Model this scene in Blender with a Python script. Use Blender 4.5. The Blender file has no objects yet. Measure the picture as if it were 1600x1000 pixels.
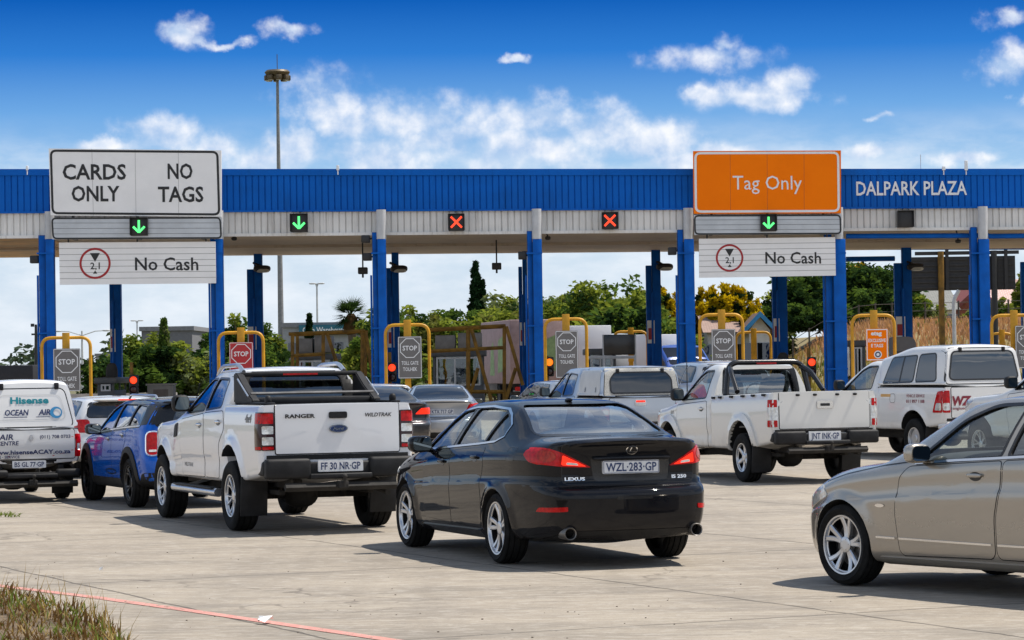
import bpy, bmesh, math, random
import numpy as np
from mathutils import Vector, Matrix
from mathutils.bvhtree import BVHTree
R = math.radians
SC = bpy.context.scene
COL = SC.collection
# ------------------------------------------------------------------ camera
F_PX, CAM_H, PITCH, ROLL = 4460.0, 1.75, R(0.948), R(0.9)
cam_data = bpy.data.cameras.new('camera')
cam_data.lens = 36.0 * F_PX / 1600.0
cam_data.sensor_width = 36.0
cam_data.clip_start = 0.5
cam_data.clip_end = 6000
cam = bpy.data.objects.new('camera', cam_data)
COL.objects.link(cam)
cam.matrix_world = Matrix.Translation((0, 0, CAM_H)) @ Matrix.Rotation(R(90) + PITCH, 4, 'X') @ Matrix.Rotation(-ROLL, 4, 'Z')
SC.camera = cam
# ------------------------------------------------------------------ sun, exposure
SUN_DIR = Vector((0.50, 0.13, 1.0)).normalized()          # towards the sun
sun_d = bpy.data.lights.new('sun', 'SUN')
sun_d.energy = 5.0
sun_d.angle = R(0.5)
sun_d.color = (1.0, 0.94, 0.85)
sun = bpy.data.objects.new('sun', sun_d)
COL.objects.link(sun)
sun.rotation_euler = SUN_DIR.to_track_quat('Z', 'Y').to_euler()
sun.location = SUN_DIR * 60
SC.view_settings.view_transform = 'Standard'
SC.view_settings.look = 'None'
SC.view_settings.exposure = 0.24
SC.view_settings.gamma = 1.0
SC.view_settings.use_curve_mapping = False
SC.render.engine = 'CYCLES'
SC.cycles.use_denoising = True
SC.cycles.max_bounces = 8
SC.cycles.diffuse_bounces = 3
SC.cycles.glossy_bounces = 4
SC.cycles.transparent_max_bounces = 16
SC.cycles.sample_clamp_indirect = 6.0
SC.cycles.caustics_reflective = False
SC.cycles.caustics_refractive = False

# ------------------------------------------------------------------ node helper
class NT:
    def __init__(s, tree):
        s.t = tree; s.n = tree.nodes; s.l = tree.links
    def new(s, typ, **kw):
        n = s.n.new(typ)
        for k, v in kw.items():
            setattr(n, k, v)
        return n
    def put(s, sock, v):
        if hasattr(v, 'is_output'):
            s.l.new(v, sock)
        else:
            sock.default_value = v
    def math(s, op, a, b=None, c=None, clamp=False):
        n = s.new('ShaderNodeMath', operation=op, use_clamp=clamp)
        s.put(n.inputs[0], a)
        if b is not None: s.put(n.inputs[1], b)
        if c is not None: s.put(n.inputs[2], c)
        return n.outputs[0]
    def vmath(s, op, a, b=None):
        n = s.new('ShaderNodeVectorMath', operation=op)
        s.put(n.inputs[0], a)
        if b is not None: s.put(n.inputs[1], b)
        return n.outputs['Value'] if op in ('LENGTH', 'DOT_PRODUCT') else n.outputs[0]
    def mix(s, f, a, b):
        n = s.new('ShaderNodeMix', data_type='RGBA')
        s.put(n.inputs[0], f); s.put(n.inputs[6], a); s.put(n.inputs[7], b)
        return n.outputs[2]
    def noise(s, vec, scale, detail=4, rough=.55, dist=0, dim='3D'):
        n = s.new('ShaderNodeTexNoise', noise_dimensions=dim)
        s.l.new(vec, n.inputs['Vector'])
        n.inputs['Scale'].default_value = scale; n.inputs['Detail'].default_value = detail
        n.inputs['Roughness'].default_value = rough; n.inputs['Distortion'].default_value = dist
        return n.outputs['Fac']
    def step(s, v, a, b, smooth=True):
        n = s.new('ShaderNodeMapRange')
        if smooth: n.interpolation_type = 'SMOOTHSTEP'
        s.put(n.inputs[0], v); n.inputs[1].default_value = a; n.inputs[2].default_value = b
        return n.outputs[0]
    def ramp(s, f, stops):
        n = s.new('ShaderNodeValToRGB')
        cr = n.color_ramp
        while len(cr.elements) < len(stops): cr.elements.new(0.5)
        for e, (p, c) in zip(cr.elements, stops):
            e.position = p; e.color = c if len(c) == 4 else (*c, 1)
        s.l.new(f, n.inputs[0])
        return n.outputs[0]

# ------------------------------------------------------------------ sky
SKY_STR = 0.15
W = bpy.data.worlds.new('World')
SC.world = W
W.use_nodes = True
nt = NT(W.node_tree)
nt.n.clear()
out = nt.new('ShaderNodeOutputWorld')
bg = nt.new('ShaderNodeBackground')
nt.l.new(bg.outputs[0], out.inputs[0])
bg.inputs['Strength'].default_value = SKY_STR
sky = nt.new('ShaderNodeTexSky', sky_type='NISHITA')
sky.sun_disc = False
sky.sun_elevation = math.asin(SUN_DIR.z)
sky.sun_rotation = math.atan2(SUN_DIR.x, SUN_DIR.y)
sky.air_density = 1.0
sky.dust_density = 0.6
sky.ozone_density = 2.0
tc = nt.new('ShaderNodeTexCoord')
sx = nt.new('ShaderNodeSeparateXYZ')
nt.l.new(tc.outputs['Generated'], sx.inputs[0])
dx, dy, dz = sx.outputs
yy = nt.math('MAXIMUM', dy, 0.02)
u = nt.math('DIVIDE', dx, yy)           # azimuth and height of the direction, as slopes
v = nt.math('DIVIDE', dz, yy)
uv = nt.new('ShaderNodeCombineXYZ')
nt.l.new(u, uv.inputs[0]); nt.l.new(v, uv.inputs[1])
uvv = uv.outputs[0]
def k(*c):                               # a sky colour in picture units -> emission at SKY_STR
    return tuple(x / SKY_STR for x in c) + (1,)
low = nt.ramp(nt.math('MULTIPLY', dz, 5.0), [
    (0.0, k(.62, .68, .75)), (0.20, k(.53, .64, .75)), (0.34, k(.30, .50, .73)), (0.45, k(.135, .34, .67)),
    (0.55, k(.026, .180, .56)), (0.65, k(.003, .092, .41)), (0.74, k(.001, .056, .29)), (1.0, k(.01, .10, .40))])
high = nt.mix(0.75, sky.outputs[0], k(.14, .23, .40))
pale = nt.mix(nt.step(dz, .10, .8), k(.58, .66, .78), high)          # round the rest of the horizon
low = nt.mix(nt.step(dy, .55, .85), pale, low)
base = nt.mix(nt.step(dz, .152, .26), low, nt.mix(nt.step(dz, .22, .6), k(.22, .38, .62), high))
# clouds: soft ellipses in (azimuth slope, height slope), frayed by noise
def uvp(px, py):                         # photo pixel -> direction slopes (roll and pitch undone)
    a, b = px - 800, py - 500
    cr, sr = math.cos(ROLL), math.sin(ROLL)
    x, y = a * cr - b * sr, a * sr + b * cr
    d = (x / F_PX, math.cos(PITCH) + y / F_PX * math.sin(PITCH), math.sin(PITCH) - y / F_PX * math.cos(PITCH))
    return d[0] / d[1], d[2] / d[1]
CL = [(285, 52, 52, 24), (345, 63, 42, 9), (440, 46, 48, 14), (505, 158, 80, 48), (545, 190, 80, 40), (640, 182, 115, 46), (700, 210, 115, 40),
      (795, 188, 100, 48), (850, 184, 80, 44), (935, 195, 95, 40), (1010, 215, 110, 40), (830, 238, 150, 40), (600, 245, 160, 36), (440, 240, 110, 34), (1130, 248, 120, 26),
      (255, 205, 75, 32), (170, 225, 70, 16), (330, 225, 60, 25), (1115, 88, 100, 28), (1130, 70, 50, 24), (1180, 150, 130, 26), (1235, 130, 62, 24), (1120, 148, 60, 18),
      (1568, 92, 55, 30), (1585, 30, 48, 20), (1602, 155, 22, 18), (800, 90, 28, 8), (1370, 188, 24, 9), (1350, 238, 60, 14), (1500, 250, 90, 14), (1050, 245, 90, 20), (460, 220, 60, 30)]
n1 = nt.new('ShaderNodeTexNoise'); nt.l.new(uvv, n1.inputs['Vector'])
n1.inputs['Scale'].default_value = 48; n1.inputs['Detail'].default_value = 5; n1.inputs['Roughness'].default_value = .58
warp = nt.vmath('SUBTRACT', n1.outputs['Color'], (.5, .5, .5))
wsc = nt.vmath('MULTIPLY', warp, (.030, .017, 0))
pw = nt.vmath('ADD', uvv, wsc)
dens = None
under = None
for (px, py, rx, ry) in CL:
    cu, cv = uvp(px, py)
    d = nt.vmath('MULTIPLY', nt.vmath('SUBTRACT', pw, (cu, cv, 0)), (F_PX / rx, F_PX / ry, 0))
    q = nt.math('SUBTRACT', 1.0, nt.vmath('LENGTH', d))
    dens = q if dens is None else nt.math('SMOOTH_MAX', dens, q, .15)
fb = nt.noise(uvv, 58, 5, .55)
fb2 = nt.noise(nt.vmath('ADD', uvv, (.0028, .0070, 0)), 58, 5, .55)
dd = nt.math('ADD', dens, nt.math('MULTIPLY', nt.math('SUBTRACT', fb, .5), 2.2))
alpha = nt.math('POWER', nt.step(dd, -.18, .95), 1.2)
cloud_shade = nt.math('MULTIPLY_ADD', nt.math('SUBTRACT', fb, fb2), 3.4, .52)  # lit and shaded sides of the clouds drawn into their colour by offset noise
thick = nt.step(dd, .3, 1.4)
ccol = nt.mix(nt.math('MULTIPLY_ADD', thick, -.30, cloud_shade, clamp=True), k(.40, .53, .74), k(.86, .865, .89))
front = nt.step(dy, .25, .5)
alpha = nt.math('MULTIPLY', nt.math('MULTIPLY', nt.math('MULTIPLY', alpha, .92), front), nt.step(dz, .0, .02))
# hazy veil of thin cloud low over the horizon
veil = nt.noise(nt.vmath('MULTIPLY', uvv, (1, 2.5, 0)), 26, 5, .6)
va = nt.math('MULTIPLY', nt.step(veil, .34, .72), nt.step(dz, .092, .058))
skyc = nt.mix(nt.math('MULTIPLY', va, .85), base, k(.74, .79, .85))
skyc = nt.mix(alpha, skyc, ccol)
# broken cumulus over the rest of the dome, with added fill behind the camera
hz = nt.math('MAXIMUM', dz, .08)
pl = nt.new('ShaderNodeCombineXYZ')
nt.l.new(nt.math('DIVIDE', dx, hz), pl.inputs[0]); nt.l.new(nt.math('DIVIDE', dy, hz), pl.inputs[1])
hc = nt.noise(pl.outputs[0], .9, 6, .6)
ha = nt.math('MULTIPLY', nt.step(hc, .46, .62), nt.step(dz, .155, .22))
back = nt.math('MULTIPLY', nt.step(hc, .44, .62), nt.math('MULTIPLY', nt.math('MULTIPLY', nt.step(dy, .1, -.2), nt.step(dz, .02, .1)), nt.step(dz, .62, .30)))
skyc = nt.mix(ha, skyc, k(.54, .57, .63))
skyc = nt.mix(back, skyc, k(1.22, 1.23, 1.26))  # unseen low cloud band, brightened as added fill for camera-facing sides
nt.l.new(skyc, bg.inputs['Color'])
# ------------------------------------------------------------------ pixel -> place helpers
def ray(px, py):
    a, b = px - 800, py - 500
    cr, sr = math.cos(ROLL), math.sin(ROLL)
    x, y = a * cr - b * sr, a * sr + b * cr
    return Vector((x / F_PX, math.cos(PITCH) + y / F_PX * math.sin(PITCH), math.sin(PITCH) - y / F_PX * math.cos(PITCH)))
def at(px, py, Y):                       # the point at depth Y seen at photo pixel (px, py)
    d = ray(px, py)
    return Vector((0, 0, CAM_H)) + d * (Y / d.y)
def on_ground(px, py, z=0.0):
    d = ray(px, py)
    return Vector((0, 0, CAM_H)) + d * ((z - CAM_H) / d.z)

# ------------------------------------------------------------------ materials
MATS = {}
def principled(name):
    m = bpy.data.materials.new(name); m.use_nodes = True
    t = NT(m.node_tree); b = m.node_tree.nodes['Principled BSDF']
    return m, t, b
def mat(name, col, rough=.6, metal=0, var=.12, scale=4, bump=0, coat=0, spec=.5, emit=None, estr=0, bscale=None):
    if name in MATS: return MATS[name]
    m, t, b = principled(name)
    tc = t.new('ShaderNodeTexCoord')
    n = t.noise(tc.outputs['Object'], scale, 6, .6)
    lo = tuple(c * (1 - var) for c in col) + (1,); hi = tuple(min(1, c * (1 + var)) for c in col) + (1,)
    t.l.new(t.mix(t.step(n, .3, .7), lo, hi), b.inputs['Base Color'])
    b.inputs['Roughness'].default_value = rough; b.inputs['Metallic'].default_value = metal
    b.inputs['Coat Weight'].default_value = coat; b.inputs['Coat Roughness'].default_value = .05
    b.inputs['Specular IOR Level'].default_value = spec
    if emit:
        b.inputs['Emission Color'].default_value = (*emit, 1); b.inputs['Emission Strength'].default_value = estr
    if bump:
        bn = t.noise(tc.outputs['Object'], bscale or scale * 6, 5, .6)
        bp = t.new('ShaderNodeBump'); bp.inputs['Strength'].default_value = bump; bp.inputs['Distance'].default_value = .02
        t.l.new(bn, bp.inputs['Height']); t.l.new(bp.outputs[0], b.inputs['Normal'])
    MATS[name] = m
    return m
def paint(name, col, metal=0.0, rough=.35, dirt=.5, spec=.5, cior=1.5):
    if name in MATS: return MATS[name]
    m, t, b = principled(name)
    tc = t.new('ShaderNodeTexCoord')
    sp = t.new('ShaderNodeSeparateXYZ'); t.l.new(tc.outputs['Object'], sp.inputs[0])
    n = t.noise(tc.outputs['Object'], 3.5, 7, .65)
    d = t.math('MULTIPLY', t.step(t.math('MULTIPLY_ADD', t.math('SUBTRACT', n, .5), .7, sp.outputs[2]), .72, .22), dirt)
    n2 = t.noise(tc.outputs['Object'], 1.1, 3, .5)
    d = t.math('ADD', d, t.math('MULTIPLY', t.step(n2, .45, .75), .05))
    t.l.new(t.mix(d, (*col, 1), (.30, .25, .20, 1)), b.inputs['Base Color'])
    b.inputs['Metallic'].default_value = metal; b.inputs['Specular IOR Level'].default_value = spec
    t.l.new(t.math('MULTIPLY_ADD', d, .5, rough), b.inputs['Roughness'])
    t.l.new(t.math('SUBTRACT', 1.0, t.math('MULTIPLY', d, .8), clamp=True), b.inputs['Coat Weight'])
    b.inputs['Coat Roughness'].default_value = .03; b.inputs['Coat IOR'].default_value = cior
    MATS[name] = m
    return m
def glass(name, tint, gloss=1.0, dark=0.0):
    if name in MATS: return MATS[name]
    m = bpy.data.materials.new(name); m.use_nodes = True
    t = NT(m.node_tree); t.n.clear()
    o = t.new('ShaderNodeOutputMaterial')
    tr = t.new('ShaderNodeBsdfTransparent'); tr.inputs[0].default_value = (*tint, 1)
    gl = t.new('ShaderNodeBsdfGlossy'); gl.inputs['Roughness'].default_value = .02; gl.inputs[0].default_value = (.95, .97, 1, 1)
    ge = t.new('ShaderNodeNewGeometry')          # the same reflection from either side of a thin pane
    co = t.math('ABSOLUTE', t.vmath('DOT_PRODUCT', ge.outputs['Incoming'], ge.outputs['Normal']))
    fr = t.math('MULTIPLY_ADD', t.math('POWER', t.math('SUBTRACT', 1.0, co, clamp=True), 5.0), .93, .07)
    tc = t.new('ShaderNodeTexCoord')
    bp = t.new('ShaderNodeBump'); bp.inputs['Strength'].default_value = .04; bp.inputs['Distance'].default_value = .05
    t.l.new(t.noise(tc.outputs['Object'], 1.6, 2, .5), bp.inputs['Height']); t.l.new(bp.outputs[0], gl.inputs['Normal'])
    f = t.math('MULTIPLY_ADD', fr, gloss, .02 + dark, clamp=True)
    mx = t.new('ShaderNodeMixShader')
    t.l.new(f, mx.inputs[0]); t.l.new(tr.outputs[0], mx.inputs[1]); t.l.new(gl.outputs[0], mx.inputs[2])
    t.l.new(mx.outputs[0], o.inputs[0])
    MATS[name] = m
    return m
M = dict(
    rubber=mat('tyre_rubber', (.011, .011, .011), .85, var=.4, scale=9, bump=.2, spec=.2),
    black=mat('black_plastic', (.014, .014, .015), .6, var=.35, scale=6, bump=.1, spec=.3),
    trim=mat('black_trim', (.010, .010, .011), .25, var=.1),
    under=mat('underbody', (.020, .018, .016), .85, var=.5, scale=5, bump=.2),
    well=mat('wheel_well', (.010, .010, .010), .95, var=.3),
    chrome=mat('chrome', (.75, .75, .76), .12, 1.0, var=.03),
    alloy=mat('alloy', (.56, .57, .59), .30, .85, var=.06, coat=.5),
    dalloy=mat('dark_alloy', (.03, .03, .032), .35, .6, var=.2, coat=.5),
    steel=mat('steel_disc', (.22, .21, .20), .45, .8, var=.3),
    red=mat('red_lens', (.46, .004, .006), .12, var=.25, scale=25, coat=.35, spec=.1),
    brake=mat('lit_brake_lens', (.55, .015, .008), .12, var=.2, scale=25, coat=.3, spec=.1, emit=(1, .03, .01), estr=1.1),
    amber=mat('amber_lens', (.36, .02, .006), .15, var=.3, scale=30, coat=.4, spec=.1),
    clear=mat('clear_lens', (.62, .62, .60), .10, .3, var=.2, scale=30, coat=1.0),
    smoke=mat('smoked_lens', (.035, .008, .009), .10, var=.2, coat=.6, spec=.2),
    white_plate=mat('plate_white', (.72, .73, .74), .4, var=.05, scale=12),
    plate_ink=mat('plate_ink', (.015, .035, .12), .5, var=.1),
    cabin=mat('cabin_trim', (.035, .036, .038), .8, var=.2),
    seat=mat('seat_cloth', (.055, .055, .058), .9, var=.25, scale=10),
    gl=glass('clear_glass', (.80, .86, .84), 1.05, .0), gl_rear=glass('rear_screen_glass', (.66, .74, .72), 1.8, .07),
    gl_dark=glass('tinted_glass', (.10, .115, .12), 1.4, .02),
    gl_mid=glass('smoky_glass', (.32, .37, .38), 1.5, .05),
    gl_black=glass('privacy_glass', (.03, .033, .036), 1.1),
    mirror=mat('mirror_glass', (.16, .19, .20), .03, 1.0, var=.02),
)

# ------------------------------------------------------------------ object helpers
def tag(o, label=None, cat=None, group=None, kind=None):
    if label: o['label'] = label
    if cat: o['category'] = cat
    if group: o['group'] = group
    if kind: o['kind'] = kind
    return o
def thing(name, label, cat, loc=(0, 0, 0), rz=0, group=None):
    o = bpy.data.objects.new(name, None); COL.objects.link(o)
    o.location = loc; o.rotation_euler = (0, 0, rz); o.empty_display_size = .3
    return tag(o, label, cat, group)
def link(name, me, parent=None, loc=None):
    o = bpy.data.objects.new(name, me); COL.objects.link(o)
    if parent: o.parent = parent
    if loc is not None: o.location = loc
    return o
def sharpen(me, ang=38):
    bm = bmesh.new(); bm.from_mesh(me)
    lim = R(ang)
    for f in bm.faces: f.smooth = True
    for e in bm.edges:
        e.smooth = not (len(e.link_faces) == 2 and e.calc_face_angle(0) > lim)
    bm.to_mesh(me); bm.free()
def obj(name, bm, mats, parent=None, ang=38, flat=False):
    me = bpy.data.meshes.new(name)
    bm.normal_update()
    bm.to_mesh(me); bm.free()
    for m in (mats if isinstance(mats, (list, tuple)) else [mats]): me.materials.append(m)
    if not flat: sharpen(me, ang)
    return link(name, me, parent)
def copy_tree(o, parent=None):
    c = o.copy(); COL.objects.link(c)
    if parent: c.parent = parent
    for ch in o.children: copy_tree(ch, c)
    return c
def NB(): return bmesh.new()
def box(bm, lo, hi, mi=0, bevel=0, mtx=None, seg=2):
    c = [(a + b) / 2 for a, b in zip(lo, hi)]; s = [abs(b - a) for a, b in zip(lo, hi)]
    r = bmesh.ops.create_cube(bm, size=1.0)
    vs = r['verts']
    for v_ in vs: v_.co = Vector((v_.co.x * s[0] + c[0], v_.co.y * s[1] + c[1], v_.co.z * s[2] + c[2]))
    fs = list({f for v_ in vs for f in v_.link_faces})
    if bevel:
        es = list({e for v_ in vs for e in v_.link_edges})
        rr = bmesh.ops.bevel(bm, geom=es, offset=bevel, segments=seg, affect='EDGES', profile=.5)
        fs = [f for f in rr['faces'] if f.is_valid] + [f for f in fs if f.is_valid]
        vs = list({v_ for f in fs for v_ in f.verts})
    for f in fs: f.material_index = mi
    if mtx is not None:
        bmesh.ops.transform(bm, matrix=mtx, verts=vs)
    return vs
def prism(bm, pts, a, b, axis='y', mi=0):
    """closed polygon extruded along an axis; pts are the two other coordinates in order"""
    def P(p, t):
        return {'y': (p[0], t, p[1]), 'x': (t, p[0], p[1]), 'z': (p[0], p[1], t)}[axis]
    A = [bm.verts.new(P(p, a)) for p in pts]; B = [bm.verts.new(P(p, b)) for p in pts]
    n = len(pts); fs = [bm.faces.new(A), bm.faces.new(list(reversed(B)))]
    for i in range(n):
        fs.append(bm.faces.new((A[i], B[i], B[(i + 1) % n], A[(i + 1) % n])))
    for f in fs: f.material_index = mi
    bmesh.ops.recalc_face_normals(bm, faces=fs)
    return A + B
def ring(c, t, r, n, up=None):
    t = Vector(t).normalized()
    up = Vector((0, 0, 1)) if abs(t.z) < .95 else Vector((1, 0, 0))
    a = t.cross(up).normalized(); b = t.cross(a).normalized()
    return [Vector(c) + (a * math.cos(2 * math.pi * i / n) + b * math.sin(2 * math.pi * i / n)) * r for i in range(n)]
def tube(bm, pts, r, n=8, mi=0, caps=True):
    pts = [Vector(p) for p in pts]; rs = r if isinstance(r, (list, tuple)) else [r] * len(pts)
    prev = None; rows = []
    for i, p in enumerate(pts):
        t = (pts[min(i + 1, len(pts) - 1)] - pts[max(i - 1, 0)])
        if t.length < 1e-9: t = Vector((0, 0, 1))
        t.normalize()
        if prev is None:
            a = t.cross(Vector((0, 0, 1)) if abs(t.z) < .9 else Vector((1, 0, 0))).normalized()
        else:
            a = (prev - t * prev.dot(t)).normalized()
        prev = a; b = t.cross(a)
        rows.append([bm.verts.new(p + (a * math.cos(2 * math.pi * k / n) + b * math.sin(2 * math.pi * k / n)) * rs[i]) for k in range(n)])
    fs = []
    for A, B in zip(rows, rows[1:]):
        for k in range(n): fs.append(bm.faces.new((A[k], A[(k + 1) % n], B[(k + 1) % n], B[k])))
    if caps:
        fs.append(bm.faces.new(list(reversed(rows[0])))); fs.append(bm.faces.new(rows[-1]))
    for f in fs: f.material_index = mi
    return [v_ for r_ in rows for v_ in r_]
def arc_path(pts, r=.1, n=5):
    """polyline with rounded corners"""
    P = [Vector(p) for p in pts]; out = [P[0]]
    for i in range(1, len(P) - 1):
        a = (P[i - 1] - P[i]); b = (P[i + 1] - P[i]); rr = min(r, a.length * .49, b.length * .49)
        s = P[i] + a.normalized() * rr; e = P[i] + b.normalized() * rr
        for k in range(n + 1):
            t = k / n
            out.append(s * (1 - t) ** 2 + P[i] * 2 * t * (1 - t) + e * t * t)
    out.append(P[-1])
    return out
def lathe(bm, prof, n=32, axis='y', c=(0, 0, 0), mi=0, close=False):
    """prof: (radius, along) pairs revolved round an axis through c"""
    rows = []
    for (r_, h_) in prof:
        row = []
        for k in range(n):
            a = 2 * math.pi * k / n; ca, sa = math.cos(a) * r_, math.sin(a) * r_
            p = {'y': (ca, h_, sa), 'z': (ca, sa, h_), 'x': (h_, ca, sa)}[axis]
            row.append(bm.verts.new((p[0] + c[0], p[1] + c[1], p[2] + c[2])))
        rows.append(row)
    fs = []
    if close: rows.append(rows[0])
    for A, B in zip(rows, rows[1:]):
        for k in range(n): fs.append(bm.faces.new((A[k], B[k], B[(k + 1) % n], A[(k + 1) % n])))
    if not close:
        fs.append(bm.faces.new(rows[0])); fs.append(bm.faces.new(list(reversed(rows[-1]))))
    for f in fs: f.material_index = mi
    bmesh.ops.recalc_face_normals(bm, faces=fs)
    return fs
def round_poly(pts, r, n=4):
    P = [Vector((p[0], p[1])) for p in pts]; out = []
    N = len(P)
    for i in range(N):
        ri = r[i] if isinstance(r, (list, tuple)) else r
        a = P[i - 1] - P[i]; b = P[(i + 1) % N] - P[i]
        rr = min(ri, a.length * .45, b.length * .45)
        if rr < 1e-4: out.append((P[i].x, P[i].y)); continue
        s = P[i] + a.normalized() * rr; e = P[i] + b.normalized() * rr
        for k in range(n + 1):
            t = k / n; q = s * (1 - t) ** 2 + P[i] * 2 * t * (1 - t) + e * t * t
            out.append((q.x, q.y))
    return out
def grow(pts, d):
    """offset a closed polygon outwards by d"""
    N = len(pts)
    ar = sum(pts[i][0] * pts[(i + 1) % N][1] - pts[(i + 1) % N][0] * pts[i][1] for i in range(N))
    s = 1 if ar > 0 else -1; out = []
    for i in range(N):
        p0, p1, p2 = (Vector(pts[j % N]) for j in (i - 1, i, i + 1))
        e1 = (p1 - p0); e2 = (p2 - p1)
        if e1.length < 1e-9 or e2.length < 1e-9: out.append(tuple(p1)); continue
        n1 = Vector((e1.y, -e1.x)).normalized() * s; n2 = Vector((e2.y, -e2.x)).normalized() * s
        m_ = (n1 + n2)
        if m_.length < 1e-6: m_ = n1
        m_.normalize(); kk = min(2.0, 1 / max(.3, m_.dot(n1)))
        q = p1 + m_ * d * kk; out.append((q.x, q.y))
    return out
def rect(a0, b0, a1, b1): return [(a0, b0), (a1, b0), (a1, b1), (a0, b1)]
def ellipse(c, rx, ry, n=24): return [(c[0] + rx * math.cos(2 * math.pi * i / n), c[1] + ry * math.sin(2 * math.pi * i / n)) for i in range(n)]
def text_mesh(s, h, bold=.0, sx=1.0, depth=0, track=1.0, shear=0):
    """flat lettering as (verts, faces), cap height h, origin at its lower left; returns also its width"""
    cu = bpy.data.curves.new('lettering', 'FONT'); cu.body = s; cu.size = 1.0; cu.offset = bold
    cu.space_character = track; cu.resolution_u = 2; cu.shear = shear
    o = bpy.data.objects.new('lettering_tmp', cu); COL.objects.link(o)
    dg = bpy.context.evaluated_depsgraph_get()
    me = bpy.data.meshes.new_from_object(o.evaluated_get(dg))
    bpy.data.objects.remove(o); bpy.data.curves.remove(cu)
    vs = [Vector(v_.co) for v_ in me.vertices]; fs = [tuple(p.vertices) for p in me.polygons]
    bpy.data.meshes.remove(me)
    kx = h / .69
    x0 = min(v_.x for v_ in vs)
    vs = [Vector(((v_.x - x0) * kx * sx, v_.y * kx, 0)) for v_ in vs]
    return vs, fs, max(v_.x for v_ in vs)
def text_on(bm, s, h, origin, xdir, ydir, align='C', width=None, mi=0, **kw):
    """add flat lettering to bm in the plane of xdir/ydir; origin is its lower centre / left"""
    sx = 1.0
    vs, fs, w = text_mesh(s, h, **kw)
    if width: sx = width / w; w = width
    o = Vector(origin); xd, yd = Vector(xdir).normalized(), Vector(ydir).normalized()
    off = -w / 2 if align == 'C' else (0 if align == 'L' else -w)
    V = [bm.verts.new(o + xd * (p.x * sx + off) + yd * p.y) for p in vs]
    for f in fs:
        try:
            nf = bm.faces.new([V[i] for i in f]); nf.material_index = mi
        except ValueError: pass
    return w
# ------------------------------------------------------------------ vehicle shell: lofted skin, real openings, parts laid on the skin
def pchip(pts):
    xs = np.array([p[0] for p in pts], float); ys = np.array([p[1] for p in pts], float)
    h = np.diff(xs); d = np.diff(ys) / h
    m = np.zeros(len(xs))
    if len(xs) > 2:
        for i in range(1, len(xs) - 1):
            if d[i - 1] * d[i] > 0:
                w1, w2 = 2 * h[i] + h[i - 1], h[i] + 2 * h[i - 1]
                m[i] = (w1 + w2) / (w1 / d[i - 1] + w2 / d[i])
    m[0] = d[0]; m[-1] = d[-1]
    def f(x):
        x = min(max(x, xs[0]), xs[-1]); i = min(int(np.searchsorted(xs, x, 'right')) - 1, len(h) - 1); i = max(i, 0)
        t = (x - xs[i]) / h[i]
        return float((2 * t**3 - 3 * t**2 + 1) * ys[i] + (t**3 - 2 * t**2 + t) * h[i] * m[i] + (-2 * t**3 + 3 * t**2) * ys[i + 1] + (t**3 - t**2) * h[i] * m[i + 1])
    return f
def chaikin(P, it=2):
    for _ in range(it):
        Q = [P[0]]
        for a, b in zip(P, P[1:]):
            Q.append((a[0] * .75 + b[0] * .25, a[1] * .75 + b[1] * .25)); Q.append((a[0] * .25 + b[0] * .75, a[1] * .25 + b[1] * .75))
        Q.append(P[-1]); P = Q
    return P
SIDE = [(.955, .10), (.99, .28), (1.0, .50), (.998, .72), (.99, .88)]
def sm(t): t = min(1, max(0, t)); return t * t * (3 - 2 * t)
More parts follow.
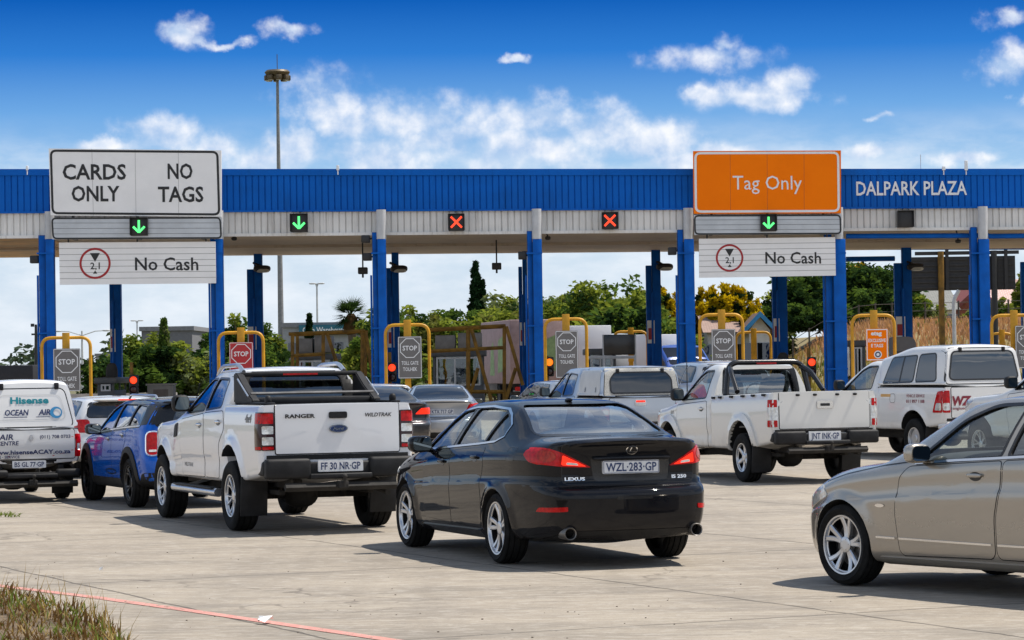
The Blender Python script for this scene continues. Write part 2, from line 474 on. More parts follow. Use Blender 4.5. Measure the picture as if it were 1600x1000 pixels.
class Skin:
    """a closed lofted solid; x forward, y left, z up"""
    def __init__(s, W, zb, belt, top, we, crown=.03, side=SIDE, rear=None, front=None, bow_r=.0, bow_f=.0, arches=(), flare=.0, flare_w=.10,
                 xs=None, n=74, inset=0, it=2, depth_r=.5, depth_f=.5, cuts=()):
        s.W, s.zb, s.belt, s.top, s.we = [pchip(q) for q in (W, zb, belt, top, we)]
        s.x0, s.x1 = W[0][0], W[-1][0]
        s.crown, s.side, s.inset, s.it = crown, side, inset, it
        s.rear = pchip(rear) if rear else None; s.front = pchip(front) if front else None
        s.bow_r, s.bow_f, s.arches, s.flare, s.flare_w = bow_r, bow_f, arches, flare, flare_w
        s.dr, s.df = depth_r, depth_f
        if xs is None:
            t = np.linspace(0, 1, n); L = s.x1 - s.x0
            tt = t + .13 * np.sin(2 * np.pi * t) / (2 * np.pi) * -1.0
            xs = [s.x0 + L * float(q) for q in tt]
            for p in (W, top): xs += [q[0] for q in p]
            xs += list(cuts)
            xs = sorted(xs); o = [xs[0]]
            for q in xs[1:]:
                if q - o[-1] > .012: o.append(q)
            o[-1] = s.x1; xs = o
        s.xs = xs
    def half(s, x):
        i = s.inset
        W, zb, top = s.W(x) - i, s.zb(x), s.top(x) - i
        belt = min(s.belt(x), top - .012); we = min(s.we(x) - i, W * .985)
        ze = max(top - s.crown, belt + .006)
        P = [(0, zb - .03), (W * .62, zb), (W * .88, zb + .02 * (belt - zb) + .004)]
        P += [(W * fy, zb + fz * (belt - zb)) for fy, fz in s.side]
        P += [(W * .965 if W * .965 > we else we, belt), ]
        b = P[-1]
        P += [((b[0] * .52 + we * .48) + .012, b[1] + (ze - b[1]) * .52), (we, ze), (we * .80, ze + (top - ze) * .55), (we * .4, ze + (top - ze) * .88), (0, top)]
        return chaikin(P, s.it)
    def warp(s, p):
        x, y, z = p
        if s.flare:
            for (xa, za, ra) in s.arches:
                d = abs(math.hypot(x - xa, z - za) - ra)
                if d < s.flare_w and z > za - .25:
                    y += math.copysign(s.flare * sm(1 - d / s.flare_w) * sm((abs(y) - .5) / .2), y)
        fr = sm(1 - (x - s.x0) / s.dr); ff = sm(1 - (s.x1 - x) / s.df)
        w = max(s.W(x), .3); q = min(1, abs(y) / w)
        if fr > 0:
            if s.rear: x += s.rear(z) * fr
            x -= s.bow_r * (1 - q * q) * fr
        if ff > 0:
            if s.front: x += s.front(z) * ff
            x += s.bow_f * (1 - q * q) * ff
        return (x, y, z)
    def build(s, bm, m=10):
        rows = []
        for x in s.xs:
            h = s.half(x)
            loop = [(x, y, z) for y, z in h] + [(x, -y, z) for y, z in reversed(h[1:-1])]
            rows.append(loop)
        V = [[bm.verts.new(s.warp(p)) for p in r_] for r_ in rows]
        n = len(V[0])
        for A, B in zip(V, V[1:]):
            for k_ in range(n): bm.faces.new((A[k_], A[(k_ + 1) % n], B[(k_ + 1) % n], B[k_]))
        nh = (n + 2) // 2
        for end, flip in ((0, False), (len(V) - 1, True)):
            L = V[end]; x = s.xs[end]; h = s.half(x)
            grid = []
            for i in range(nh):
                if i in (0, nh - 1): grid.append([L[i]] * (m + 1)); continue
                y, z = h[i]
                row = [L[i]]
                for j in range(1, m): row.append(bm.verts.new(s.warp((x, y * (1 - 2 * j / m), z))))
                row.append(L[n - i]); grid.append(row)
            for A, B in zip(grid, grid[1:]):
                for j in range(m):
                    vs = []
                    for q in (A[j], A[j + 1], B[j + 1], B[j]):
                        if q not in vs: vs.append(q)
                    if len(vs) > 2: bm.faces.new(vs if not flip else list(reversed(vs)))
        bmesh.ops.recalc_face_normals(bm, faces=bm.faces[:])
        return bm
class Surf:
    """ray-castable copy of a skin with smooth normals"""
    def __init__(s, *bms):
        s.v, s.f, s.n = [], [], []
        for bm in bms:
            bm.normal_update(); o = len(s.v); bm.verts.index_update()
            s.v += [v_.co.copy() for v_ in bm.verts]; s.n += [v_.normal.copy() for v_ in bm.verts]
            for f in bm.faces:
                ids = [v_.index + o for v_ in f.verts]
                for i in range(1, len(ids) - 1): s.f.append((ids[0], ids[i], ids[i + 1]))
        s.t = BVHTree.FromPolygons(s.v, s.f)
    def cast(s, a, b, axis):
        o, d = {'L': ((a, 3, b), (0, -1, 0)), 'R': ((a, -3, b), (0, 1, 0)), 'B': ((-7, a, b), (1, 0, 0)), 'F': ((9, a, b), (-1, 0, 0)), 'T': ((a, b, 5), (0, 0, -1))}[axis] if isinstance(axis, str) else axis(a, b)
        p, n, i, _ = s.t.ray_cast(Vector(o), Vector(d))
        if p is None:
            o2 = Vector(o); p, n, i, _ = s.t.find_nearest(o2 + Vector(d) * max(0, -o2.dot(Vector(d)) ))
        ids = s.f[i]; A, B, C = (s.v[j] for j in ids)
        v0, v1, v2 = B - A, C - A, p - A
        d00, d01, d11, d20, d21 = v0.dot(v0), v0.dot(v1), v1.dot(v1), v2.dot(v0), v2.dot(v1)
        den = d00 * d11 - d01 * d01
        if abs(den) < 1e-14: return p, n
        w1 = (d11 * d20 - d01 * d21) / den; w2 = (d00 * d21 - d01 * d20) / den
        nn = s.n[ids[0]] * (1 - w1 - w2) + s.n[ids[1]] * w1 + s.n[ids[2]] * w2
        return p, (nn.normalized() if nn.length > .1 and nn.dot(n) > .3 else n)
def diag(ang):
    """projection onto a corner: u runs across the view from the rear-left at the given angle"""
    d = Vector((math.cos(ang), -math.sin(ang), 0)); uax = Vector((math.sin(ang), math.cos(ang), 0))
    return lambda u_, z: (uax * u_ - d * 8 + Vector((0, 0, z)), d)
def flat_poly(bm, outer, inner=None):
    if inner is None:
        bm.faces.new([bm.verts.new((p[0], p[1], 0)) for p in outer])
    else:
        A = [bm.verts.new((p[0], p[1], 0)) for p in outer]; B = [bm.verts.new((p[0], p[1], 0)) for p in inner]
        n = len(A)
        for i in range(n): bm.faces.new((A[i], A[(i + 1) % n], B[(i + 1) % n], B[i]))
def dice(bm, cell):
    lo = [min(v_.co[i] for v_ in bm.verts) for i in (0, 1)]; hi = [max(v_.co[i] for v_ in bm.verts) for i in (0, 1)]
    for i in (0, 1):
        n = int((hi[i] - lo[i]) / cell)
        for k_ in range(1, n + 1):
            co = [0, 0, 0]; co[i] = lo[i] + (hi[i] - lo[i]) * k_ / (n + 1); no = [0, 0, 0]; no[i] = 1
            bmesh.ops.bisect_plane(bm, geom=bm.verts[:] + bm.edges[:] + bm.faces[:], plane_co=co, plane_no=no, dist=1e-5)
def lay(surf, shapes, axis, off=.002, cell=.05, skirt=0.0, mirror=False):
    """project outlines onto a surface. shapes: list of (outer, inner or None, material index). Returns bmesh (+ normals kept)"""
    out = NB()
    for sgn in ((1, -1) if mirror else (1,)):
        for sh in shapes:
            outer, inner, mi = sh
            t = NB()
            flat_poly(t, outer, inner); t.normal_update(); bmesh.ops.triangulate(t, faces=[f for f in t.faces if len(f.verts) > 4], ngon_method='EAR_CLIP')
            dice(t, cell)
            bmesh.ops.remove_doubles(t, verts=t.verts[:], dist=1e-5)
            mp = {}
            for v_ in t.verts:
                p, n = surf.cast(v_.co.x, v_.co.y, axis)
                q = p + n * off
                if sgn < 0: q = Vector((q.x, -q.y, q.z)); n = Vector((n.x, -n.y, n.z))
                nv = out.verts.new(q); mp[v_] = nv; nv.normal = n
            fs = []
            for f in t.faces:
                try: nf = out.faces.new([mp[v_] for v_ in f.verts])
                except ValueError: continue
                nf.material_index = mi; nf.normal_update()
                av = sum((mp[v_].normal for v_ in f.verts), Vector())
                if nf.normal.dot(av) < 0: nf.normal_flip()
                fs.append(nf)
            t.free()
            if skirt:
                nrm = {v_: v_.normal.copy() for f in fs for v_ in f.verts}
                be = [e for e in {e for f in fs for e in f.edges} if len(e.link_faces) == 1]
                low = {}
                for e in be:
                    for v_ in e.verts:
                        if v_ not in low: low[v_] = out.verts.new(v_.co - nrm[v_] * (skirt + off))
                for e in be:
                    a, b = e.verts; l = e.link_loops[0]
                    a, b = l.vert, l.link_loop_next.vert
                    nf = out.faces.new((b, a, low[a], low[b])); nf.material_index = mi
    return out
def lay_obj(name, surf, shapes, axis, mats, parent, off=.002, cell=.05, skirt=0.0, mirror=False):
    """one object per outline (and per side when mirrored)"""
    o = None
    for sh in shapes:
        bm = lay(surf, [sh], axis, off, cell, skirt)
        q = obj(name, bm, mats, parent, 50); o = o or q
        if mirror:
            r_ = NB(); r_.from_mesh(q.data)
            for v_ in r_.verts: v_.co.y = -v_.co.y
            for f in r_.faces: f.normal_flip()
            obj(name, r_, mats, parent, 50)
    return o
def lay_text(name, surf, s, h, c, axis, m, parent, width=None, flip=1, off=.004, **kw):
    """lettering laid on the skin; c is its lower centre in the (a, b) coordinates of that side; rear faces read with -y to the right"""
    vs, fs, w = text_mesh(s, h, **kw); k_ = (width / w) if width else 1; w = width or w
    sgn = {'B': -1, 'L': -1, 'R': 1, 'F': 1}[axis]
    bm = NB(); V = []
    for p in vs:
        q, n = surf.cast(c[0] + sgn * (p.x * k_ - w / 2), c[1] + p.y, axis)
        V.append(bm.verts.new(q + n * off))
    for f in fs:
        try: bm.faces.new([V[i] for i in f])
        except ValueError: pass
    return obj(name, bm, m, parent, flat=True)
def carve(bm, cutters, mats):
    """boolean difference of a list of bmesh solids, faces of the cut taking material slot 1"""
    me = bpy.data.meshes.new('shell'); bm.to_mesh(me); bm.free()
    for m in mats: me.materials.append(m)
    o = link('shell_tmp', me)
    tmp = []
    for c in cutters:
        for f in c.faces: f.material_index = 1
        cm = bpy.data.meshes.new('cut'); c.to_mesh(cm); c.free()
        for m in mats: cm.materials.append(m)
        co = link('cut_tmp', cm); tmp.append(co)
        md = o.modifiers.new('cut', 'BOOLEAN'); md.operation = 'DIFFERENCE'; md.object = co; md.solver = 'EXACT'
        md.material_mode = 'INDEX'
    dg = bpy.context.evaluated_depsgraph_get()
    res = bpy.data.meshes.new_from_object(o.evaluated_get(dg))
    for q in tmp + [o]:
        d = q.data; bpy.data.objects.remove(q); bpy.data.meshes.remove(d)
    return res
def shell_obj(name, bm, cutters, mats, parent, ang=38):
    me = carve(bm, cutters, mats)
    me.name = name
    sharpen(me, ang)
    return link(name, me, parent)
def well_cut(xa, za, r, w_out, depth=.36):
    c = NB(); pts = [(xa + r * math.cos(R(q)), za + r * math.sin(R(q))) for q in range(-6, 187, 6)] + [(xa - r * .985, za - .7), (xa + r * .985, za - .7)]
    for sgn in (1, -1): prism(c, pts, sgn * (w_out - depth), sgn * (w_out + .3), 'y')
    return c
def win_cut(polys, a, b, axis='y'):
    c = NB()
    for p in polys:
        prism(c, p, a, b, axis)
        if axis == 'y': prism(c, p, -a, -b, axis)
    return c
# ------------------------------------------------------------------ wheels
def tyre_bm(r, w, rim_r):
    bm = NB(); h = w / 2
    prof = [(rim_r - .005, -h * .80), (rim_r + .012, -h * .92), ((r + rim_r) / 2, -h * 1.04), (r - .035, -h * .97), (r - .012, -h * .84)]
    g = [(-.72, -.64), (-.30, -.22), (.22, .30), (.64, .72)]
    for a, b in g:
        prof += [(r - .003 if abs(a) < .5 else r - .007, h * (a - .02)), (r - .016, h * a), (r - .016, h * b), (r - .003 if abs(b) < .5 else r - .007, h * (b + .02))]
    prof += [(r - .012, h * .84), (r - .035, h * .97), ((r + rim_r) / 2, h * 1.04), (rim_r + .012, h * .92), (rim_r - .005, h * .80)]
    lathe(bm, prof, 48, 'y', close=True)
    return bm
def rim_bm(kind, rr, w):
    """outer face looks to +y; slots: 0 face, 1 dark barrel, 2 steel disc"""
    bm = NB(); h = w / 2
    lathe(bm, [(rr, h * .82), (rr - .004, h * .90), (rr - .016, h * .88), (rr - .022, h * .70), (rr - .03, h * .66), (rr - .03, h * .60), (rr - .004, h * .60)], 48, 'y', mi=0, close=True)
    lathe(bm, [(rr - .006, h * .62), (rr - .012, -h * .2), (rr - .05, -h * .3), (.02, -h * .3), (.02, -h * .34), (rr - .004, -h * .34)], 40, 'y', mi=1, close=True)
    lathe(bm, [(rr * .70, -h * .05), (rr * .70, h * .05), (.05, h * .05), (.05, -h * .05)], 32, 'y', mi=2, close=True)
    lathe(bm, [(.065, h * .2), (.062, h * .62), (.05, h * .66), (.03, h * .66)], 20, 'y', mi=0)
    def spoke(a, w0, w1, r0=.05, r1=None, d0=.60, d1=.78, th=.03, skew=0.0, mi=0):
        r1 = r1 or rr - .018
        N = 6; rows = []
        for i in range(N + 1):
            t = i / N; rad = r0 + (r1 - r0) * t; wd = (w0 + (w1 - w0) * t) / 2
            aa = a + skew * t * t
            y = h * (d0 + (d1 - d0) * t) - .012 * math.sin(math.pi * t)
            ca, sa = math.cos(aa), math.sin(aa); tx, tz = -sa, ca
            rows.append([bm.verts.new((ca * rad + tx * k_ * wd, y - dy_, sa * rad + tz * k_ * wd)) for k_, dy_ in ((-1, th), (-1, .008), (-.6, 0), (.6, 0), (1, .008), (1, th))])
        fs = []
        for A, B in zip(rows, rows[1:]):
            for j in range(6): fs.append(bm.faces.new((A[j], A[(j + 1) % 6], B[(j + 1) % 6], B[j])))
        fs += [bm.faces.new(rows[0]), bm.faces.new(list(reversed(rows[-1])))]
        for f in fs: f.material_index = mi
        bmesh.ops.recalc_face_normals(bm, faces=fs)
    T = 2 * math.pi
    if kind == 'five':                      # five broad spokes with a groove
        for i in range(5):
            a = T * i / 5 + .3
            spoke(a - .15, .034, .042, skew=-.04); spoke(a + .15, .034, .042, skew=.04)
    elif kind == 'six_split':               # six pairs of curved machined spokes over black
        for i in range(6):
            a = T * i / 6 + .2
            spoke(a, .10, .06, mi=1, d0=.50, d1=.62)
            spoke(a - .10, .020, .022, skew=-.16, d0=.62); spoke(a + .10, .020, .022, skew=.16, d0=.62)
    elif kind == 'six':
        for i in range(6): spoke(T * i / 6 + .3, .075, .058)
    elif kind == 'five_twin':
        for i in range(5):
            a = T * i / 5 + .31
            spoke(a - .13, .036, .046, skew=-.12); spoke(a + .13, .036, .046, skew=.12)
    elif kind == 'seven':
        for i in range(7):
            a = T * i / 7 + .25
            spoke(a - .07, .034, .040, skew=-.11); spoke(a + .07, .034, .040, skew=.11)
    elif kind == 'five_thin':
        for i in range(5):
            a = T * i / 5 + .1
            spoke(a - .05, .03, .03, skew=-.16); spoke(a + .05, .03, .03, skew=.16)
    else:                                   # pressed steel wheel with holes
        lathe(bm, [(rr - .025, h * .55), (rr * .72, h * .30), (rr * .55, h * .46), (rr * .34, h * .5), (rr * .30, h * .36), (.03, h * .36)], 40, 'y', mi=0)
        for i in range(8):
            a = T * i / 8
            lathe(bm, [(.028, h * .34), (.028, h * .375)], 10, 'y', (math.cos(a) * rr * .63, .012, math.sin(a) * rr * .63), mi=1)
    for i in range(5):
        a = T * i / 5 + .5
        lathe(bm, [(.009, h * .5), (.009, h * .655), (.004, h * .66)], 6, 'y', (math.cos(a) * .043, 0, math.sin(a) * .043), mi=1)
    return bm
def wheels(root, wb, track, r, w, rr, kind, face=None, barrel=None, steer=0):
    """four wheels, each a tyre with its rim"""
    tm = rm = None
    for x in (0, wb):
        for sg in (1, -1):
            if tm is None:
                wo = obj('wheel', tyre_bm(r, w, rr), M['rubber'], root, 30); tm = wo.data
                ro = obj('rim', rim_bm(kind, rr, w), [face or M['alloy'], barrel or M['dalloy'], M['steel']], wo, 35); rm = ro.data
            else:
                wo = link('wheel', tm, root); ro = link('rim', rm, wo)
            wo.location = (x, sg * (track / 2), r)
            wo.rotation_euler = (0, random.uniform(0, 6.28), (0 if sg > 0 else math.pi) + (steer if x else 0))
def blob(bm, c, s, mi=0, p=2.6, nu=18, nv=10, mtx=None):
    """rounded block (superellipsoid)"""
    f = lambda q: math.copysign(abs(q) ** (2 / p), q)
    rows = []
    for i in range(1, nv):
        a = -math.pi / 2 + math.pi * i / nv
        row = []
        for j in range(nu):
            b = 2 * math.pi * j / nu
            q = Vector((f(math.cos(a)) * f(math.cos(b)) * s[0], f(math.cos(a)) * f(math.sin(b)) * s[1], f(math.sin(a)) * s[2]))
            if mtx is not None: q = mtx @ q
            row.append(bm.verts.new(q + Vector(c)))
        rows.append(row)
    fs = []
    for A, B in zip(rows, rows[1:]):
        for j in range(nu): fs.append(bm.faces.new((A[j], A[(j + 1) % nu], B[(j + 1) % nu], B[j])))
    fs.append(bm.faces.new(list(reversed(rows[0])))); fs.append(bm.faces.new(rows[-1]))
    for q in fs: q.material_index = mi
    return fs
def door_mirror(root, x, y, z, m, size=(.085, .12, .085), stalk=True):
    for sg in (1, -1):
        bm = NB()
        blob(bm, (x, sg * (y + size[1] * .75), z), size, 0, 3.2)
        if stalk: tube(bm, [(x + .05, sg * (y - .06), z - size[2] * .8), (x + .02, sg * (y + size[1] * .4), z - size[2] * .6)], .025, 8)
        o = obj('side_mirror', bm, m, root, 45)
        g = NB(); pts = round_poly(rect(-size[1] * .78, -size[2] * .74, size[1] * .78, size[2] * .74), .04)
        g.faces.new([g.verts.new((x - size[0] * .97 - .004, sg * (y + size[1] * .75) + p[0], z + p[1])) for p in (pts)])
        g.faces.ensure_lookup_table(); g.normal_update()
        if g.faces[0].normal.x > 0: g.faces[0].normal_flip()
        obj('mirror_glass', g, M['mirror'], o, flat=True)
def seats(root, xs_front, y, floor, top, bench=None, m=None, wheel=True):
    for sg in (1, -1):
        bm = NB(); x = xs_front
        rb = Matrix.Rotation(R(-14), 3, 'Y')
        blob(bm, (x + .12, sg * y, floor + .12), (.27, .24, .11), 0, 3.5)
        blob(bm, (x - .18, sg * y, floor + .42), (.09, .23, .34), 0, 3.2, mtx=rb)
        blob(bm, (x - .27, sg * y, top - .10), (.055, .13, .095), 0, 3.0, mtx=rb)
        obj('seat', bm, m or M['seat'], root, 60)
    if bench is not None:
        bm = NB(); rb = Matrix.Rotation(R(-18), 3, 'Y')
        blob(bm, (bench + .15, 0, floor + .12), (.25, .58, .10), 0, 4)
        blob(bm, (bench - .15, 0, floor + .38), (.09, .58, .30), 0, 4, mtx=rb)
        for yy_ in (-.38, .38): blob(bm, (bench - .24, yy_, top - .16), (.05, .13, .08), 0, 3, mtx=rb)
        obj('rear_bench', bm, m or M['seat'], root, 60)
    if wheel:
        bm = NB(); c = Vector((xs_front + .42, -y, floor + .47)); pts = []
        for i in range(25):
            a = 2 * math.pi * i / 24
            pts.append(c + Matrix.Rotation(R(25), 3, 'Y') @ Vector((0, .18 * math.cos(a), .18 * math.sin(a))))
        tube(bm, pts, .015, 6)
        tube(bm, [c, c + Vector((.25, 0, -.12))], .03, 8); tube(bm, [pts[0], pts[12]], .018, 6)
        obj('steering_wheel', bm, M['black'], root, 60)
def plate(root, surf, c, text, w=.50, h=.112, axis='B', off=.012, badge=True):
    """number plate square to the car's length with its lettering"""
    q, n = surf.cast(c[0], c[1], 'B')
    # keep clear of any step in the skin
    x = min(surf.cast(c[0] + dy_, c[1] + dz_, 'B')[0].x for dy_ in (-w / 2, 0, w / 2) for dz_ in (-h / 2, h / 2)) - off
    bm = NB(); prism(bm, round_poly(rect(c[0] - w / 2, c[1] - h / 2, c[0] + w / 2, c[1] + h / 2), .012), x, x + .05, 'x')
    o = obj('number_plate', bm, M['white_plate'], root)
    t = NB()
    text_on(t, text, h * .62, (x - .0025, c[0], c[1] - h * .31), (0, -1, 0), (0, 0, 1), width=w * .90, bold=.02)
    fr = round_poly(rect(c[0] - w / 2 + .004, c[1] - h / 2 + .004, c[0] + w / 2 - .004, c[1] + h / 2 - .004), .010)
    fi = grow(fr, -.0045)
    A = [t.verts.new((x - .002, p[0], p[1])) for p in fr]; B = [t.verts.new((x - .002, p[0], p[1])) for p in fi]
    for i in range(len(A)): t.faces.new((A[i], A[(i + 1) % len(A)], B[(i + 1) % len(A)], B[i]))
    obj('plate_lettering', t, M['plate_ink'], o, flat=True)
    return o
def seam(poly, w=.007): return (grow(poly, w / 2), grow(poly, -w / 2), 0)
def line_strip(pts, w):
    """thin band along an open 2-D polyline, as an outline"""
    L, Rr = [], []
    for i, p in enumerate(pts):
        a = Vector(pts[max(0, i - 1)]); b = Vector(pts[min(len(pts) - 1, i + 1)]); d = (b - a).normalized()
        n = Vector((-d.y, d.x)) * w / 2; L.append(tuple(Vector(p) + n)); Rr.append(tuple(Vector(p) - n))
    return L + list(reversed(Rr))
def handle(root, surf, x, z, m, l=.16, sides=('L', 'R'), parent=None, tilt=0):
    for sd in sides:
        p, n = surf.cast(x, z, sd); sg = 1 if sd == 'L' else -1
        bm = NB()
        mt = Matrix.Rotation(tilt * sg * 0, 3, 'Y')
        blob(bm, p + n * .018, (l / 2, .014, .016), 0, 3)
        for e in (-1, 1): tube(bm, [p + Vector((e * l * .38, 0, 0)) - n * .02, p + Vector((e * l * .38, 0, 0)) + n * .015], .012, 6)
        o = obj('door_handle', bm, m, parent or root, 60)
        cup = lay(surf, [(ellipse((x, z - .008), l * .42, .034), None, 0)], sd, .0035, .05)
        obj('handle_cup', cup, M['trim'], o, 60)
# ------------------------------------------------------------------ saloon / hatch assembly
def closed_car(name, label, pose, sp, group=None, cat='car'):
    """sp: dict with the skin curves, outlines and looks of one closed car"""
    root = thing(name, label, cat, (pose[0], pose[1], 0), R(pose[2] + 90), group)
    if 'scale' in sp: root.scale = (sp['scale'],) * 3
    arch = [(0, sp['r'] + sp.get('az', 0), sp['ra']), (sp['wb'], sp['r'] + sp.get('az', 0), sp['ra'])]
    kw = dict(sp['skin']); kw['arches'] = arch
    sk = Skin(**kw)
    bm = sk.build(NB()); S = Surf(bm)
    P = sp['paint']
    cut = []
    for (xa, za, ra) in arch: cut.append(well_cut(xa, za, ra, sp['w']))
    wins = sp['side_wins']; opn = sp.get('open', True)
    if opn:
        kw2 = dict(kw); kw2['inset'] = .05; kw2['rear'] = None; kw2['front'] = None; kw2['bow_r'] = kw2['bow_f'] = 0; kw2['flare'] = 0
        x0, x1 = sp['cabin']; fl = sp['floor']
        kw2['zb'] = [(x0, fl), (x1, fl)]
        kw2['xs'] = [x0 + (x1 - x0) * i / 30 for i in range(31)]
        ci = Skin(**kw2); ci.x0, ci.x1 = sk.x0, sk.x1
        cut.append(ci.build(NB()))
        for p in wins: cut.append(win_cut([p], .25, 1.3))
        if sp.get('rear_win'): cut.append(win_cut([sp['rear_win']], sk.x0 - 1, sp['rear_to'], 'x'))
        if sp.get('front_win'): cut.append(win_cut([sp['front_win']], sp['front_from'], sk.x1 + .5, 'x'))
    body = shell_obj('body', bm, cut, [P, M['well']], root)
    gm = sp.get('glass', [M['gl']] * len(wins))
    goff = -.012 if opn else .003
    for p, g in zip(wins, gm):
        for sd in ('L', 'R'):
            lay_obj('side_window', S, [(grow(p, .012) if opn else p, None, 0)], sd, g, root, goff, .07)
    fr = [(grow(p, sp.get('frame_w', .022)), grow(p, .0), 0) for p in wins]
    if fr: lay_obj('window_trim', S, fr, 'L', M['trim'], root, .002, .08, mirror=True)
    if sp.get('chrome'):
        lay_obj('chrome_strip', S, [(line_strip(q, .018), None, 0) for q in sp['chrome']], 'L', M['chrome'], root, .006, .08, mirror=True)
    if sp.get('rear_win'):
        lay_obj('rear_window', S, [(grow(sp['rear_win'], .012) if opn else sp['rear_win'], None, 0)], 'B', sp.get('rear_glass', M['gl']), root, goff, .06)
        lay_obj('rear_window_trim', S, [(grow(sp['rear_win'], .02), sp['rear_win'], 0)], 'B', M['trim'], root, .002, .06)
    if sp.get('front_win'):
        lay_obj('windscreen', S, [(grow(sp['front_win'], .012) if opn else sp['front_win'], None, 0)], 'F', M['gl'] if opn else M['gl_dark'], root, goff, .07)
    # panels: door outlines, shut lines
    if sp.get('doors'):
        for d in sp['doors']:
            poly = d['poly']
            for sd in ('L', 'R'):
                o = lay_obj('door', S, [(grow(poly, -.003), None, 0)], sd, P, root, .0022, .04, skirt=.004)
                handle(root, S, d['handle'][0], d['handle'][1], sp.get('handle_m', P), sides=(sd,), parent=o)
        lay_obj('shut_line', S, [seam(d['poly'], .010) for d in sp['doors']], 'L', M['trim'], root, .0012, .05, mirror=True)
    if sp.get('lines'):
        for ax, polys in sp['lines'].items():
            lay_obj('shut_line', S, [(q, None, 0) for q in polys], ax, M['trim'], root, .0015, .05, mirror=(ax == 'L'))
    wheels(root, sp['wb'], sp['track'], sp['r'], sp['tw'], sp['rr'], sp['rim'], sp.get('rim_m'), sp.get('rim_b'))
    if opn and sp.get('seats'): seats(root, *sp['seats'][:4], **sp['seats'][4])
    # floor pan and axles underneath
    ub = NB()
    w = sp['w']
    box(ub, (-.35, -w * .5, .20), (sp['wb'] + .4, w * .5, .34), bevel=.03)
    tube(ub, [(0, -w * .8, sp['r']), (0, w * .8, sp['r'])], .04); tube(ub, [(sp['wb'], -w * .8, sp['r']), (sp['wb'], w * .8, sp['r'])], .04)
    obj('underbody', ub, M['under'], root)
    return root, S, body
# ------------------------------------------------------------------ black saloon
random.seed(5)
P_BLACK = paint('black_metallic', (.006, .0065, .009), .0, .16, dirt=.03, spec=.0, cior=1.34)
lx = dict(
    skin=dict(
        W=[(-1.05, .645), (-.97, .71), (-.82, .77), (-.6, .82), (-.3, .858), (.3, .880), (1.3, .885), (2.5, .880), (2.95, .865), (3.2, .82), (3.38, .74), (3.48, .62), (3.53, .50)],
        zb=[(-1.05, .27), (-.6, .22), (0, .19), (2.7, .18), (3.3, .19), (3.53, .26)],
        belt=[(-1.05, .955), (-.9, 1.0), (-.5, 1.015), (0, 1.005), (1, .965), (2, .90), (2.6, .85), (3.0, .79), (3.3, .70), (3.53, .55)],
        top=[(-1.05, 1.105), (-1.0, 1.128), (-.9, 1.13), (-.7, 1.134), (-.52, 1.145), (-.4, 1.175), (0.0, 1.325), (.3, 1.412), (.65, 1.453), (1.0, 1.460), (1.4, 1.445), (1.75, 1.38), (2.1, 1.23), (2.45, 1.045), (2.62, .985), (2.9, .935), (3.2, .85), (3.4, .74), (3.53, .60)],
        we=[(-1.05, .56), (-.9, .65), (-.5, .655), (-.3, .63), (0, .585), (.4, .555), (1, .55), (1.7, .58), (2.3, .68), (2.62, .74), (3.0, .72), (3.4, .58), (3.53, .40)],
        crown=.035, side=[(.93, .08), (.972, .18), (.988, .36), (.996, .55), (1.0, .66), (.982, .70), (.982, .80), (.990, .92)],
        rear=[(.15, .10), (.27, .02), (.36, -.055), (.50, -.085), (.64, -.085), (.69, -.05), (.715, .015), (.80, .035), (.90, .035), (1.03, .02), (1.10, -.03), (1.14, -.03), (1.3, 0)],
        front=[(.2, -.05), (.4, .0), (.7, 0), (1, 0)], bow_r=.10, bow_f=.16, flare=.022, flare_w=.09, depth_r=.40, depth_f=.5, n=90),
    wb=2.73, track=1.53, w=.885, r=.318, ra=.352, tw=.225, rr=.240, rim='five', paint=P_BLACK,
    cabin=(-.35, 2.42), floor=.50,
    side_wins=[round_poly([(2.18, .985), (1.36, 1.03), (1.30, 1.362), (1.60, 1.33), (1.80, 1.24)], [.02, .03, .03, .06, .05]),
               round_poly([(1.26, 1.035), (.50, 1.075), (.42, 1.352), (.80, 1.375), (1.20, 1.367)], [.02, .02, .02, .05, .03]),
               round_poly([(.455, 1.078), (.20, 1.098), (.08, 1.145), (.11, 1.225), (.375, 1.338)], [.02, .03, .05, .05, .03])],
    rear_win=round_poly([(-.61, 1.155), (.61, 1.155), (.48, 1.405), (-.48, 1.405)], .05), rear_to=.75, rear_glass=M['gl_rear'],
    front_win=round_poly([(-.66, 1.045), (.66, 1.045), (.51, 1.345), (-.51, 1.345)], .04), front_from=1.6,
    chrome=[[(2.16, .972), (1.3, 1.018), (.6, 1.056), (.2, 1.083), (.06, 1.13), (.09, 1.232), (.26, 1.32), (.42, 1.369), (.85, 1.39), (1.3, 1.377), (1.62, 1.343), (1.82, 1.245)]],
    doors=[dict(poly=round_poly([(2.10, .34), (2.14, .62), (2.12, .90), (2.08, .935), (1.31, .985), (1.30, .36), (1.34, .30), (2.04, .29)], .05), handle=(1.52, .875)),
           dict(poly=round_poly([(1.28, .36), (1.29, .985), (.36, 1.035), (.33, .90), (.42, .72), (.40, .50), (.47, .30), (1.24, .29)], .05), handle=(.56, .935))],
    seats=(1.05, .36, .52, 1.17, dict(bench=.12)),
)
root, S, body = closed_car('black_saloon', 'glossy black saloon with twin exhaust tips, nearest car in the middle', (.645, 25.75, 19.2), lx)
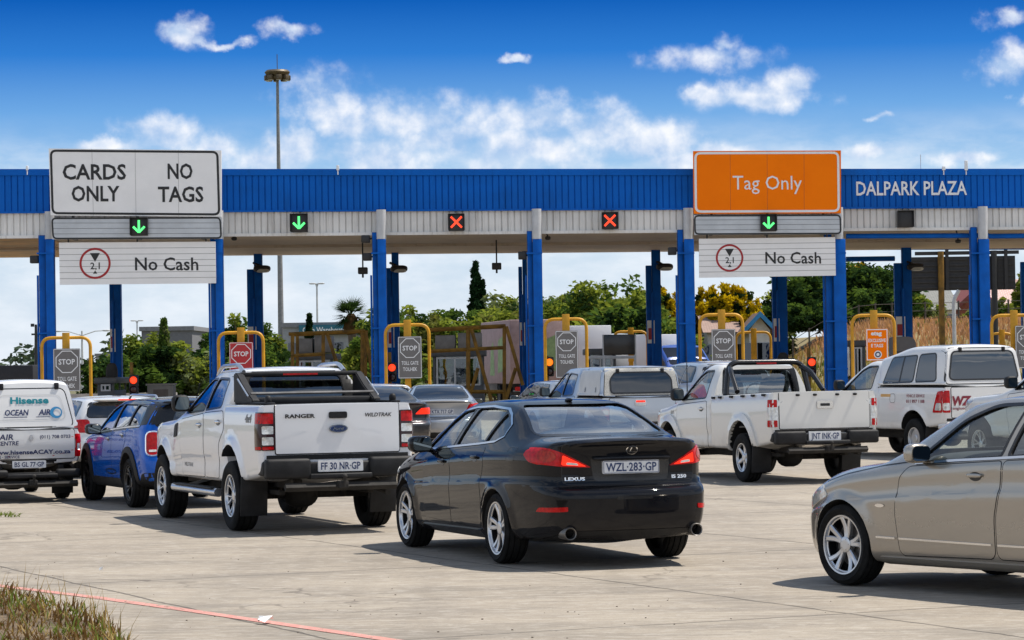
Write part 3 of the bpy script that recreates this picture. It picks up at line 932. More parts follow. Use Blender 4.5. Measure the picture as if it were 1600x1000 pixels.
# rear lights wrap round the corners
LG = [M['red'], M['brake'], M['clear'], M['trim']]
for sg in (1, -1):
    o_ = [(.355, .875), (.60, 1.005), (.69, 1.045), (.765, 1.045), (.775, .91), (.60, .885)]
    sh = [(round_poly([(sg * a, b) for a, b in o_], .03), None, 0)]
    o = lay_obj('tail_light', S, sh, 'B', LG, root, .010, .04, skirt=.02)
    i1 = round_poly([(sg * a, b) for a, b in [(.40, .885), (.60, .988), (.61, .900)]], .015)
    lay_obj('brake_lamp', S, [(i1, None, 0)], 'B', M['brake'], o, .0135, .04)
    i2 = round_poly([(sg * a, b) for a, b in [(.47, .895), (.57, .903), (.565, .925), (.48, .915)]], .008)
    lay_obj('reverse_lamp', S, [(i2, None, 0)], 'B', M['clear'], o, .016, .04)
    i3 = ellipse((sg * .70, .975), .055, .05)
    lay_obj('indicator_lamp', S, [(i3, None, 0)], 'B', M['amber'], o, .0135, .04)
    sd = 'L' if sg > 0 else 'R'
    o = lay_obj('tail_light', S, [(round_poly([(-.86, 1.045), (-.62, 1.025), (-.60, .985), (-.70, .925), (-.86, .90)], .03), None, 0)], sd, LG, root, .010, .04, skirt=.02)
    lay_obj('reflector', S, [(round_poly([(sg * a, b) for a, b in [(.60, .505), (.60, .545), (.76, .535), (.77, .495)]], .01), None, 0)], 'B', M['red'], root, .006, .04, skirt=.01)
# boot lid outline, plate recess, number plate, badges
lay_obj('boot_lid', S, [(round_poly([(-.605, .735), (.605, .735), (.605, 1.085), (-.605, 1.085)], .05), None, 0)], 'B', P_BLACK, root, .003, .035, skirt=.006)
lay_obj('shut_line', S, [seam(round_poly([(-.605, .735), (.605, .735), (.605, 1.085), (-.605, 1.085)], .05), .012)], 'B', M['trim'], root, .0015, .04)
lay_obj('plate_recess', S, [(round_poly([(-.34, .755), (.34, .755), (.37, .965), (-.37, .965)], .04), None, 0)], 'B', M['trim'], root, .004, .05)
bmh = NB()
p_, n_ = S.cast(0, .950, 'B'); blob(bmh, p_ + Vector((-.010, 0, .0)), (.02, .36, .018), 0, 4); obj('boot_handle_strip', bmh, P_BLACK, root, 60)
plate(root, S, (.008, .875), 'WZL·283·GP', .52, .113, off=.018)
lay_obj('badge', S, [(ellipse((0, 1.022), .055, .042, 28), ellipse((0, 1.022), .045, .033, 28), 0), (line_strip([(.004, 1.046), (.018, 1.006), (-.036, 1.006)], .010), None, 0)], 'B', M['chrome'], root, .008, .03)
lay_text('badge_lettering', S, 'LEXUS', .028, (.50, .765), 'B', M['chrome'], root, width=.17, off=.007, bold=.03)
lay_text('badge_lettering', S, 'IS 250', .030, (-.46, .765), 'B', M['chrome'], root, width=.15, off=.007, bold=.03)
# bumper details, exhausts
lay_obj('shut_line', S, [(line_strip([(.82, .715), (.4, .705), (0, .703), (-.4, .705), (-.82, .715)], .010), None, 0), (round_poly(rect(-.15, .60, .18, .625), .01), None, 0)], 'B', M['trim'], root, .002, .04)
lay_obj('bumper_valance', S, [(round_poly([(.70, .25), (-.70, .25), (-.60, .335), (.60, .335)], .03), None, 0)], 'B', M['black'], root, .004, .05)
for sg in (1, -1):
    bm = NB(); c = (-1.10, sg * .585, .315)
    lathe(bm, [(.052, -.06), (.056, -.055), (.056, .14), (.03, .14), (.046, .10), (.046, -.055)], 24, 'x', c, close=True)
    lathe(bm, [(.045, .07), (.045, .08)], 20, 'x', c, mi=1)
    obj('exhaust_tip', bm, [M['steel'], M['well']], root, 40)
lay_obj('fuel_flap', S, [seam(round_poly(rect(-.42, .93, -.24, 1.045), .03), .008)], 'L', M['trim'], root, .0015, .05)
lay_obj('sill_strip', S, [(round_poly([(.45, .215), (2.3, .215), (2.3, .265), (.5, .285)], .02), None, 0)], 'L', P_BLACK, root, .014, .06, skirt=.02, mirror=True)
lay_obj('headlight', S, [(round_poly([(3.05, .72), (3.36, .60), (3.34, .68), (3.10, .79)], .03), None, 0)], 'L', M['clear'], root, .006, .04, skirt=.02, mirror=True)
lay_obj('parcel_shelf', Surf(Skin(W=[(-.4, .6), (.1, .6)], zb=[(-.4, 1.0), (.1, 1.0)], belt=[(-.4, 1.02), (.1, 1.02)], top=[(-.4, 1.06), (.1, 1.03)], we=[(-.4, .58), (.1, .58)], n=4).build(NB())), [(rect(-.38, -.57, .05, .57), None, 0)], 'T', M['cabin'], root, .002, .2)
bmd = NB(); blob(bmd, (2.05, 0, .90), (.32, .66, .12), 0, 3.5); obj('dashboard', bmd, M['cabin'], root, 60)
door_mirror(root, 1.98, .86, 1.03, P_BLACK, (.085, .115, .08))
bma = NB(); p_, n_ = S.cast(.42, 0, 'T'); blob(bma, p_ + Vector((0, 0, .012)), (.07, .028, .02), 0, 2.2); obj('roof_aerial', bma, P_BLACK, root, 60)
# ------------------------------------------------------------------ pickup assembly
def pickup(name, label, pose, sp, cat='pickup'):
    root = thing(name, label, cat, (pose[0], pose[1], 0), R(pose[2] + 90), None)
    P = sp['paint']; w, wb, r = sp['w'], sp['wb'], sp['r']
    xr, xc, xf = sp['xr'], sp['xc'], sp['xf']
    rail, roof, belt0, belt1 = sp['rail'], sp['roof'], sp['belt0'], sp['belt1']     # belt height at cab back / at cowl
    cowl, zb = sp['cowl'], sp.get('zb', .50)
    wsb, wst = cowl, sp['wst']                  # windscreen foot and head along x
    fa = (wb, r + sp.get('azf', .03), sp['raf']); ra = (0, r + sp.get('azr', .08), sp['rar'])
    hood = sp.get('hood', belt1 + .03)
    # --- cab
    sk = Skin(
        W=[(xc, w * .955), (xc + .10, w * .98), (xc + .5, w), (cowl, w), (cowl + .6, w * .99), (xf - .25, w * .93), (xf - .08, w * .80), (xf, w * .62)],
        zb=[(xc, zb), (cowl, zb), (xf - .5, zb), (xf, zb + .05)],
        belt=[(xc, belt0), (cowl - .2, belt1), (cowl + .3, hood - .07), (xf - .3, hood - .14), (xf, hood - .42)],
        top=[(xc, roof - .035), (xc + .12, roof - .012), (xc + .45, roof), (wst - .15, roof - .015), (wst, roof - .06), ((wst + wsb) / 2 + .03, (roof + hood) / 2 + .0), (wsb, hood + .015), (wsb + .25, hood - .005), (xf - .35, hood - .09), (xf - .12, hood - .18), (xf, hood - .36)],
        we=[(xc, w * .70), (xc + .2, w * .72), (wst - .1, w * .71), (wst + .15, w * .74), (wsb, w * .87), (xf - .4, w * .82), (xf, w * .45)],
        crown=.035, side=[(.975, .04), (.985, .16), (.975, .30), (1.0, .40), (1.0, .62), (.992, .80), (.992, .92)],
        rear=[(.4, .0), (belt0, 0), (roof, sp.get('lean', .10)), (roof + .3, .2)], front=[(.4, -.1), (.7, 0), (1.2, -.02)], bow_f=.12, depth_r=.35,
        arches=(fa,), flare=sp.get('flare', .03), flare_w=.11, n=64)
    bm = sk.build(NB()); S = Surf(bm)
    cut = [well_cut(*fa, w)]
    ins = NB()
    ic = Skin(W=[(xc, w), (cowl + .2, w)], zb=[(xc, .72), (cowl + .2, .72)], belt=[(xc, belt0), (cowl + .2, belt1)],
              top=[(xc, roof), (wst - .15, roof - .015), (wst, roof - .06), ((wst + wsb) / 2 + .03, (roof + hood) / 2), (wsb, hood), (cowl + .2, hood - .03)],
              we=[(xc, w * .70), (wst - .1, w * .71), (wsb, w * .87), (cowl + .2, w * .85)], inset=.055, xs=[xc + .16 + (cowl - .12 - xc - .16) * i / 18 for i in range(19)], crown=.03)
    cut.append(ic.build(ins))
    for p in sp['wins']: cut.append(win_cut([p], .25, 1.4))
    rw = sp.get('rear_win')
    if rw: cut.append(win_cut([rw], xc - 1, xc + .5, 'x'))
    fw = round_poly([(-w * .82, hood + .05), (w * .82, hood + .05), (w * .64, roof - .10), (-w * .64, roof - .10)], .05)
    cut.append(win_cut([fw], wst - .25, xf, 'x'))
    shell_obj('cab', bm, cut, [P, M['well']], root)
    for i, p in enumerate(sp['wins']):
        for sd in ('L', 'R'): lay_obj('side_window', S, [(grow(p, .012), None, 0)], sd, sp.get('glass', M['gl']), root, -.012, .08)
    lay_obj('window_trim', S, [(grow(p, .024), p, 0) for p in sp['wins']], 'L', M['trim'], root, .002, .09, mirror=True)
    lay_obj('windscreen', S, [(grow(fw, .012), None, 0)], 'F', M['gl'], root, -.012, .09)
    if rw:
        lay_obj('rear_window', S, [(grow(rw, .012), None, 0)], 'B', sp.get('rear_glass', M['gl']), root, -.012, .08)
        lay_obj('window_trim', S, [(grow(rw, sp.get('rear_frame', .03)), rw, 0)], 'B', M['trim'], root, .002, .08)
    for d in sp['doors']:
        for sd in ('L', 'R'):
            o = lay_obj('door', S, [(grow(d['poly'], -.004), None, 0)], sd, P, root, .003, .05, skirt=.005)
            handle(root, S, *d['handle'], sp.get('handle_m', M['trim']), sides=(sd,), parent=o, l=.19)
    lay_obj('shut_line', S, [seam(d['poly'], .012) for d in sp['doors']], 'L', M['trim'], root, .0015, .06, mirror=True)
    lay_obj('headlight', S, [(round_poly([(xf - .55, hood - .16), (xf - .12, hood - .34), (xf - .10, hood - .22), (xf - .45, hood - .10)], .03), None, 0)], 'L', M['clear'], root, .006, .05, skirt=.02, mirror=True)
    # --- load bed
    xb = xc - .025
    sb = Skin(W=[(xr, w * .955), (xr + .03, w * .985), (xr + .12, w), (xb - .05, w), (xb, w * .99)], zb=[(xr, zb + .12), (-.5, zb + .05), (.6, zb), (xb, zb)],
              belt=[(xr, rail - .03), (xb, sp.get('rail_f', rail) - .03)], top=[(xr, rail), (xb, sp.get('rail_f', rail))], we=[(xr, w * .93), (xb, w * .95)], crown=.008,
              side=[(.96, .03), (.985, .15), (1.0, .40), (1.0, .70), (.99, .92)], arches=(ra,), flare=sp.get('flare', .03), flare_w=.11,
              rear=[(.5, .03), (.8, 0), (rail, .012), (2, .02)], bow_r=.015, n=40, depth_r=.2)
    bm = sb.build(NB()); SB = Surf(bm)
    cut = [well_cut(*ra, w)]
    c = NB(); box(c, (xr + .055, -w * .89, .80), (xb - .05, w * .89, rail + .5)); cut.append(c)
    shell_obj('load_bed', bm, cut, [P, M['black'] if not sp.get('canopy') else M['well']], root)
    tg = sp['tailgate']           # half width, bottom, top
    poly = round_poly(rect(-tg[0], tg[1], tg[0], tg[2]), [.02, .02, .03, .03])
    lay_obj('shut_line', SB, [(grow(poly, .010), grow(poly, -.006), 0)], 'B', M['trim'], root, .0015, .07)
    lay_obj('tailgate_gap', SB, [(rect(-tg[0] - .10, tg[1] - .065, tg[0] + .10, tg[1] - .012), None, 0)], 'B', M['trim'], root, .003, .07)
    o = lay_obj('tailgate', SB, [(grow(poly, -.002), None, 0)], 'B', P, root, .012, .06, skirt=.012)
    # --- tail lights
    for sg in (1, -1):
        sp['lights'](root, SB, sg)
    # --- bumper
    bz0, bz1, bx = sp['bumper']
    bw = w * .97
    bm = NB()
    for sg in (1, -1):
        box(bm, (xr - bx, sg * .33, bz0), (xr + .02, sg * bw * .985, bz1), bevel=.035, seg=3)
        box(bm, (xr - .04, sg * (bw - .12), bz0 + .03), (xr + .26, sg * bw, bz1 - .02), bevel=.035, seg=3)
    box(bm, (xr - bx + .05, -.36, bz0 - .01), (xr + .02, .36, bz1 - .04), bevel=.02)
    box(bm, (xr - bx - .012, -.345, bz0 - .005), (xr - bx + .1, .345, bz0 + .05), bevel=.012)
    obj('rear_bumper', bm, sp.get('bumper_m', M['black']), root, 45)
    # --- running gear
    bm = NB()
    tube(bm, [(0, -w * .8, r), (0, w * .8, r)], .05, 12); blob(bm, (.0, .08, r), (.17, .20, .16), 0, 2.2)
    for sg in (1, -1):
        box(bm, (-.75, sg * .50 - .035, r + .02), (.75, sg * .50 + .035, r + .07), bevel=.01)
        box(bm, (xr + .06, sg * .42 - .04, zb - .02), (wb + .5, sg * .42 + .04, zb + .09), bevel=.01)
        tube(bm, [(-.12, sg * .38, r - .02), (-.25, sg * .36, zb + .05)], .03, 8)
    tube(bm, [(wb, -w * .8, r), (wb, w * .8, r)], .05, 12); box(bm, (.6, -.36, .34), (wb - .2, .36, .60), bevel=.05)
    tube(bm, [(1.2, -.3, .40), (.3, -.55, .46), (-.3, -.58, .5), (xr + .12, -.60, .42)], .035, 8)
    obj('chassis', bm, M['under'], root)
    bm = NB()
    tube(bm, [(xr - bx + .02, -.62, bz0 - .09), (xr - bx + .02, .62, bz0 - .09)], .045, 4)
    box(bm, (xr - bx - .10, -.05, bz0 - .11), (xr - bx + .05, .05, bz0 - .03), bevel=.01)
    tube(bm, [(xr - bx - .10, 0, bz0 - .09), (xr - bx - .12, 0, bz0 + .0)], .018, 8); blob(bm, (xr - bx - .12, 0, bz0 + .02), (.028, .028, .028), 0, 2)
    for sg in (1, -1): tube(bm, [(xr - bx + .02, sg * .5, bz0 - .09), (xr + .2, sg * .44, bz0 - .02)], .03, 6)
    obj('tow_bar', bm, M['under'], root)
    bm = NB()
    for sg in (1, -1):
        b1 = NB(); q = Matrix.Rotation(R(-6), 4, 'Y'); q.translation = (-ra[2] * .98, sg * (w - .13), r + .06)
        box(b1, (-.008, -.15, -.27), (.008, .15, .16), bevel=.004, mtx=q); obj('mud_flap', b1, M['black'], root)
    # arch liners lip
    if sp.get('arch_m'):
        for (xa, za, rr_), SS in ((fa, S), (ra, SB)):
            pts = [(xa + rr_ * math.cos(R(q)), za + rr_ * math.sin(R(q))) for q in range(-4, 185, 9)]
            po = [(xa + (rr_ + sp['arch_w']) * math.cos(R(q)), za + (rr_ + sp['arch_w']) * math.sin(R(q))) for q in range(-4, 185, 9)]
            for sd in ('L', 'R'): lay_obj('arch_flare', SS, [(po + list(reversed(pts)), None, 0)], sd, sp['arch_m'], root, sp.get('arch_h', .015), .08, skirt=.03)
    wheels(root, wb, sp['track'], r, sp['tw'], sp['rr'], sp['rim'], sp.get('rim_m'), sp.get('rim_b'))
    seats(root, sp['seat_x'], .36, .80, sp.get('seat_top', 1.50), bench=sp.get('bench'))
    bmd = NB(); blob(bmd, (cowl - .12, 0, belt1 - .10), (.28, w * .80, .12), 0, 3.5); obj('dashboard', bmd, M['cabin'], root, 60)
    door_mirror(root, cowl - .28, w * .96, belt1 + .12, sp.get('mirror_m', M['black']), (.075, .105, .10))
    # --- canopy over the bed
    if sp.get('canopy'):
        cn = sp['canopy']; ct, h0 = cn['top'], rail - .01
        wt = w * cn.get('we', .80); x1 = xb + cn.get('over', -.02); tf = cn.get('top_f', ct)
        sc_ = Skin(W=[(xr + .02, w * .93), (xr + .08, w * .965), (x1 - .06, w * .965), (x1, w * .94)], zb=[(xr, h0 + .03), (x1, h0 + .03)], belt=[(xr, h0 + .10), (x1, h0 + .10)],
                   top=[(xr + .02, ct - .05), (xr + .10, ct - .012), (xr + .35, ct), ((xr + x1) / 2, ct), (x1 - .3, tf), (x1, tf - .05)], we=[(xr, wt), (x1, wt * .98)], crown=.05,
                   side=[(1.0, .2), (1.0, .5), (1.0, .8)], rear=[(h0, 0), (ct, cn.get('rake', .10)), (ct + .2, .2)], n=30, depth_r=.45)
        bm = sc_.build(NB()); SC_ = Surf(bm)
        shell_obj('canopy', bm, [], [cn.get('paint', P)], root)
        bm = NB(); box(bm, (xr + .03, -w * .955, h0 - .012), (x1 - .02, w * .955, h0 + .012)); obj('canopy_seal', bm, M['trim'], root)
        for p in cn.get('wins', []):
            for sd in ('L', 'R'):
                lay_obj('canopy_window', SC_, [(p, None, 0)], sd, cn.get('glass', M['gl_black']), root, .006, .08)
                lay_obj('window_trim', SC_, [(grow(p, .028), p, 0)], sd, M['trim'], root, .007, .1, skirt=.006)
        if cn.get('panel'):
            for sd in ('L', 'R'): lay_obj('canopy_side_door', SC_, [(cn['panel'], None, 0)], sd, cn['panel_m'], root, .006, .08, skirt=.008)
        if cn.get('hatch'):
            hp = cn['hatch']
            lay_obj('shut_line', SC_, [seam(hp, .018)], 'B', M['trim'], root, .002, .08)
            lay_obj('canopy_hatch', SC_, [(grow(hp, -.008), None, 0)], 'B', cn.get('hatch_m', P), root, .008, .08, skirt=.01)
        if cn.get('rear_win'):
            q = cn['rear_win']
            lay_obj('canopy_rear_window', SC_, [(q, None, 0)], 'B', cn.get('glass', M['gl_black']), root, .014, .08)
            lay_obj('window_trim', SC_, [(grow(q, .030), q, 0)], 'B', M['trim'], root, .0145, .1, skirt=.008)
        bm = NB()
        for sg in (1, -1):
            p_, n_ = SC_.cast(sg * cn.get('hinge', .45), ct - .10, 'B'); box(bm, (p_.x - .035, p_.y - .03, p_.z - .045), (p_.x + .02, p_.y + .03, p_.z + .045), bevel=.01)
        obj('hatch_hinges', bm, M['black'], root)
    else: SC_ = None
    return root, S, SB, SC_
def steplight(y0, y1, z0, z1, bands, wrap=.13, frame='trim'):
    """upright pickup lamp wrapping the corner; bands: list of (z low fraction, z high fraction, material)"""
    def f(root, SB, sg):
        sd = 'L' if sg > 0 else 'R'
        x0 = SB.cast(0, (z0 + z1) / 2, 'B')[0].x
        o = lay_obj('tail_light', SB, [(round_poly(rect(sg * y0, z0, sg * y1, z1), .012), None, 0)], 'B', M[frame], root, .014, .05, skirt=.02)
        o2 = lay_obj('tail_light', SB, [(round_poly(rect(x0 + .015, z0, x0 + wrap, z1), .02), None, 0)], sd, M[frame], root, .012, .05, skirt=.02)
        for a, b, m in bands:
            za, zb_ = z0 + (z1 - z0) * a, z0 + (z1 - z0) * b
            lay_obj('lamp_lens', SB, [(round_poly(rect(sg * (y0 + .012), za, sg * (y1 - .005), zb_), .012), None, 0)], 'B', M[m], o, .0175, .05)
            if m != 'clear': lay_obj('lamp_lens', SB, [(round_poly(rect(x0 + .025, za, x0 + wrap - .02, zb_), .012), None, 0)], sd, M[m], o2, .0155, .05)
    return f
# ------------------------------------------------------------------ white double-cab with sports bar
P_WHITE = paint('white_paint', (.74, .745, .76), .0, .30, dirt=.55)
rg = dict(w=.865, wb=3.22, r=.388, xr=-1.18, xc=.36, xf=4.02, rail=1.395, roof=1.80, belt0=1.36, belt1=1.27, cowl=2.40, wst=1.56, zb=.50, hood=1.25,
    azf=.04, raf=.455, azr=.085, rar=.475, track=1.53, tw=.265, rr=.238, rim='six_split', rim_m=M['alloy'], rim_b=M['trim'], paint=P_WHITE, flare=.035, lean=.12,
    wins=[round_poly([(2.12, 1.285), (1.27, 1.325), (1.25, 1.66), (1.50, 1.655), (1.66, 1.60)], [.03, .03, .03, .06, .05]),
          round_poly([(1.20, 1.33), (.56, 1.365), (.66, 1.63), (.74, 1.66), (1.18, 1.665)], [.03, .04, .05, .04, .03])],
    glass=M['gl_mid'], rear_win=round_poly([(-.57, 1.40), (.57, 1.40), (.52, 1.69), (-.52, 1.69)], .05), rear_glass=M['gl_dark'], rear_frame=.085,
    doors=[dict(poly=round_poly([(2.30, .60), (2.34, .9), (2.30, 1.20), (1.25, 1.28), (1.23, .56), (2.25, .55)], .05), handle=(1.42, 1.15)),
           dict(poly=round_poly([(1.21, .56), (1.22, 1.285), (.44, 1.315), (.42, 1.10), (.58, .95), (.62, .56)], .05), handle=(.60, 1.19))],
    tailgate=(.69, .865, 1.39), bumper=(.60, .815, .13), seat_x=1.55, bench=.80, seat_top=1.56, handle_m=M['chrome'],
    lights=steplight(.70, .835, .905, 1.31, [(.70, .97, 'red'), (.43, .64, 'clear'), (.14, .35, 'clear'), (.02, .10, 'red')], .17, 'smoke'))
root, S, SB, _ = pickup('double_cab_pickup', 'white double cab pickup with black sports bar and black rear bumper, nearest of the pickups', (-2.30, 31.7, 20.4), rg)
x0 = SB.cast(0, 1.1, 'B')[0].x
bm = NB(); prism(bm, round_poly(rect(-.10, 1.235, .10, 1.305), .02), x0 - .028, x0 + .02, 'x'); obj('tailgate_handle', bm, M['black'], root)
bm = NB(); prism(bm, ellipse((.0, 1.125), .105, .043, 30), x0 - .028, x0 + .02, 'x'); o = obj('badge', bm, M['chrome'], root)
bm = NB(); prism(bm, ellipse((.0, 1.125), .092, .034, 30), x0 - .032, x0 + .02, 'x'); obj('badge_field', bm, mat('badge_blue', (.01, .03, .12), .3, coat=1), o)
bm = NB(); text_on(bm, 'Ford', .034, (x0 - .035, 0, 1.108), (0, -1, 0), (0, 0, 1), width=.125, bold=.02, shear=.3); obj('badge_lettering', bm, M['chrome'], o, flat=True)
bm = NB(); text_on(bm, 'RANGER', .040, (x0 - .018, .42, 1.245), (0, -1, 0), (0, 0, 1), width=.33, bold=.035); obj('tailgate_lettering', bm, M['black'], root, flat=True)
bm = NB(); text_on(bm, 'WILDTRAK', .040, (x0 - .018, -.455, 1.245), (0, -1, 0), (0, 0, 1), width=.30, bold=.02, shear=.25); obj('tailgate_lettering', bm, M['black'], root, flat=True)
lay_text('side_lettering', SB, '4x4', .085, (-.72, 1.20), 'L', M['steel'], root, width=.26, bold=.03, shear=.25)
lay_text('side_lettering', S, 'WILDTRAK', .045, (1.98, .66), 'L', M['steel'], root, width=.42, bold=.02)
lay_obj('wing_vent', S, [(round_poly([(2.50, 1.0), (2.66, .98), (2.60, 1.13), (2.46, 1.16)], .03), None, 0)], 'L', M['black'], root, .01, .05, skirt=.01, mirror=True)
# plate sits in the bumper step
def bumper_plate(root, x, z, y, text, w=.50, h=.112):
    bm = NB(); prism(bm, round_poly(rect(y - w / 2, z - h / 2, y + w / 2, z + h / 2), .012), x - .006, x + .02, 'x')
    o = obj('number_plate', bm, M['white_plate'], root)
    t = NB(); text_on(t, text, h * .62, (x - .0085, y, z - h * .31), (0, -1, 0), (0, 0, 1), width=w * .88, bold=.02)
    obj('plate_lettering', t, M['plate_ink'], o, flat=True)
bumper_plate(root, -1.18 - .13 + .03, .728, .0, 'FF 30 NR·GP', .50, .118)
rwp = rg['rear_win']; lay_obj('rear_surround', S, [([(y * 1.26, 1.375 + (z - 1.40) * .372 / .29) for y, z in rwp], [(y * 1.02, 1.545 + (z - 1.545) * 1.02) for y, z in rwp], 0)], 'B', M['black'], root, .0035, .06)
# sports bar: two sails and a top rail, cargo bar across the bed
for sg in (1, -1):
    bm = NB(); prism(bm, round_poly([(.345, 1.735), (.24, 1.735), (-.06, 1.58), (-.42, 1.44), (-.42, 1.40), (.345, 1.40)], [.05, .05, .1, .02, 0, 0]), sg * .645, sg * .735, 'y')
    bmesh.ops.bevel(bm, geom=bm.edges[:], offset=.012, segments=2, affect='EDGES')
    o = obj('sports_bar_leg', bm, M['black'], root)
    bm = NB(); tube(bm, [(.14, sg * .742, 1.665), (-.30, sg * .742, 1.475)], .010, 6); obj('bar_inlay', bm, M['alloy'], o)
bm = NB(); box(bm, (.22, -.68, 1.69), (.34, .68, 1.74), bevel=.02); obj('sports_bar_top', bm, M['black'], root)
bm = NB(); box(bm, (.205, -.2, 1.702), (.222, .2, 1.722)); obj('high_brake_light', bm, M['red'], root)
bm = NB(); tube(bm, [(-.26, -.70, 1.505), (-.26, .70, 1.505)], .016, 8); obj('cargo_bar', bm, M['steel'], root)
bm = NB(); box(bm, (-.33, -.70, 1.385), (.30, .70, 1.46), bevel=.02); obj('roller_cover_box', bm, M['black'], root)
for sg in (1, -1):
    bm = NB(); tube(bm, arc_path([(.46, sg * .585, 1.745), (.66, sg * .585, 1.825), (1.40, sg * .585, 1.81), (1.62, sg * .575, 1.715)], .12), .024, 8); obj('roof_rail', bm, M['alloy'], root)
    bm = NB(); tube(bm, [(-.62, sg * .93, .40)] * 0 + [(.60, sg * .86, .40), (2.65, sg * .86, .40)], .05, 10)
    for x in (.8, 2.4): tube(bm, [(x, sg * .86, .40), (x, sg * .45, .5)], .02, 6)
    o = obj('side_step', bm, M['alloy'], root)
    bm = NB(); box(bm, (.72, sg * .80, .435), (2.5, sg * .92, .455), bevel=.008); obj('step_tread', bm, M['black'], o)
    bm = NB(); box(bm, (-1.14, sg * .70 - .03, 1.39), (.30, sg * .70 + .03, 1.415), bevel=.01); obj('bed_rail_cap', bm, M['black'], root)
    bm = NB(); blob(bm, (-.95, sg * .70, 1.44), (.05, .035, .05), 0, 2.5); obj('tie_down', bm, M['black'], root)
# ------------------------------------------------------------------ white single-cab with tubular sports bar
P_CREAM = paint('cream_white_paint', (.70, .685, .645), .0, .34, dirt=.6)
bt = dict(w=.845, wb=3.0, r=.365, xr=-1.12, xc=1.24, xf=3.92, rail=1.335, rail_f=1.275, roof=1.765, belt0=1.235, belt1=1.165, cowl=2.78, wst=2.0, zb=.46, hood=1.15,
    azf=.05, raf=.45, azr=.08, rar=.47, track=1.47, tw=.25, rr=.215, rim='six', paint=P_CREAM, flare=.02, lean=.10,
    wins=[round_poly([(2.50, 1.205), (1.50, 1.245), (1.50, 1.64), (1.86, 1.635), (2.08, 1.56)], [.03, .04, .05, .07, .06])], glass=M['gl'],
    rear_win=round_poly([(-.56, 1.29), (.56, 1.29), (.51, 1.65), (-.51, 1.65)], .06), rear_glass=M['gl_mid'], rear_frame=.085,
    doors=[dict(poly=round_poly([(2.64, .50), (2.68, .8), (2.64, 1.12), (1.42, 1.19), (1.40, .52), (1.45, .47), (2.60, .47)], .05), handle=(1.62, 1.07))],
    handle_m=P_CREAM, tailgate=(.705, .80, 1.33), bumper=(.575, .765, .13), seat_x=1.85, seat_top=1.55,
    lights=steplight(.725, .83, .825, 1.225, [(.72, .99, 'red'), (.42, .66, 'clear'), (.01, .25, 'red')], .12, 'clear'),
    arch_m=P_CREAM, arch_w=.11, arch_h=.028)
root, S, SB, _ = pickup('single_cab_pickup', 'cream white single cab pickup with black tubular sports bar and flared arches', (4.16, 42.4, 17.6), bt)
x0 = SB.cast(0, 1.1, 'B')[0].x
bm = NB(); prism(bm, round_poly(rect(-.125, 1.085, .125, 1.20), .02), x0 - .026, x0 + .02, 'x'); o = obj('tailgate_handle', bm, M['chrome'], root)
bm = NB(); prism(bm, round_poly(rect(-.075, 1.12, .075, 1.16), .012), x0 - .03, x0 + .02, 'x'); obj('handle_cup', bm, M['trim'], o)
for y in (.42, .15, -.20, -.48):
    bm = NB(); blob(bm, (x0 - .01, y, 1.285), (.02, .032, .018), 0, 2.5); obj('cover_hook', bm, M['black'], root)
for x in (-.85, -.45, -.05, .40, .85, 1.12):
    for sg in (1, -1):
        bm = NB(); z = 1.335 - (x + 1.12) / 2.35 * .06; box(bm, (x - .045, sg * .825 - .03, z - .055), (x + .045, sg * .825 + .03, z - .02), bevel=.008); obj('cover_hook', bm, M['black'], root)
bumper_plate(root, -1.12 - .13 + .03, .690, .04, 'JNT INK·GP', .50, .135)
bm = NB(); tube(bm, arc_path([(.98, .68, 1.28), (1.06, .60, 1.768), (1.06, -.60, 1.768), (.98, -.68, 1.28)], .16, 7), .042, 10); o = obj('sports_bar', bm, M['trim'], root)
for sg in (1, -1):
    bm = NB(); tube(bm, arc_path([(1.06, sg * .58, 1.70), (.84, sg * .65, 1.62), (.48, sg * .70, 1.33)], .2, 6), .040, 10); obj('bar_brace', bm, M['trim'], o)
bm = NB(); box(bm, (1.0, -.16, 1.735), (1.025, .16, 1.762)); obj('high_brake_light', bm, M['red'], root)
bm = NB(); lathe(bm, [(.012, 0), (.010, .02), (.004, .9)], 6, 'z', (2.45, .74, 1.2)); obj('aerial', bm, M['black'], root)
lay_text('side_lettering', S, '3.0', .05, (2.86, .98), 'L', M['steel'], root, width=.12, bold=.02)

# ------------------------------------------------------------------ white single-cab with windowed canopy
P_WHITE2 = paint('fleet_white_paint', (.72, .715, .70), .0, .36, dirt=.6)
def wedge(root, SB, sg):
    sd = 'L' if sg > 0 else 'R'
    o = lay_obj('tail_light', SB, [(round_poly([(sg * .725, .83), (sg * .85, .83), (sg * .85, 1.215), (sg * .735, 1.22)], .02), None, 0)], 'B', M['red'], root, .012, .05, skirt=.02)
    o2 = lay_obj('tail_light', SB, [(round_poly([(-.96, .83), (-.66, .83), (-.82, 1.20), (-.96, 1.215)], .03), None, 0)], sd, M['red'], root, .012, .05, skirt=.02)
    lay_obj('lamp_lens', SB, [(round_poly([(-.95, .87), (-.74, .87), (-.80, 1.0), (-.95, 1.0)], .03), None, 0)], sd, M['clear'], o2, .016, .05)
    lay_obj('lamp_lens', SB, [(round_poly(rect(sg * .74, .87, sg * .845, 1.0), .02), None, 0)], 'B', M['clear'], o, .016, .05)
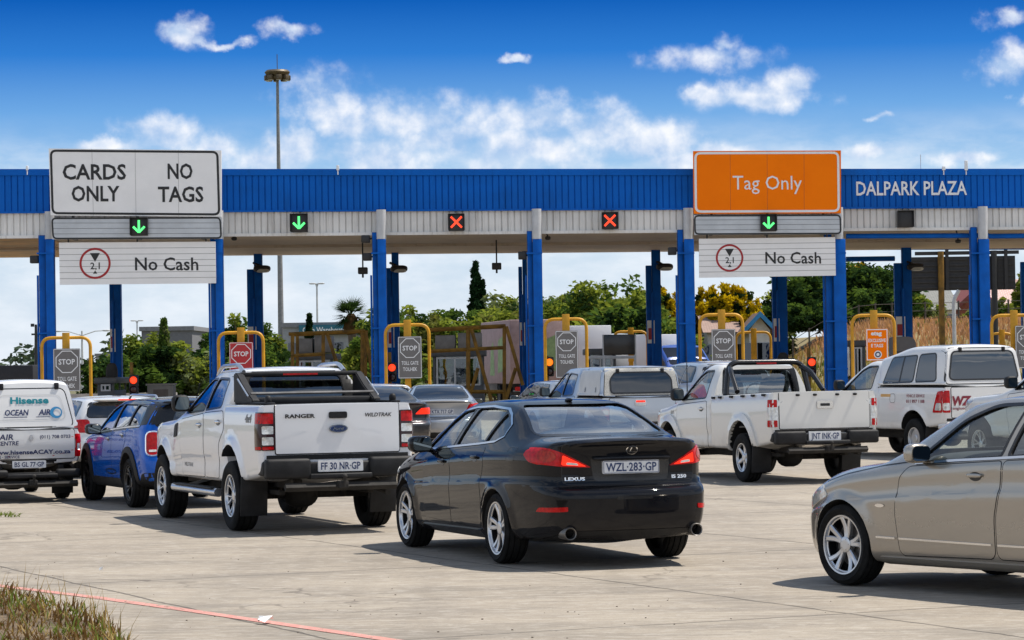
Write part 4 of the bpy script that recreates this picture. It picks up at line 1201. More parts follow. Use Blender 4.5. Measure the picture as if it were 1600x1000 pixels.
hx = dict(w=.862, wb=3.05, r=.362, xr=-1.02, xc=1.26, xf=4.0, rail=1.285, roof=1.78, belt0=1.24, belt1=1.20, cowl=2.82, wst=2.02, zb=.50, hood=1.18,
    azf=.05, raf=.43, azr=.06, rar=.45, track=1.5, tw=.24, rr=.20, rim='steel', paint=P_WHITE2, flare=.02, lean=.06,
    wins=[round_poly([(2.52, 1.225), (1.52, 1.26), (1.50, 1.655), (1.86, 1.65), (2.08, 1.58)], [.03, .04, .05, .07, .06])], glass=M['gl_mid'],
    rear_win=None, doors=[dict(poly=round_poly([(2.66, .56), (2.70, .85), (2.66, 1.16), (1.44, 1.215), (1.42, .58), (1.46, .54), (2.62, .54)], .05), handle=(1.64, 1.12))],
    handle_m=P_WHITE2, tailgate=(.70, .74, 1.27), bumper=(.50, .66, .08), bumper_m=P_WHITE2, seat_x=1.9, lights=wedge,
    canopy=dict(top=2.035, top_f=1.90, over=.06, rake=.10, we=.82, glass=M['gl_dark'],
        wins=[round_poly([(1.08, 1.365), (.88, 1.80), (.02, 1.835), (.10, 1.385)], .05), round_poly([(-.02, 1.385), (-.09, 1.845), (-.60, 1.865), (-.68, 1.40)], .06)],
        hatch=round_poly([(-.80, 1.33), (.80, 1.33), (.70, 1.965), (-.70, 1.965)], .08), rear_win=round_poly([(-.70, 1.42), (.70, 1.42), (.61, 1.89), (-.61, 1.89)], .08)))
root, S, SB, SCN = pickup('canopy_pickup', 'white single cab pickup under a windowed white canopy, red logo on its tailgate', (7.95, 51.5, 23.5), hx)
for sd in ('L', 'R'):
    lay_obj('window_bar', SCN, [(round_poly([(.52, 1.37), (.56, 1.37), (.47, 1.82), (.43, 1.82)], .01), None, 0)], sd, M['trim'], root, .010, .08)
m_maroon = mat('maroon_vinyl', (.22, .012, .03), .5); m_gold = mat('gold_vinyl', (.62, .34, .10), .5)
x0 = SB.cast(0, 1.0, 'B')[0].x
bm = NB(); text_on(bm, 'WZ', .15, (x0 - .016, .50, .96), (0, -1, 0), (0, 0, 1), width=.40, bold=.05, shear=.15); obj('tailgate_lettering', bm, m_maroon, root, flat=True)
bm = NB(); text_on(bm, 'engineering', .05, (x0 - .016, .48, .88), (0, -1, 0), (0, 0, 1), width=.42, bold=.01); obj('tailgate_lettering', bm, m_maroon, root, flat=True)
lay_text('side_lettering', SB, 'VEHICLE SERVICE', .05, (-.08, 1.10), 'L', m_maroon, root, width=.62, bold=.01)
lay_text('side_lettering', SB, '011 897 1188', .055, (-.08, 1.0), 'L', m_maroon, root, width=.62, bold=.02)
lay_obj('side_sticker', SB, [(round_poly(rect(.78, 1.105, 1.12, 1.155), .005), None, 0)], 'L', m_gold, root, .004, .08)
lay_obj('fuel_flap', SB, [seam(round_poly(rect(.62, 1.0, .80, 1.16), .06), .010)], 'L', M['steel'], root, .002, .06)

# ------------------------------------------------------------------ silver double-cab with canopy
P_SILV = paint('silver_blue_paint', (.42, .46, .52), .75, .32, dirt=.5)
m_carpet = mat('grey_grained_panel', (.40, .395, .37), .8, var=.25, scale=60)
m_panel = mat('pale_grey_panel', (.56, .565, .56), .5, var=.06)
dc = dict(rg)
dc.update(w=.85, xr=-1.12, xc=.42, xf=3.9, wb=3.1, r=.37, rail=1.145, roof=1.735, belt0=1.17, belt1=1.13, cowl=2.45, wst=1.66, hood=1.12, zb=.46, azr=.05, raf=.44, rar=.45, paint=P_SILV, rim='six', rim_m=M['alloy'], rim_b=M['dalloy'], rr=.22, track=1.48,
    wins=[round_poly([(2.18, 1.155), (1.36, 1.18), (1.34, 1.60), (1.58, 1.595), (1.74, 1.53)], .04), round_poly([(1.29, 1.185), (.66, 1.205), (.72, 1.57), (1.26, 1.605)], .05)], glass=M['gl_mid'],
    rear_win=None, doors=[dict(poly=round_poly([(2.36, .52), (2.38, .8), (2.34, 1.10), (1.33, 1.15), (1.31, .52)], .05), handle=(1.5, 1.05)), dict(poly=round_poly([(1.29, .52), (1.30, 1.15), (.52, 1.17), (.50, 1.0), (.64, .85), (.66, .52)], .05), handle=(.68, 1.06))],
    handle_m=P_SILV, tailgate=(.66, .68, 1.13), bumper=(.48, .64, .12), bench=.85, seat_x=1.6, lights=steplight(.675, .80, .72, 1.02, [(.66, .96, 'red'), (.36, .62, 'clear'), (.04, .32, 'red')], .13, 'red'),
    canopy=dict(top=1.745, top_f=1.735, over=.02, rake=.13, we=.86, panel=round_poly([(-.98, 1.19), (-.90, 1.66), (.30, 1.66), (.32, 1.19)], .03), panel_m=m_panel,
        hatch=round_poly([(-.76, 1.175), (.76, 1.175), (.70, 1.70), (-.70, 1.70)], .04), hatch_m=m_carpet, rear_win=round_poly([(-.60, 1.24), (.60, 1.24), (.60, 1.48), (.50, 1.60), (-.50, 1.60), (-.60, 1.48)], .05)))
root, S, SB, SCN = pickup('canopy_pickup', 'silver double cab pickup with large dark canopy rear window, behind the black saloon', (2.12, 55.2, 17), dc)
x0 = SB.cast(0, .95, 'B')[0].x
bm = NB(); prism(bm, round_poly(rect(-.06, .98, .16, 1.10), .04), x0 - .03, x0 + .02, 'x'); o = obj('tailgate_handle', bm, M['chrome'], root)
bm = NB(); box(bm, (x0 - .036, -.04, 1.05), (x0, .14, 1.085)); obj('high_brake_light', bm, M['brake'], o)
for sd in ('L', 'R'):
    lay_obj('panel_latch', SCN, [(round_poly(rect(-.75, 1.24, -.72, 1.34), .01), None, 0), (round_poly(rect(-.12, 1.24, -.09, 1.34), .01), None, 0)], sd, M['trim'], root, .018, .05)
bumper_plate(root, -1.12 - .12 + .03, .57, 0, 'RBK 412 GP')

# ------------------------------------------------------------------ white service bakkie at the left edge
hs = dict(w=.69, wb=2.65, r=.295, xr=-1.08, xc=.80, xf=3.25, rail=1.005, roof=1.46, belt0=1.0, belt1=.95, cowl=2.15, wst=1.50, zb=.42, hood=.93,
    azf=.03, raf=.34, azr=.04, rar=.35, track=1.22, tw=.19, rr=.165, rim='steel', paint=P_WHITE2, flare=.012, lean=.05,
    wins=[round_poly([(1.95, .975), (1.05, 1.0), (1.03, 1.36), (1.36, 1.35), (1.58, 1.27)], .04)], glass=M['gl_mid'], rear_win=None,
    doors=[dict(poly=round_poly([(2.06, .48), (2.08, .9), (.98, .97), (.96, .48)], .04), handle=(1.15, .88))], handle_m=M['black'],
    tailgate=(.60, .60, .99), bumper=(.345, .455, .13), seat_x=1.35, seat_top=1.3,
    lights=steplight(.615, .70, .62, .93, [(.62, .97, 'red'), (.30, .58, 'clear'), (.03, .27, 'red')], .10, 'red'),
    canopy=dict(top=1.69, top_f=1.62, over=.04, rake=.12, we=.79, hinge=.38,
        hatch=round_poly([(-.60, 1.03), (.60, 1.03), (.48, 1.56), (-.48, 1.56)], .09)))
root, S, SB, SCN = pickup('service_pickup', 'small white service pickup with a solid lettered canopy at the left edge', (-6.97, 40.15, 19.0), hs)
m_teal = mat('teal_vinyl', (.0, .22, .27), .5); m_navy = mat('navy_vinyl', (.012, .025, .10), .5); m_sky = mat('sky_blue_vinyl', (.03, .24, .48), .5)
lay_obj('hatch_rib', SCN, [seam(round_poly([(-.50, 1.13), (.50, 1.13), (.42, 1.47), (-.42, 1.47)], .09), .008)], 'B', m_panel, root, .012, .06)
lay_text('hatch_lettering', SCN, 'Hisense', .085, (.0, 1.355), 'B', m_teal, root, width=.53, off=.014, bold=.04)
lay_text('hatch_lettering', SCN, 'OCEAN', .075, (.18, 1.195), 'B', m_navy, root, width=.33, off=.014, bold=.03, shear=.2)
lay_text('hatch_lettering', SCN, 'AIR', .075, (-.20, 1.195), 'B', m_navy, root, width=.17, off=.014, bold=.03, shear=.2)
lay_obj('ring_logo', SCN, [(ellipse((-.36, 1.225), .085, .080), ellipse((-.375, 1.228), .052, .050), 0)], 'B', m_sky, root, .015, .05)
lay_obj('lettering_rule', SCN, [(rect(.04, 1.165, .36, 1.173), None, 0)], 'B', m_navy, root, .014, .08)
lay_obj('lettering_rule', SCN, [(rect(-.27, 1.165, -.08, 1.173), None, 0)], 'B', m_navy, root, .014, .08)
x0 = SB.cast(0, .8, 'B')[0].x - .016
def tgt(s, h, y, z, wd, m, **kw):
    bm = NB(); text_on(bm, s, h, (x0, y, z), (0, -1, 0), (0, 0, 1), width=wd, **kw); obj('tailgate_lettering', bm, m, root, flat=True)
tgt('AIR', .075, .34, .865, .20, m_navy, bold=.02, shear=.15); tgt('CENTRE', .055, .32, .79, .30, m_navy, bold=.02, shear=.1)
tgt('(011) 708 0703', .045, -.33, .875, .42, m_navy, bold=.02); tgt('www.hisenseACAY.co.za', .055, .0, .665, 1.08, m_navy, bold=.03); tgt('SALES · SERVICE', .035, .36, .612, .40, m_navy, bold=.02)
bm = NB(); prism(bm, ellipse((.0, .885), .028, .042, 20), x0 - .012, x0 + .02, 'x'); obj('tailgate_handle', bm, M['chrome'], root)
bumper_plate(root, -1.08 - .03, .525, .03, 'BS GL 77·GP', .46, .10)

# ------------------------------------------------------------------ white double-cab at the right edge, mostly hidden
rw_ = dict(rg); rw_.update(xr=-1.1, rail=1.30, roof=1.80, paint=P_WHITE2, rear_win=None, lights=steplight(.685, .835, .905, 1.25, [(.5, .97, 'red'), (.05, .45, 'clear')], .17, 'red'), tailgate=(.675, .86, 1.29), glass=M['gl'])
pickup('double_cab_pickup', 'white double cab with black door mirror behind the champagne saloon at right edge', (9.42, 43.3, 20), rw_)
# ------------------------------------------------------------------ champagne saloon at the right
P_CHAMP = paint('champagne_metallic', (.36, .33, .285), .6, .24, dirt=.2)
mc = dict(
    skin=dict(
        W=[(-1.06, .66), (-.97, .75), (-.8, .82), (-.5, .87), (.2, .885), (2.3, .885), (2.9, .875), (3.2, .845), (3.4, .78), (3.54, .66), (3.6, .50)],
        zb=[(-1.06, .28), (-.6, .22), (0, .19), (2.85, .18), (3.38, .19), (3.6, .25)],
        belt=[(-1.06, .96), (-.5, 1.04), (0, 1.055), (1, 1.03), (1.9, .972), (2.36, .925), (2.9, .855), (3.26, .765), (3.5, .64), (3.6, .50)],
        top=[(-1.06, 1.03), (-.9, 1.07), (-.5, 1.10), (-.3, 1.15), (.1, 1.32), (.45, 1.42), (.9, 1.452), (1.3, 1.45), (1.65, 1.41), (2.0, 1.26), (2.36, 1.07), (2.54, 1.00), (2.9, .955), (3.26, .875), (3.48, .76), (3.6, .60)],
        we=[(-1.06, .56), (-.5, .66), (.1, .60), (.5, .565), (1.2, .56), (1.7, .585), (2.2, .68), (2.54, .745), (3.02, .72), (3.38, .60), (3.6, .38)],
        crown=.035, side=[(.94, .08), (.97, .16), (.985, .36), (.996, .56), (1.004, .70), (.984, .735), (.982, .84), (.988, .93)],
        rear=[(.2, .05), (.5, -.05), (.7, 0), (1.1, 0)], front=[(.2, -.04), (.4, .01), (.6, 0), (1, -.02)], bow_r=.08, bow_f=.14, flare=.024, flare_w=.09, depth_r=.4, depth_f=.4, n=90),
    wb=2.92, track=1.54, w=.886, r=.322, ra=.356, az=.0, tw=.225, rr=.236, rim='five_twin', paint=P_CHAMP, cabin=(-.2, 2.36), floor=.50,
    side_wins=[round_poly([(2.05, .988), (1.12, 1.045), (1.08, 1.375), (1.40, 1.365), (1.68, 1.265)], [.02, .03, .03, .08, .08]),
               round_poly([(1.02, 1.05), (.16, 1.095), (.08, 1.15), (.38, 1.345), (.66, 1.385), (.98, 1.385)], [.02, .03, .05, .08, .05, .03])],
    glass=[M['gl'], M['gl_mid']], frame_w=.026,
    rear_win=round_poly([(-.60, 1.13), (.60, 1.13), (.48, 1.39), (-.48, 1.39)], .05), rear_to=.7,
    front_win=round_poly([(-.66, 1.06), (.66, 1.06), (.51, 1.37), (-.51, 1.37)], .04), front_from=1.5,
    chrome=[[(2.06, .974), (1.6, 1.004), (1.1, 1.030), (.6, 1.058), (.14, 1.082)]],
    doors=[dict(poly=round_poly([(2.24, .30), (2.27, .60), (2.22, .86), (2.12, .95), (1.075, 1.012), (1.10, .80), (1.16, .60), (1.17, .33), (1.21, .29), (2.2, .27)], .04), handle=(1.36, .90)),
           dict(poly=round_poly([(1.15, .33), (1.14, .60), (1.08, .80), (1.055, 1.013), (.10, 1.06), (.12, .85), (.34, .68), (.40, .45), (.45, .29), (1.12, .29)], .04), handle=(.34, .96))],
    handle_m=P_CHAMP, seats=(.95, .37, .50, 1.18, dict(bench=.02)),
)
up_ = lambda q: [(a, b + max(0, b - 1.0) * .09) for a, b in q]
mc['skin']['top'] = up_(mc['skin']['top']); mc['side_wins'] = [up_(q) for q in mc['side_wins']]; mc['rear_win'] = up_(mc['rear_win']); mc['front_win'] = up_(mc['front_win'])
root, S, body = closed_car('champagne_saloon', 'champagne grey saloon entering from the right edge, its nose and front wheel in view', (4.86, 20.36, 32.6), mc)
for sd in ('L', 'R'):
    lay_obj('chrome_strip', S, [(line_strip([(2.50, .402), (2.28, .400)], .014), None, 0), (line_strip([(2.235, .400), (1.2, .395)], .014), None, 0), (line_strip([(1.13, .395), (.45, .395)], .014), None, 0)], sd, M['chrome'], root, .012, .06, skirt=.01)
    lay_obj('side_repeater', S, [(ellipse((2.44, .645), .055, .014), None, 0)], sd, M['chrome'], root, .005, .05)
    lay_obj('shut_line', S, [(line_strip([(2.12, .985), (2.5, .945), (2.9, .875), (3.16, .81)], .010), None, 0)], sd, M['trim'], root, .0015, .05)
lay_obj('headlight', S, [(round_poly([(3.12, .70), (3.46, .58), (3.45, .67), (3.20, .79)], .03), None, 0)], 'L', M['clear'], root, .006, .04, skirt=.02, mirror=True)
lay_obj('sill_strip', S, [(round_poly([(.45, .21), (2.50, .20), (2.50, .255), (.45, .265)], .02), None, 0)], 'L', P_CHAMP, root, .012, .06, skirt=.02, mirror=True)
for sg in (1, -1): lay_obj('tail_light', S, [(round_poly([(sg * .45, .80), (sg * .82, .80), (sg * .82, 1.0), (sg * .50, .96)], .04), None, 0)], 'B', M['red'], root, .008, .05, skirt=.02)
plate(root, S, (0, .80), 'DK 51 TR GP')
bmd = NB(); blob(bmd, (1.98, 0, .93), (.34, .68, .12), 0, 3.5); obj('dashboard', bmd, M['cabin'], root, 60)
bmd = NB(); blob(bmd, (1.62, -.02, 1.33), (.02, .11, .035), 0, 2.5); tube(bmd, [(1.62, 0, 1.34), (1.70, 0, 1.40)], .01, 6); obj('rear_view_mirror', bmd, M['cabin'], root, 60)
door_mirror(root, 1.93, .86, 1.055, P_CHAMP, (.055, .11, .075))

# ------------------------------------------------------------------ blue compact with black roof
P_BLUE = paint('blue_metallic', (.002, .10, .50), .15, .22, dirt=.04, spec=.05, cior=1.36)
P_BLKROOF = paint('black_roof_paint', (.022, .024, .030), .0, .25, dirt=.0, spec=.0, cior=1.3)
HATCH = dict(
    W=[(-.70, .76), (-.66, .80), (-.5, .84), (-.2, .86), (.5, .868), (2.2, .866), (2.75, .85), (3.0, .80), (3.2, .70), (3.32, .55)],
    zb=[(-.7, .34), (-.3, .26), (0, .22), (2.6, .21), (3.0, .22), (3.32, .30)],
    belt=[(-.70, 1.06), (0, 1.045), (1, .995), (2, .93), (2.35, .90), (2.8, .835), (3.1, .73), (3.32, .50)],
    top=[(-.70, 1.355), (-.6, 1.385), (-.2, 1.415), (.5, 1.43), (1.0, 1.42), (1.35, 1.39), (1.6, 1.33), (2.0, 1.14), (2.3, 1.00), (2.42, .97), (2.8, .92), (3.1, .82), (3.25, .68), (3.32, .56)],
    we=[(-.70, .58), (-.3, .64), (.5, .645), (1.3, .64), (1.7, .67), (2.3, .74), (2.7, .72), (3.1, .58), (3.32, .36)],
    crown=.045, side=[(.95, .08), (.985, .22), (1.0, .45), (1.0, .68), (.99, .88)],
    rear=[(.3, .02), (.42, -.05), (.62, -.04), (.74, .0), (1.0, .03), (1.36, .15), (1.5, .2)], front=[(.2, -.04), (.5, 0), (.9, -.02)], bow_r=.07, bow_f=.12, flare=.02, flare_w=.09, depth_r=.40, n=64)
mini = dict(skin=HATCH, wb=2.52, track=1.52, w=.868, r=.325, ra=.375, az=.02, tw=.225, rr=.236, rim='five_thin', rim_m=M['dalloy'], rim_b=M['trim'], paint=P_BLUE,
    cabin=(-.45, 2.25), floor=.50, frame_w=.04,
    side_wins=[round_poly([(1.92, .965), (1.02, 1.02), (1.0, 1.33), (1.28, 1.315), (1.48, 1.25)], .03), round_poly([(.95, 1.025), (.20, 1.06), (.17, 1.335), (.93, 1.335)], .03), round_poly([(.13, 1.065), (-.44, 1.085), (-.40, 1.24), (-.32, 1.315), (.10, 1.335)], .03)],
    glass=[M['gl_mid'], M['gl_mid'], M['gl_dark']], rear_win=round_poly([(-.66, 1.07), (.66, 1.07), (.60, 1.31), (-.60, 1.31)], .06), rear_to=.2, rear_glass=M['gl_dark'],
    front_win=round_poly([(-.62, 1.02), (.62, 1.02), (.55, 1.32), (-.55, 1.32)], .04), front_from=1.4,
    chrome=[[(1.95, .945), (1.0, 1.003), (.2, 1.042), (-.45, 1.068)]],
    doors=[dict(poly=round_poly([(2.0, .36), (2.03, .7), (1.98, .91), (.985, .975), (.975, .36)], .05), handle=(1.14, .885)), dict(poly=round_poly([(.96, .36), (.97, .975), (.17, 1.015), (.18, .85), (.36, .70), (.40, .36)], .05), handle=(.34, .945))],
    handle_m=M['chrome'], seats=(1.0, .36, .5, 1.18, dict(bench=.05)))
root, S, body = closed_car('blue_hatchback', 'metallic blue compact with black roof, wheel cladding and dark wheels', (-4.22, 37.5, 20.9), mini)
lay_obj('roof_panel', S, [(round_poly([(-.60, -.60), (1.36, -.60), (1.50, -.40), (1.50, .40), (1.36, .60), (-.60, .60)], .08), None, 0)], 'T', P_BLKROOF, root, .004, .06)
lay_obj('roof_edge', S, [(round_poly([(-.55, 1.342), (-.50, 1.40), (1.2, 1.42), (1.42, 1.36), (1.30, 1.335)], .02), None, 0)], 'L', P_BLKROOF, root, .004, .05, mirror=True)
lay_obj('pillar_cover', S, [(round_poly([(-.445, 1.075), (-.62, 1.085), (-.55, 1.34), (-.36, 1.335), (-.42, 1.24)], .02), None, 0)], 'L', M['trim'], root, .003, .05, mirror=True)
lay_obj('pillar_cover', S, [(round_poly([(-.13, 1.085), (.125, 1.085), (.06, 1.335), (-.16, 1.335)], .02), None, 0)], diag(R(42)), M['trim'], root, .0045, .04, mirror=True)
bm = NB(); p_, n_ = S.cast(0, 1.355, 'B'); blob(bm, (p_.x - .02, 0, 1.37), (.10, .56, .022), 0, 3.5); obj('roof_spoiler', bm, P_BLKROOF, root, 60)
for (xa, za, rr_) in ((0, .345, .375), (2.52, .345, .375)):
    pts = [(xa + rr_ * math.cos(R(q)), za + rr_ * math.sin(R(q))) for q in range(-10, 191, 10)]; po = [(xa + (rr_ + .075) * math.cos(R(q)), za + (rr_ + .075) * math.sin(R(q))) for q in range(-10, 191, 10)]
    lay_obj('arch_cladding', S, [(po + list(reversed(pts)), None, 0)], 'L', M['black'], root, .014, .06, skirt=.03, mirror=True)
lay_obj('sill_cladding', S, [(round_poly([(.40, .24), (2.12, .24), (2.12, .36), (.40, .37)], .02), None, 0)], 'L', M['black'], root, .012, .06, skirt=.02, mirror=True)
lay_obj('bumper_cladding', S, [(round_poly([(-.80, .30), (.80, .30), (.82, .47), (-.82, .47)], .04), None, 0)], 'B', M['black'], root, .010, .06, skirt=.02)
lay_obj('door_trim', S, [(ellipse((1.0, .45), .30, .038), ellipse((1.0, .45), .27, .022), 0)], 'L', M['chrome'], root, .006, .05, mirror=True)
e1 = round_poly([(-.035, .70), (.125, .70), (.135, .99), (-.025, .99)], .075)
for me_, nm in ((grow(e1, .018), 0), (e1, 1), (round_poly(rect(.01, .735, .09, .765), .01), 2)):
    o = lay_obj(('tail_light', 'lamp_lens', 'reverse_lamp')[nm], S, [(me_, None, 0)], diag(R(42)), (M['chrome'], M['red'], M['clear'])[nm], root, (.008, .014, .018)[nm], .04, skirt=(.02, .004, .003)[nm], mirror=True)
for sg in (1, -1):
    bm = NB(); tube(bm, arc_path([(-.35, sg * .55, 1.41), (-.28, sg * .55, 1.455), (1.1, sg * .55, 1.46), (1.2, sg * .55, 1.41)], .06), .016, 8); obj('roof_rail', bm, M['alloy'], root)
plate(root, S, (0, .62), 'CV 18 LZ GP')
bma = NB(); tube(bma, [(-.25, 0, 1.41), (-.42, 0, 1.60)], .007, 5); obj('roof_aerial', bma, M['black'], root)
door_mirror(root, 1.80, .84, 1.0, M['trim'], (.085, .11, .075))

# ------------------------------------------------------------------ cars queueing further on
def far_saloon(name, label, pose, col, lights, plate_t, hz=1.0, metal=.6, xs=1.0):
    sp = dict(lx); sp['paint'] = paint(name + '_paint', col, metal, .3, dirt=.3, spec=.3); sp['open'] = False; sp['glass'] = [M['gl_black']] * 3; sp['rear_glass'] = M['gl_black']
    sp['chrome'] = None; sp['rim'] = 'five_thin'; sp['seats'] = None
    sp['doors'] = [dict(poly=d['poly'], handle=d['handle']) for d in lx['doors']]
    root, S, body = closed_car(name, label, pose, sp); root.scale = (1, xs, hz)
    for sg in (1, -1):
        lay_obj('tail_light', S, [(round_poly([(sg * a, b) for a, b in lights], .03), None, 0)], 'B', M['brake'] if name == 'dark_saloon' else M['red'], root, .010, .05, skirt=.02)
        lay_obj('tail_light', S, [(round_poly([(-.86, lights[2][1]), (-.62, lights[2][1] - .02), (-.66, lights[1][1] + .02), (-.86, lights[1][1])], .03), None, 0)], 'L' if sg > 0 else 'R', M['red'], root, .010, .05, skirt=.02)
    lay_obj('boot_seam', S, [seam(round_poly([(-.605, .735), (.605, .735), (.615, 1.06), (-.615, 1.06)], .05), .014)], 'B', M['trim'], root, .002, .05)
    lay_obj('bumper_insert', S, [(round_poly([(-.72, .27), (.72, .27), (.74, .40), (-.74, .40)], .04), None, 0)], 'B', M['black'], root, .006, .06)
    plate(root, S, (0, .86), plate_t, .50, .12)
    door_mirror(root, 1.98, .86, 1.03, M['trim'], (.085, .115, .08))
    return root, S
far_saloon('dark_saloon', 'dark grey saloon with red lamps, half hidden behind the nearest double cab', (-2.66, 58.4, 17), (.05, .05, .055), [(.38, .86), (.80, .86), (.80, .99), (.52, .985)], 'BF 80 KM GP', .97)
r2, S2 = far_saloon('silver_saloon', 'silver saloon seen from behind between the nearest double cab and black saloon', (-1.60, 62.2, 4), (.42, .44, .47), [(.50, .84), (.80, .82), (.80, 1.03), (.58, 1.02)], 'KTX 717 GP', .96)
def far_hatch(name, label, pose, col, hz=1.0, scale=1.0, metal=.1):
    sp = dict(mini); sp['paint'] = paint(name + '_paint_' + str(pose[0]), col, metal, .32, dirt=.35, spec=.3); sp['open'] = False
    sp['glass'] = [M['gl_black']] * 3; sp['rear_glass'] = M['gl_black']; sp['chrome'] = None; sp['rim_m'] = M['alloy']; sp['seats'] = None; sp['frame_w'] = .02
    root, S, body = closed_car(name, label, pose, sp); root.scale = (scale, scale, scale * hz)
    for sg in (1, -1):
        lay_obj('tail_light', S, [(round_poly([(sg * .58, .80), (sg * .82, .80), (sg * .80, 1.03), (sg * .64, 1.03)], .04), None, 0)], 'B', M['red'], root, .010, .05, skirt=.02)
        lay_obj('tail_light', S, [(round_poly([(-.62, .80), (-.48, .84), (-.50, 1.02), (-.62, 1.03)], .03), None, 0)], 'L' if sg > 0 else 'R', M['red'], root, .010, .05, skirt=.02)
    bm = NB(); p_, n_ = S.cast(0, 1.355, 'B'); blob(bm, (p_.x - .03, 0, 1.365), (.11, .56, .022), 0, 3.5); o = obj('roof_spoiler', bm, sp['paint'], root, 60)
    bm = NB(); box(bm, (p_.x - .15, -.15, 1.355), (p_.x - .12, .15, 1.375)); obj('high_brake_light', bm, M['brake'], o)
    plate(root, S, (0, .66), 'DT 44 GP', .48, .11)
    door_mirror(root, 1.80, .84, 1.0, M['trim'], (.085, .11, .075))
    return root, S
far_hatch('white_hatchback', 'white hatchback with dark rear window, half hidden beyond the blue compact', (-6.75, 48.6, 21), (.66, .66, .66), .96)
far_hatch('white_hatchback', 'white hatchback showing only its roof, beyond the dark grey saloon', (-3.15, 67.5, 12), (.66, .66, .66), .99)
far_hatch('silver_estate', 'silver tall estate car, roof and side windows showing behind the single cab pickup', (4.62, 62.5, 15), (.46, .48, .5), 1.12, 1.14, .6)
far_hatch('silver_hatchback', 'silver hatchback beyond the left side of the silver canopy pickup', (1.42, 67.5, 16), (.44, .46, .48), 1.0, 1.0, .6)
# ------------------------------------------------------------------ toll canopy
YF = 95.8
def fy(X): return YF + .0187 * X
def fat(px, py, dy=0.0):                 # point on the canopy's front plane, dy nearer
    p = at(px, py, YF - dy)
    return at(px, py, fy(p.x) - dy)
def streaky(name, col, dirtc, amt, rough=.55, spec=.15, sc=1.0):
    """sheet steel with sun fade in broad panels and rain streaks running down"""
    m, t, b = principled(name); tc = t.new('ShaderNodeTexCoord'); P = tc.outputs['Object']
    st_ = t.noise(t.vmath('MULTIPLY', P, (2.6 * sc, 2.6, .22)), 1.6, 6, .7); fd = t.noise(t.vmath('MULTIPLY', P, (.22, .22, .5)), 1.0, 4, .6)
    sx_ = t.new('ShaderNodeSeparateXYZ'); t.l.new(P, sx_.inputs[0]); pan = t.new('ShaderNodeTexWhiteNoise', noise_dimensions='1D'); t.l.new(t.math('FLOOR', t.math('DIVIDE', sx_.outputs[0], 3.18)), pan.inputs['W'])
    c = t.mix(t.step(fd, .3, .7), tuple(x * .86 for x in col) + (1,), tuple(x * 1.14 for x in col) + (1,))
    c = t.mix(t.math('MULTIPLY', pan.outputs['Value'], .22), c, tuple(min(1, x * 1.3 + .01) for x in col) + (1,))
    c = t.mix(t.math('MULTIPLY', t.step(st_, .50, .78), amt), c, (*dirtc, 1))
    t.l.new(c, b.inputs['Base Color']); b.inputs['Roughness'].default_value = rough; b.inputs['Specular IOR Level'].default_value = spec
    MATS[name] = m; return m
m_blue = streaky('blue_steel', (.001, .108, .47), (.004, .045, .16), .45, spec=.12)
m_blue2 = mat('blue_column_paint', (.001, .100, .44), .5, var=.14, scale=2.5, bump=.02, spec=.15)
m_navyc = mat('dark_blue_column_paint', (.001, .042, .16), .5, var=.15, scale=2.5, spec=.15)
m_band = streaky('pale_sheet', (.70, .69, .66), (.24, .21, .18), .6, sc=2.0)
m_soff = streaky('soffit_sheet', (.52, .43, .34), (.26, .20, .14), .5)
m_greyp = mat('grey_pole_paint', (.50, .51, .52), .5, var=.08)
m_signw = mat('sign_white', (.84, .835, .825), .45, var=.03, scale=1.5)
m_alu = mat('aluminium_slat', (.48, .50, .52), .38, .55, var=.10, scale=1.2)
m_ink = mat('sign_black', (.012, .012, .013), .5, var=.1)
m_orange = mat('sign_orange', (1.0, .20, .0), .55, var=.05, scale=.7, spec=.1)
m_redring = mat('sign_red', (.36, .008, .012), .45, var=.05)
m_lw = mat('letter_white', (.78, .79, .80), .5, var=.03)
m_yel = mat('yellow_paint', (.55, .27, .004), .5, var=.2, scale=3, bump=.03)
m_yel2 = mat('weathered_yellow_paint', (.17, .088, .008), .7, var=.45, scale=3, bump=.05)
m_gsign = mat('grey_sign_sheet', (.145, .138, .135), .5, var=.06)
m_house = mat('signal_housing', (.016, .016, .017), .5, var=.2)
m_green = mat('green_led', (.05, .5, .12), .4, emit=(.10, 1.0, .22), estr=1.25)
m_redled = mat('red_led', (.6, .05, .02), .4, emit=(1.0, .055, .012), estr=1.15)
m_amberled = mat('amber_led', (.6, .2, .02), .4, emit=(1.0, .20, .01), estr=1.1)
canopy = thing('toll_canopy', 'long flat toll plaza canopy with ribbed blue fascia on blue columns', 'canopy', (0, YF, 0))
def child(name, bm, mats, **kw):         # parts keep world coordinates under the canopy's origin
    o = obj(name, bm, mats, None, **kw); o.parent = canopy; o.matrix_parent_inverse = Matrix.Translation(canopy.location).inverted(); return o
def ribbed(y0t, y1t, y0b, y1b, dy, period, gw, gd, mi=0, X0=-26, X1=26):
    """sheet with narrow vertical grooves between two sloping lines given by photo rows at x = 0 and 1600"""
    bm = NB(); a, b, c, d = fat(0, y0t, dy), fat(1600, y1t, dy), fat(0, y0b, dy), fat(1600, y1b, dy)
    zt = lambda X: a.z + (b.z - a.z) * (X - a.x) / (b.x - a.x)
    zb_ = lambda X: c.z + (d.z - c.z) * (X - c.x) / (d.x - c.x)
    X = X0; prev = None
    while X < X1:
        for off, dep in ((0, 0), (period - gw, 0), (period - gw * .75, gd), (period - gw * .25, gd)):
            x = X + off; y = fy(x) - dy + dep
            cur = (bm.verts.new((x, y, zt(x))), bm.verts.new((x, y, zb_(x))))
            if prev: bm.faces.new((prev[0], prev[1], cur[1], cur[0]))
            prev = cur
        X += period
    return bm, zt, zb_
bm, z_top, z_bb = ribbed(273.5, 273.0, 331, 322.5, .0, .212, .045, .04)
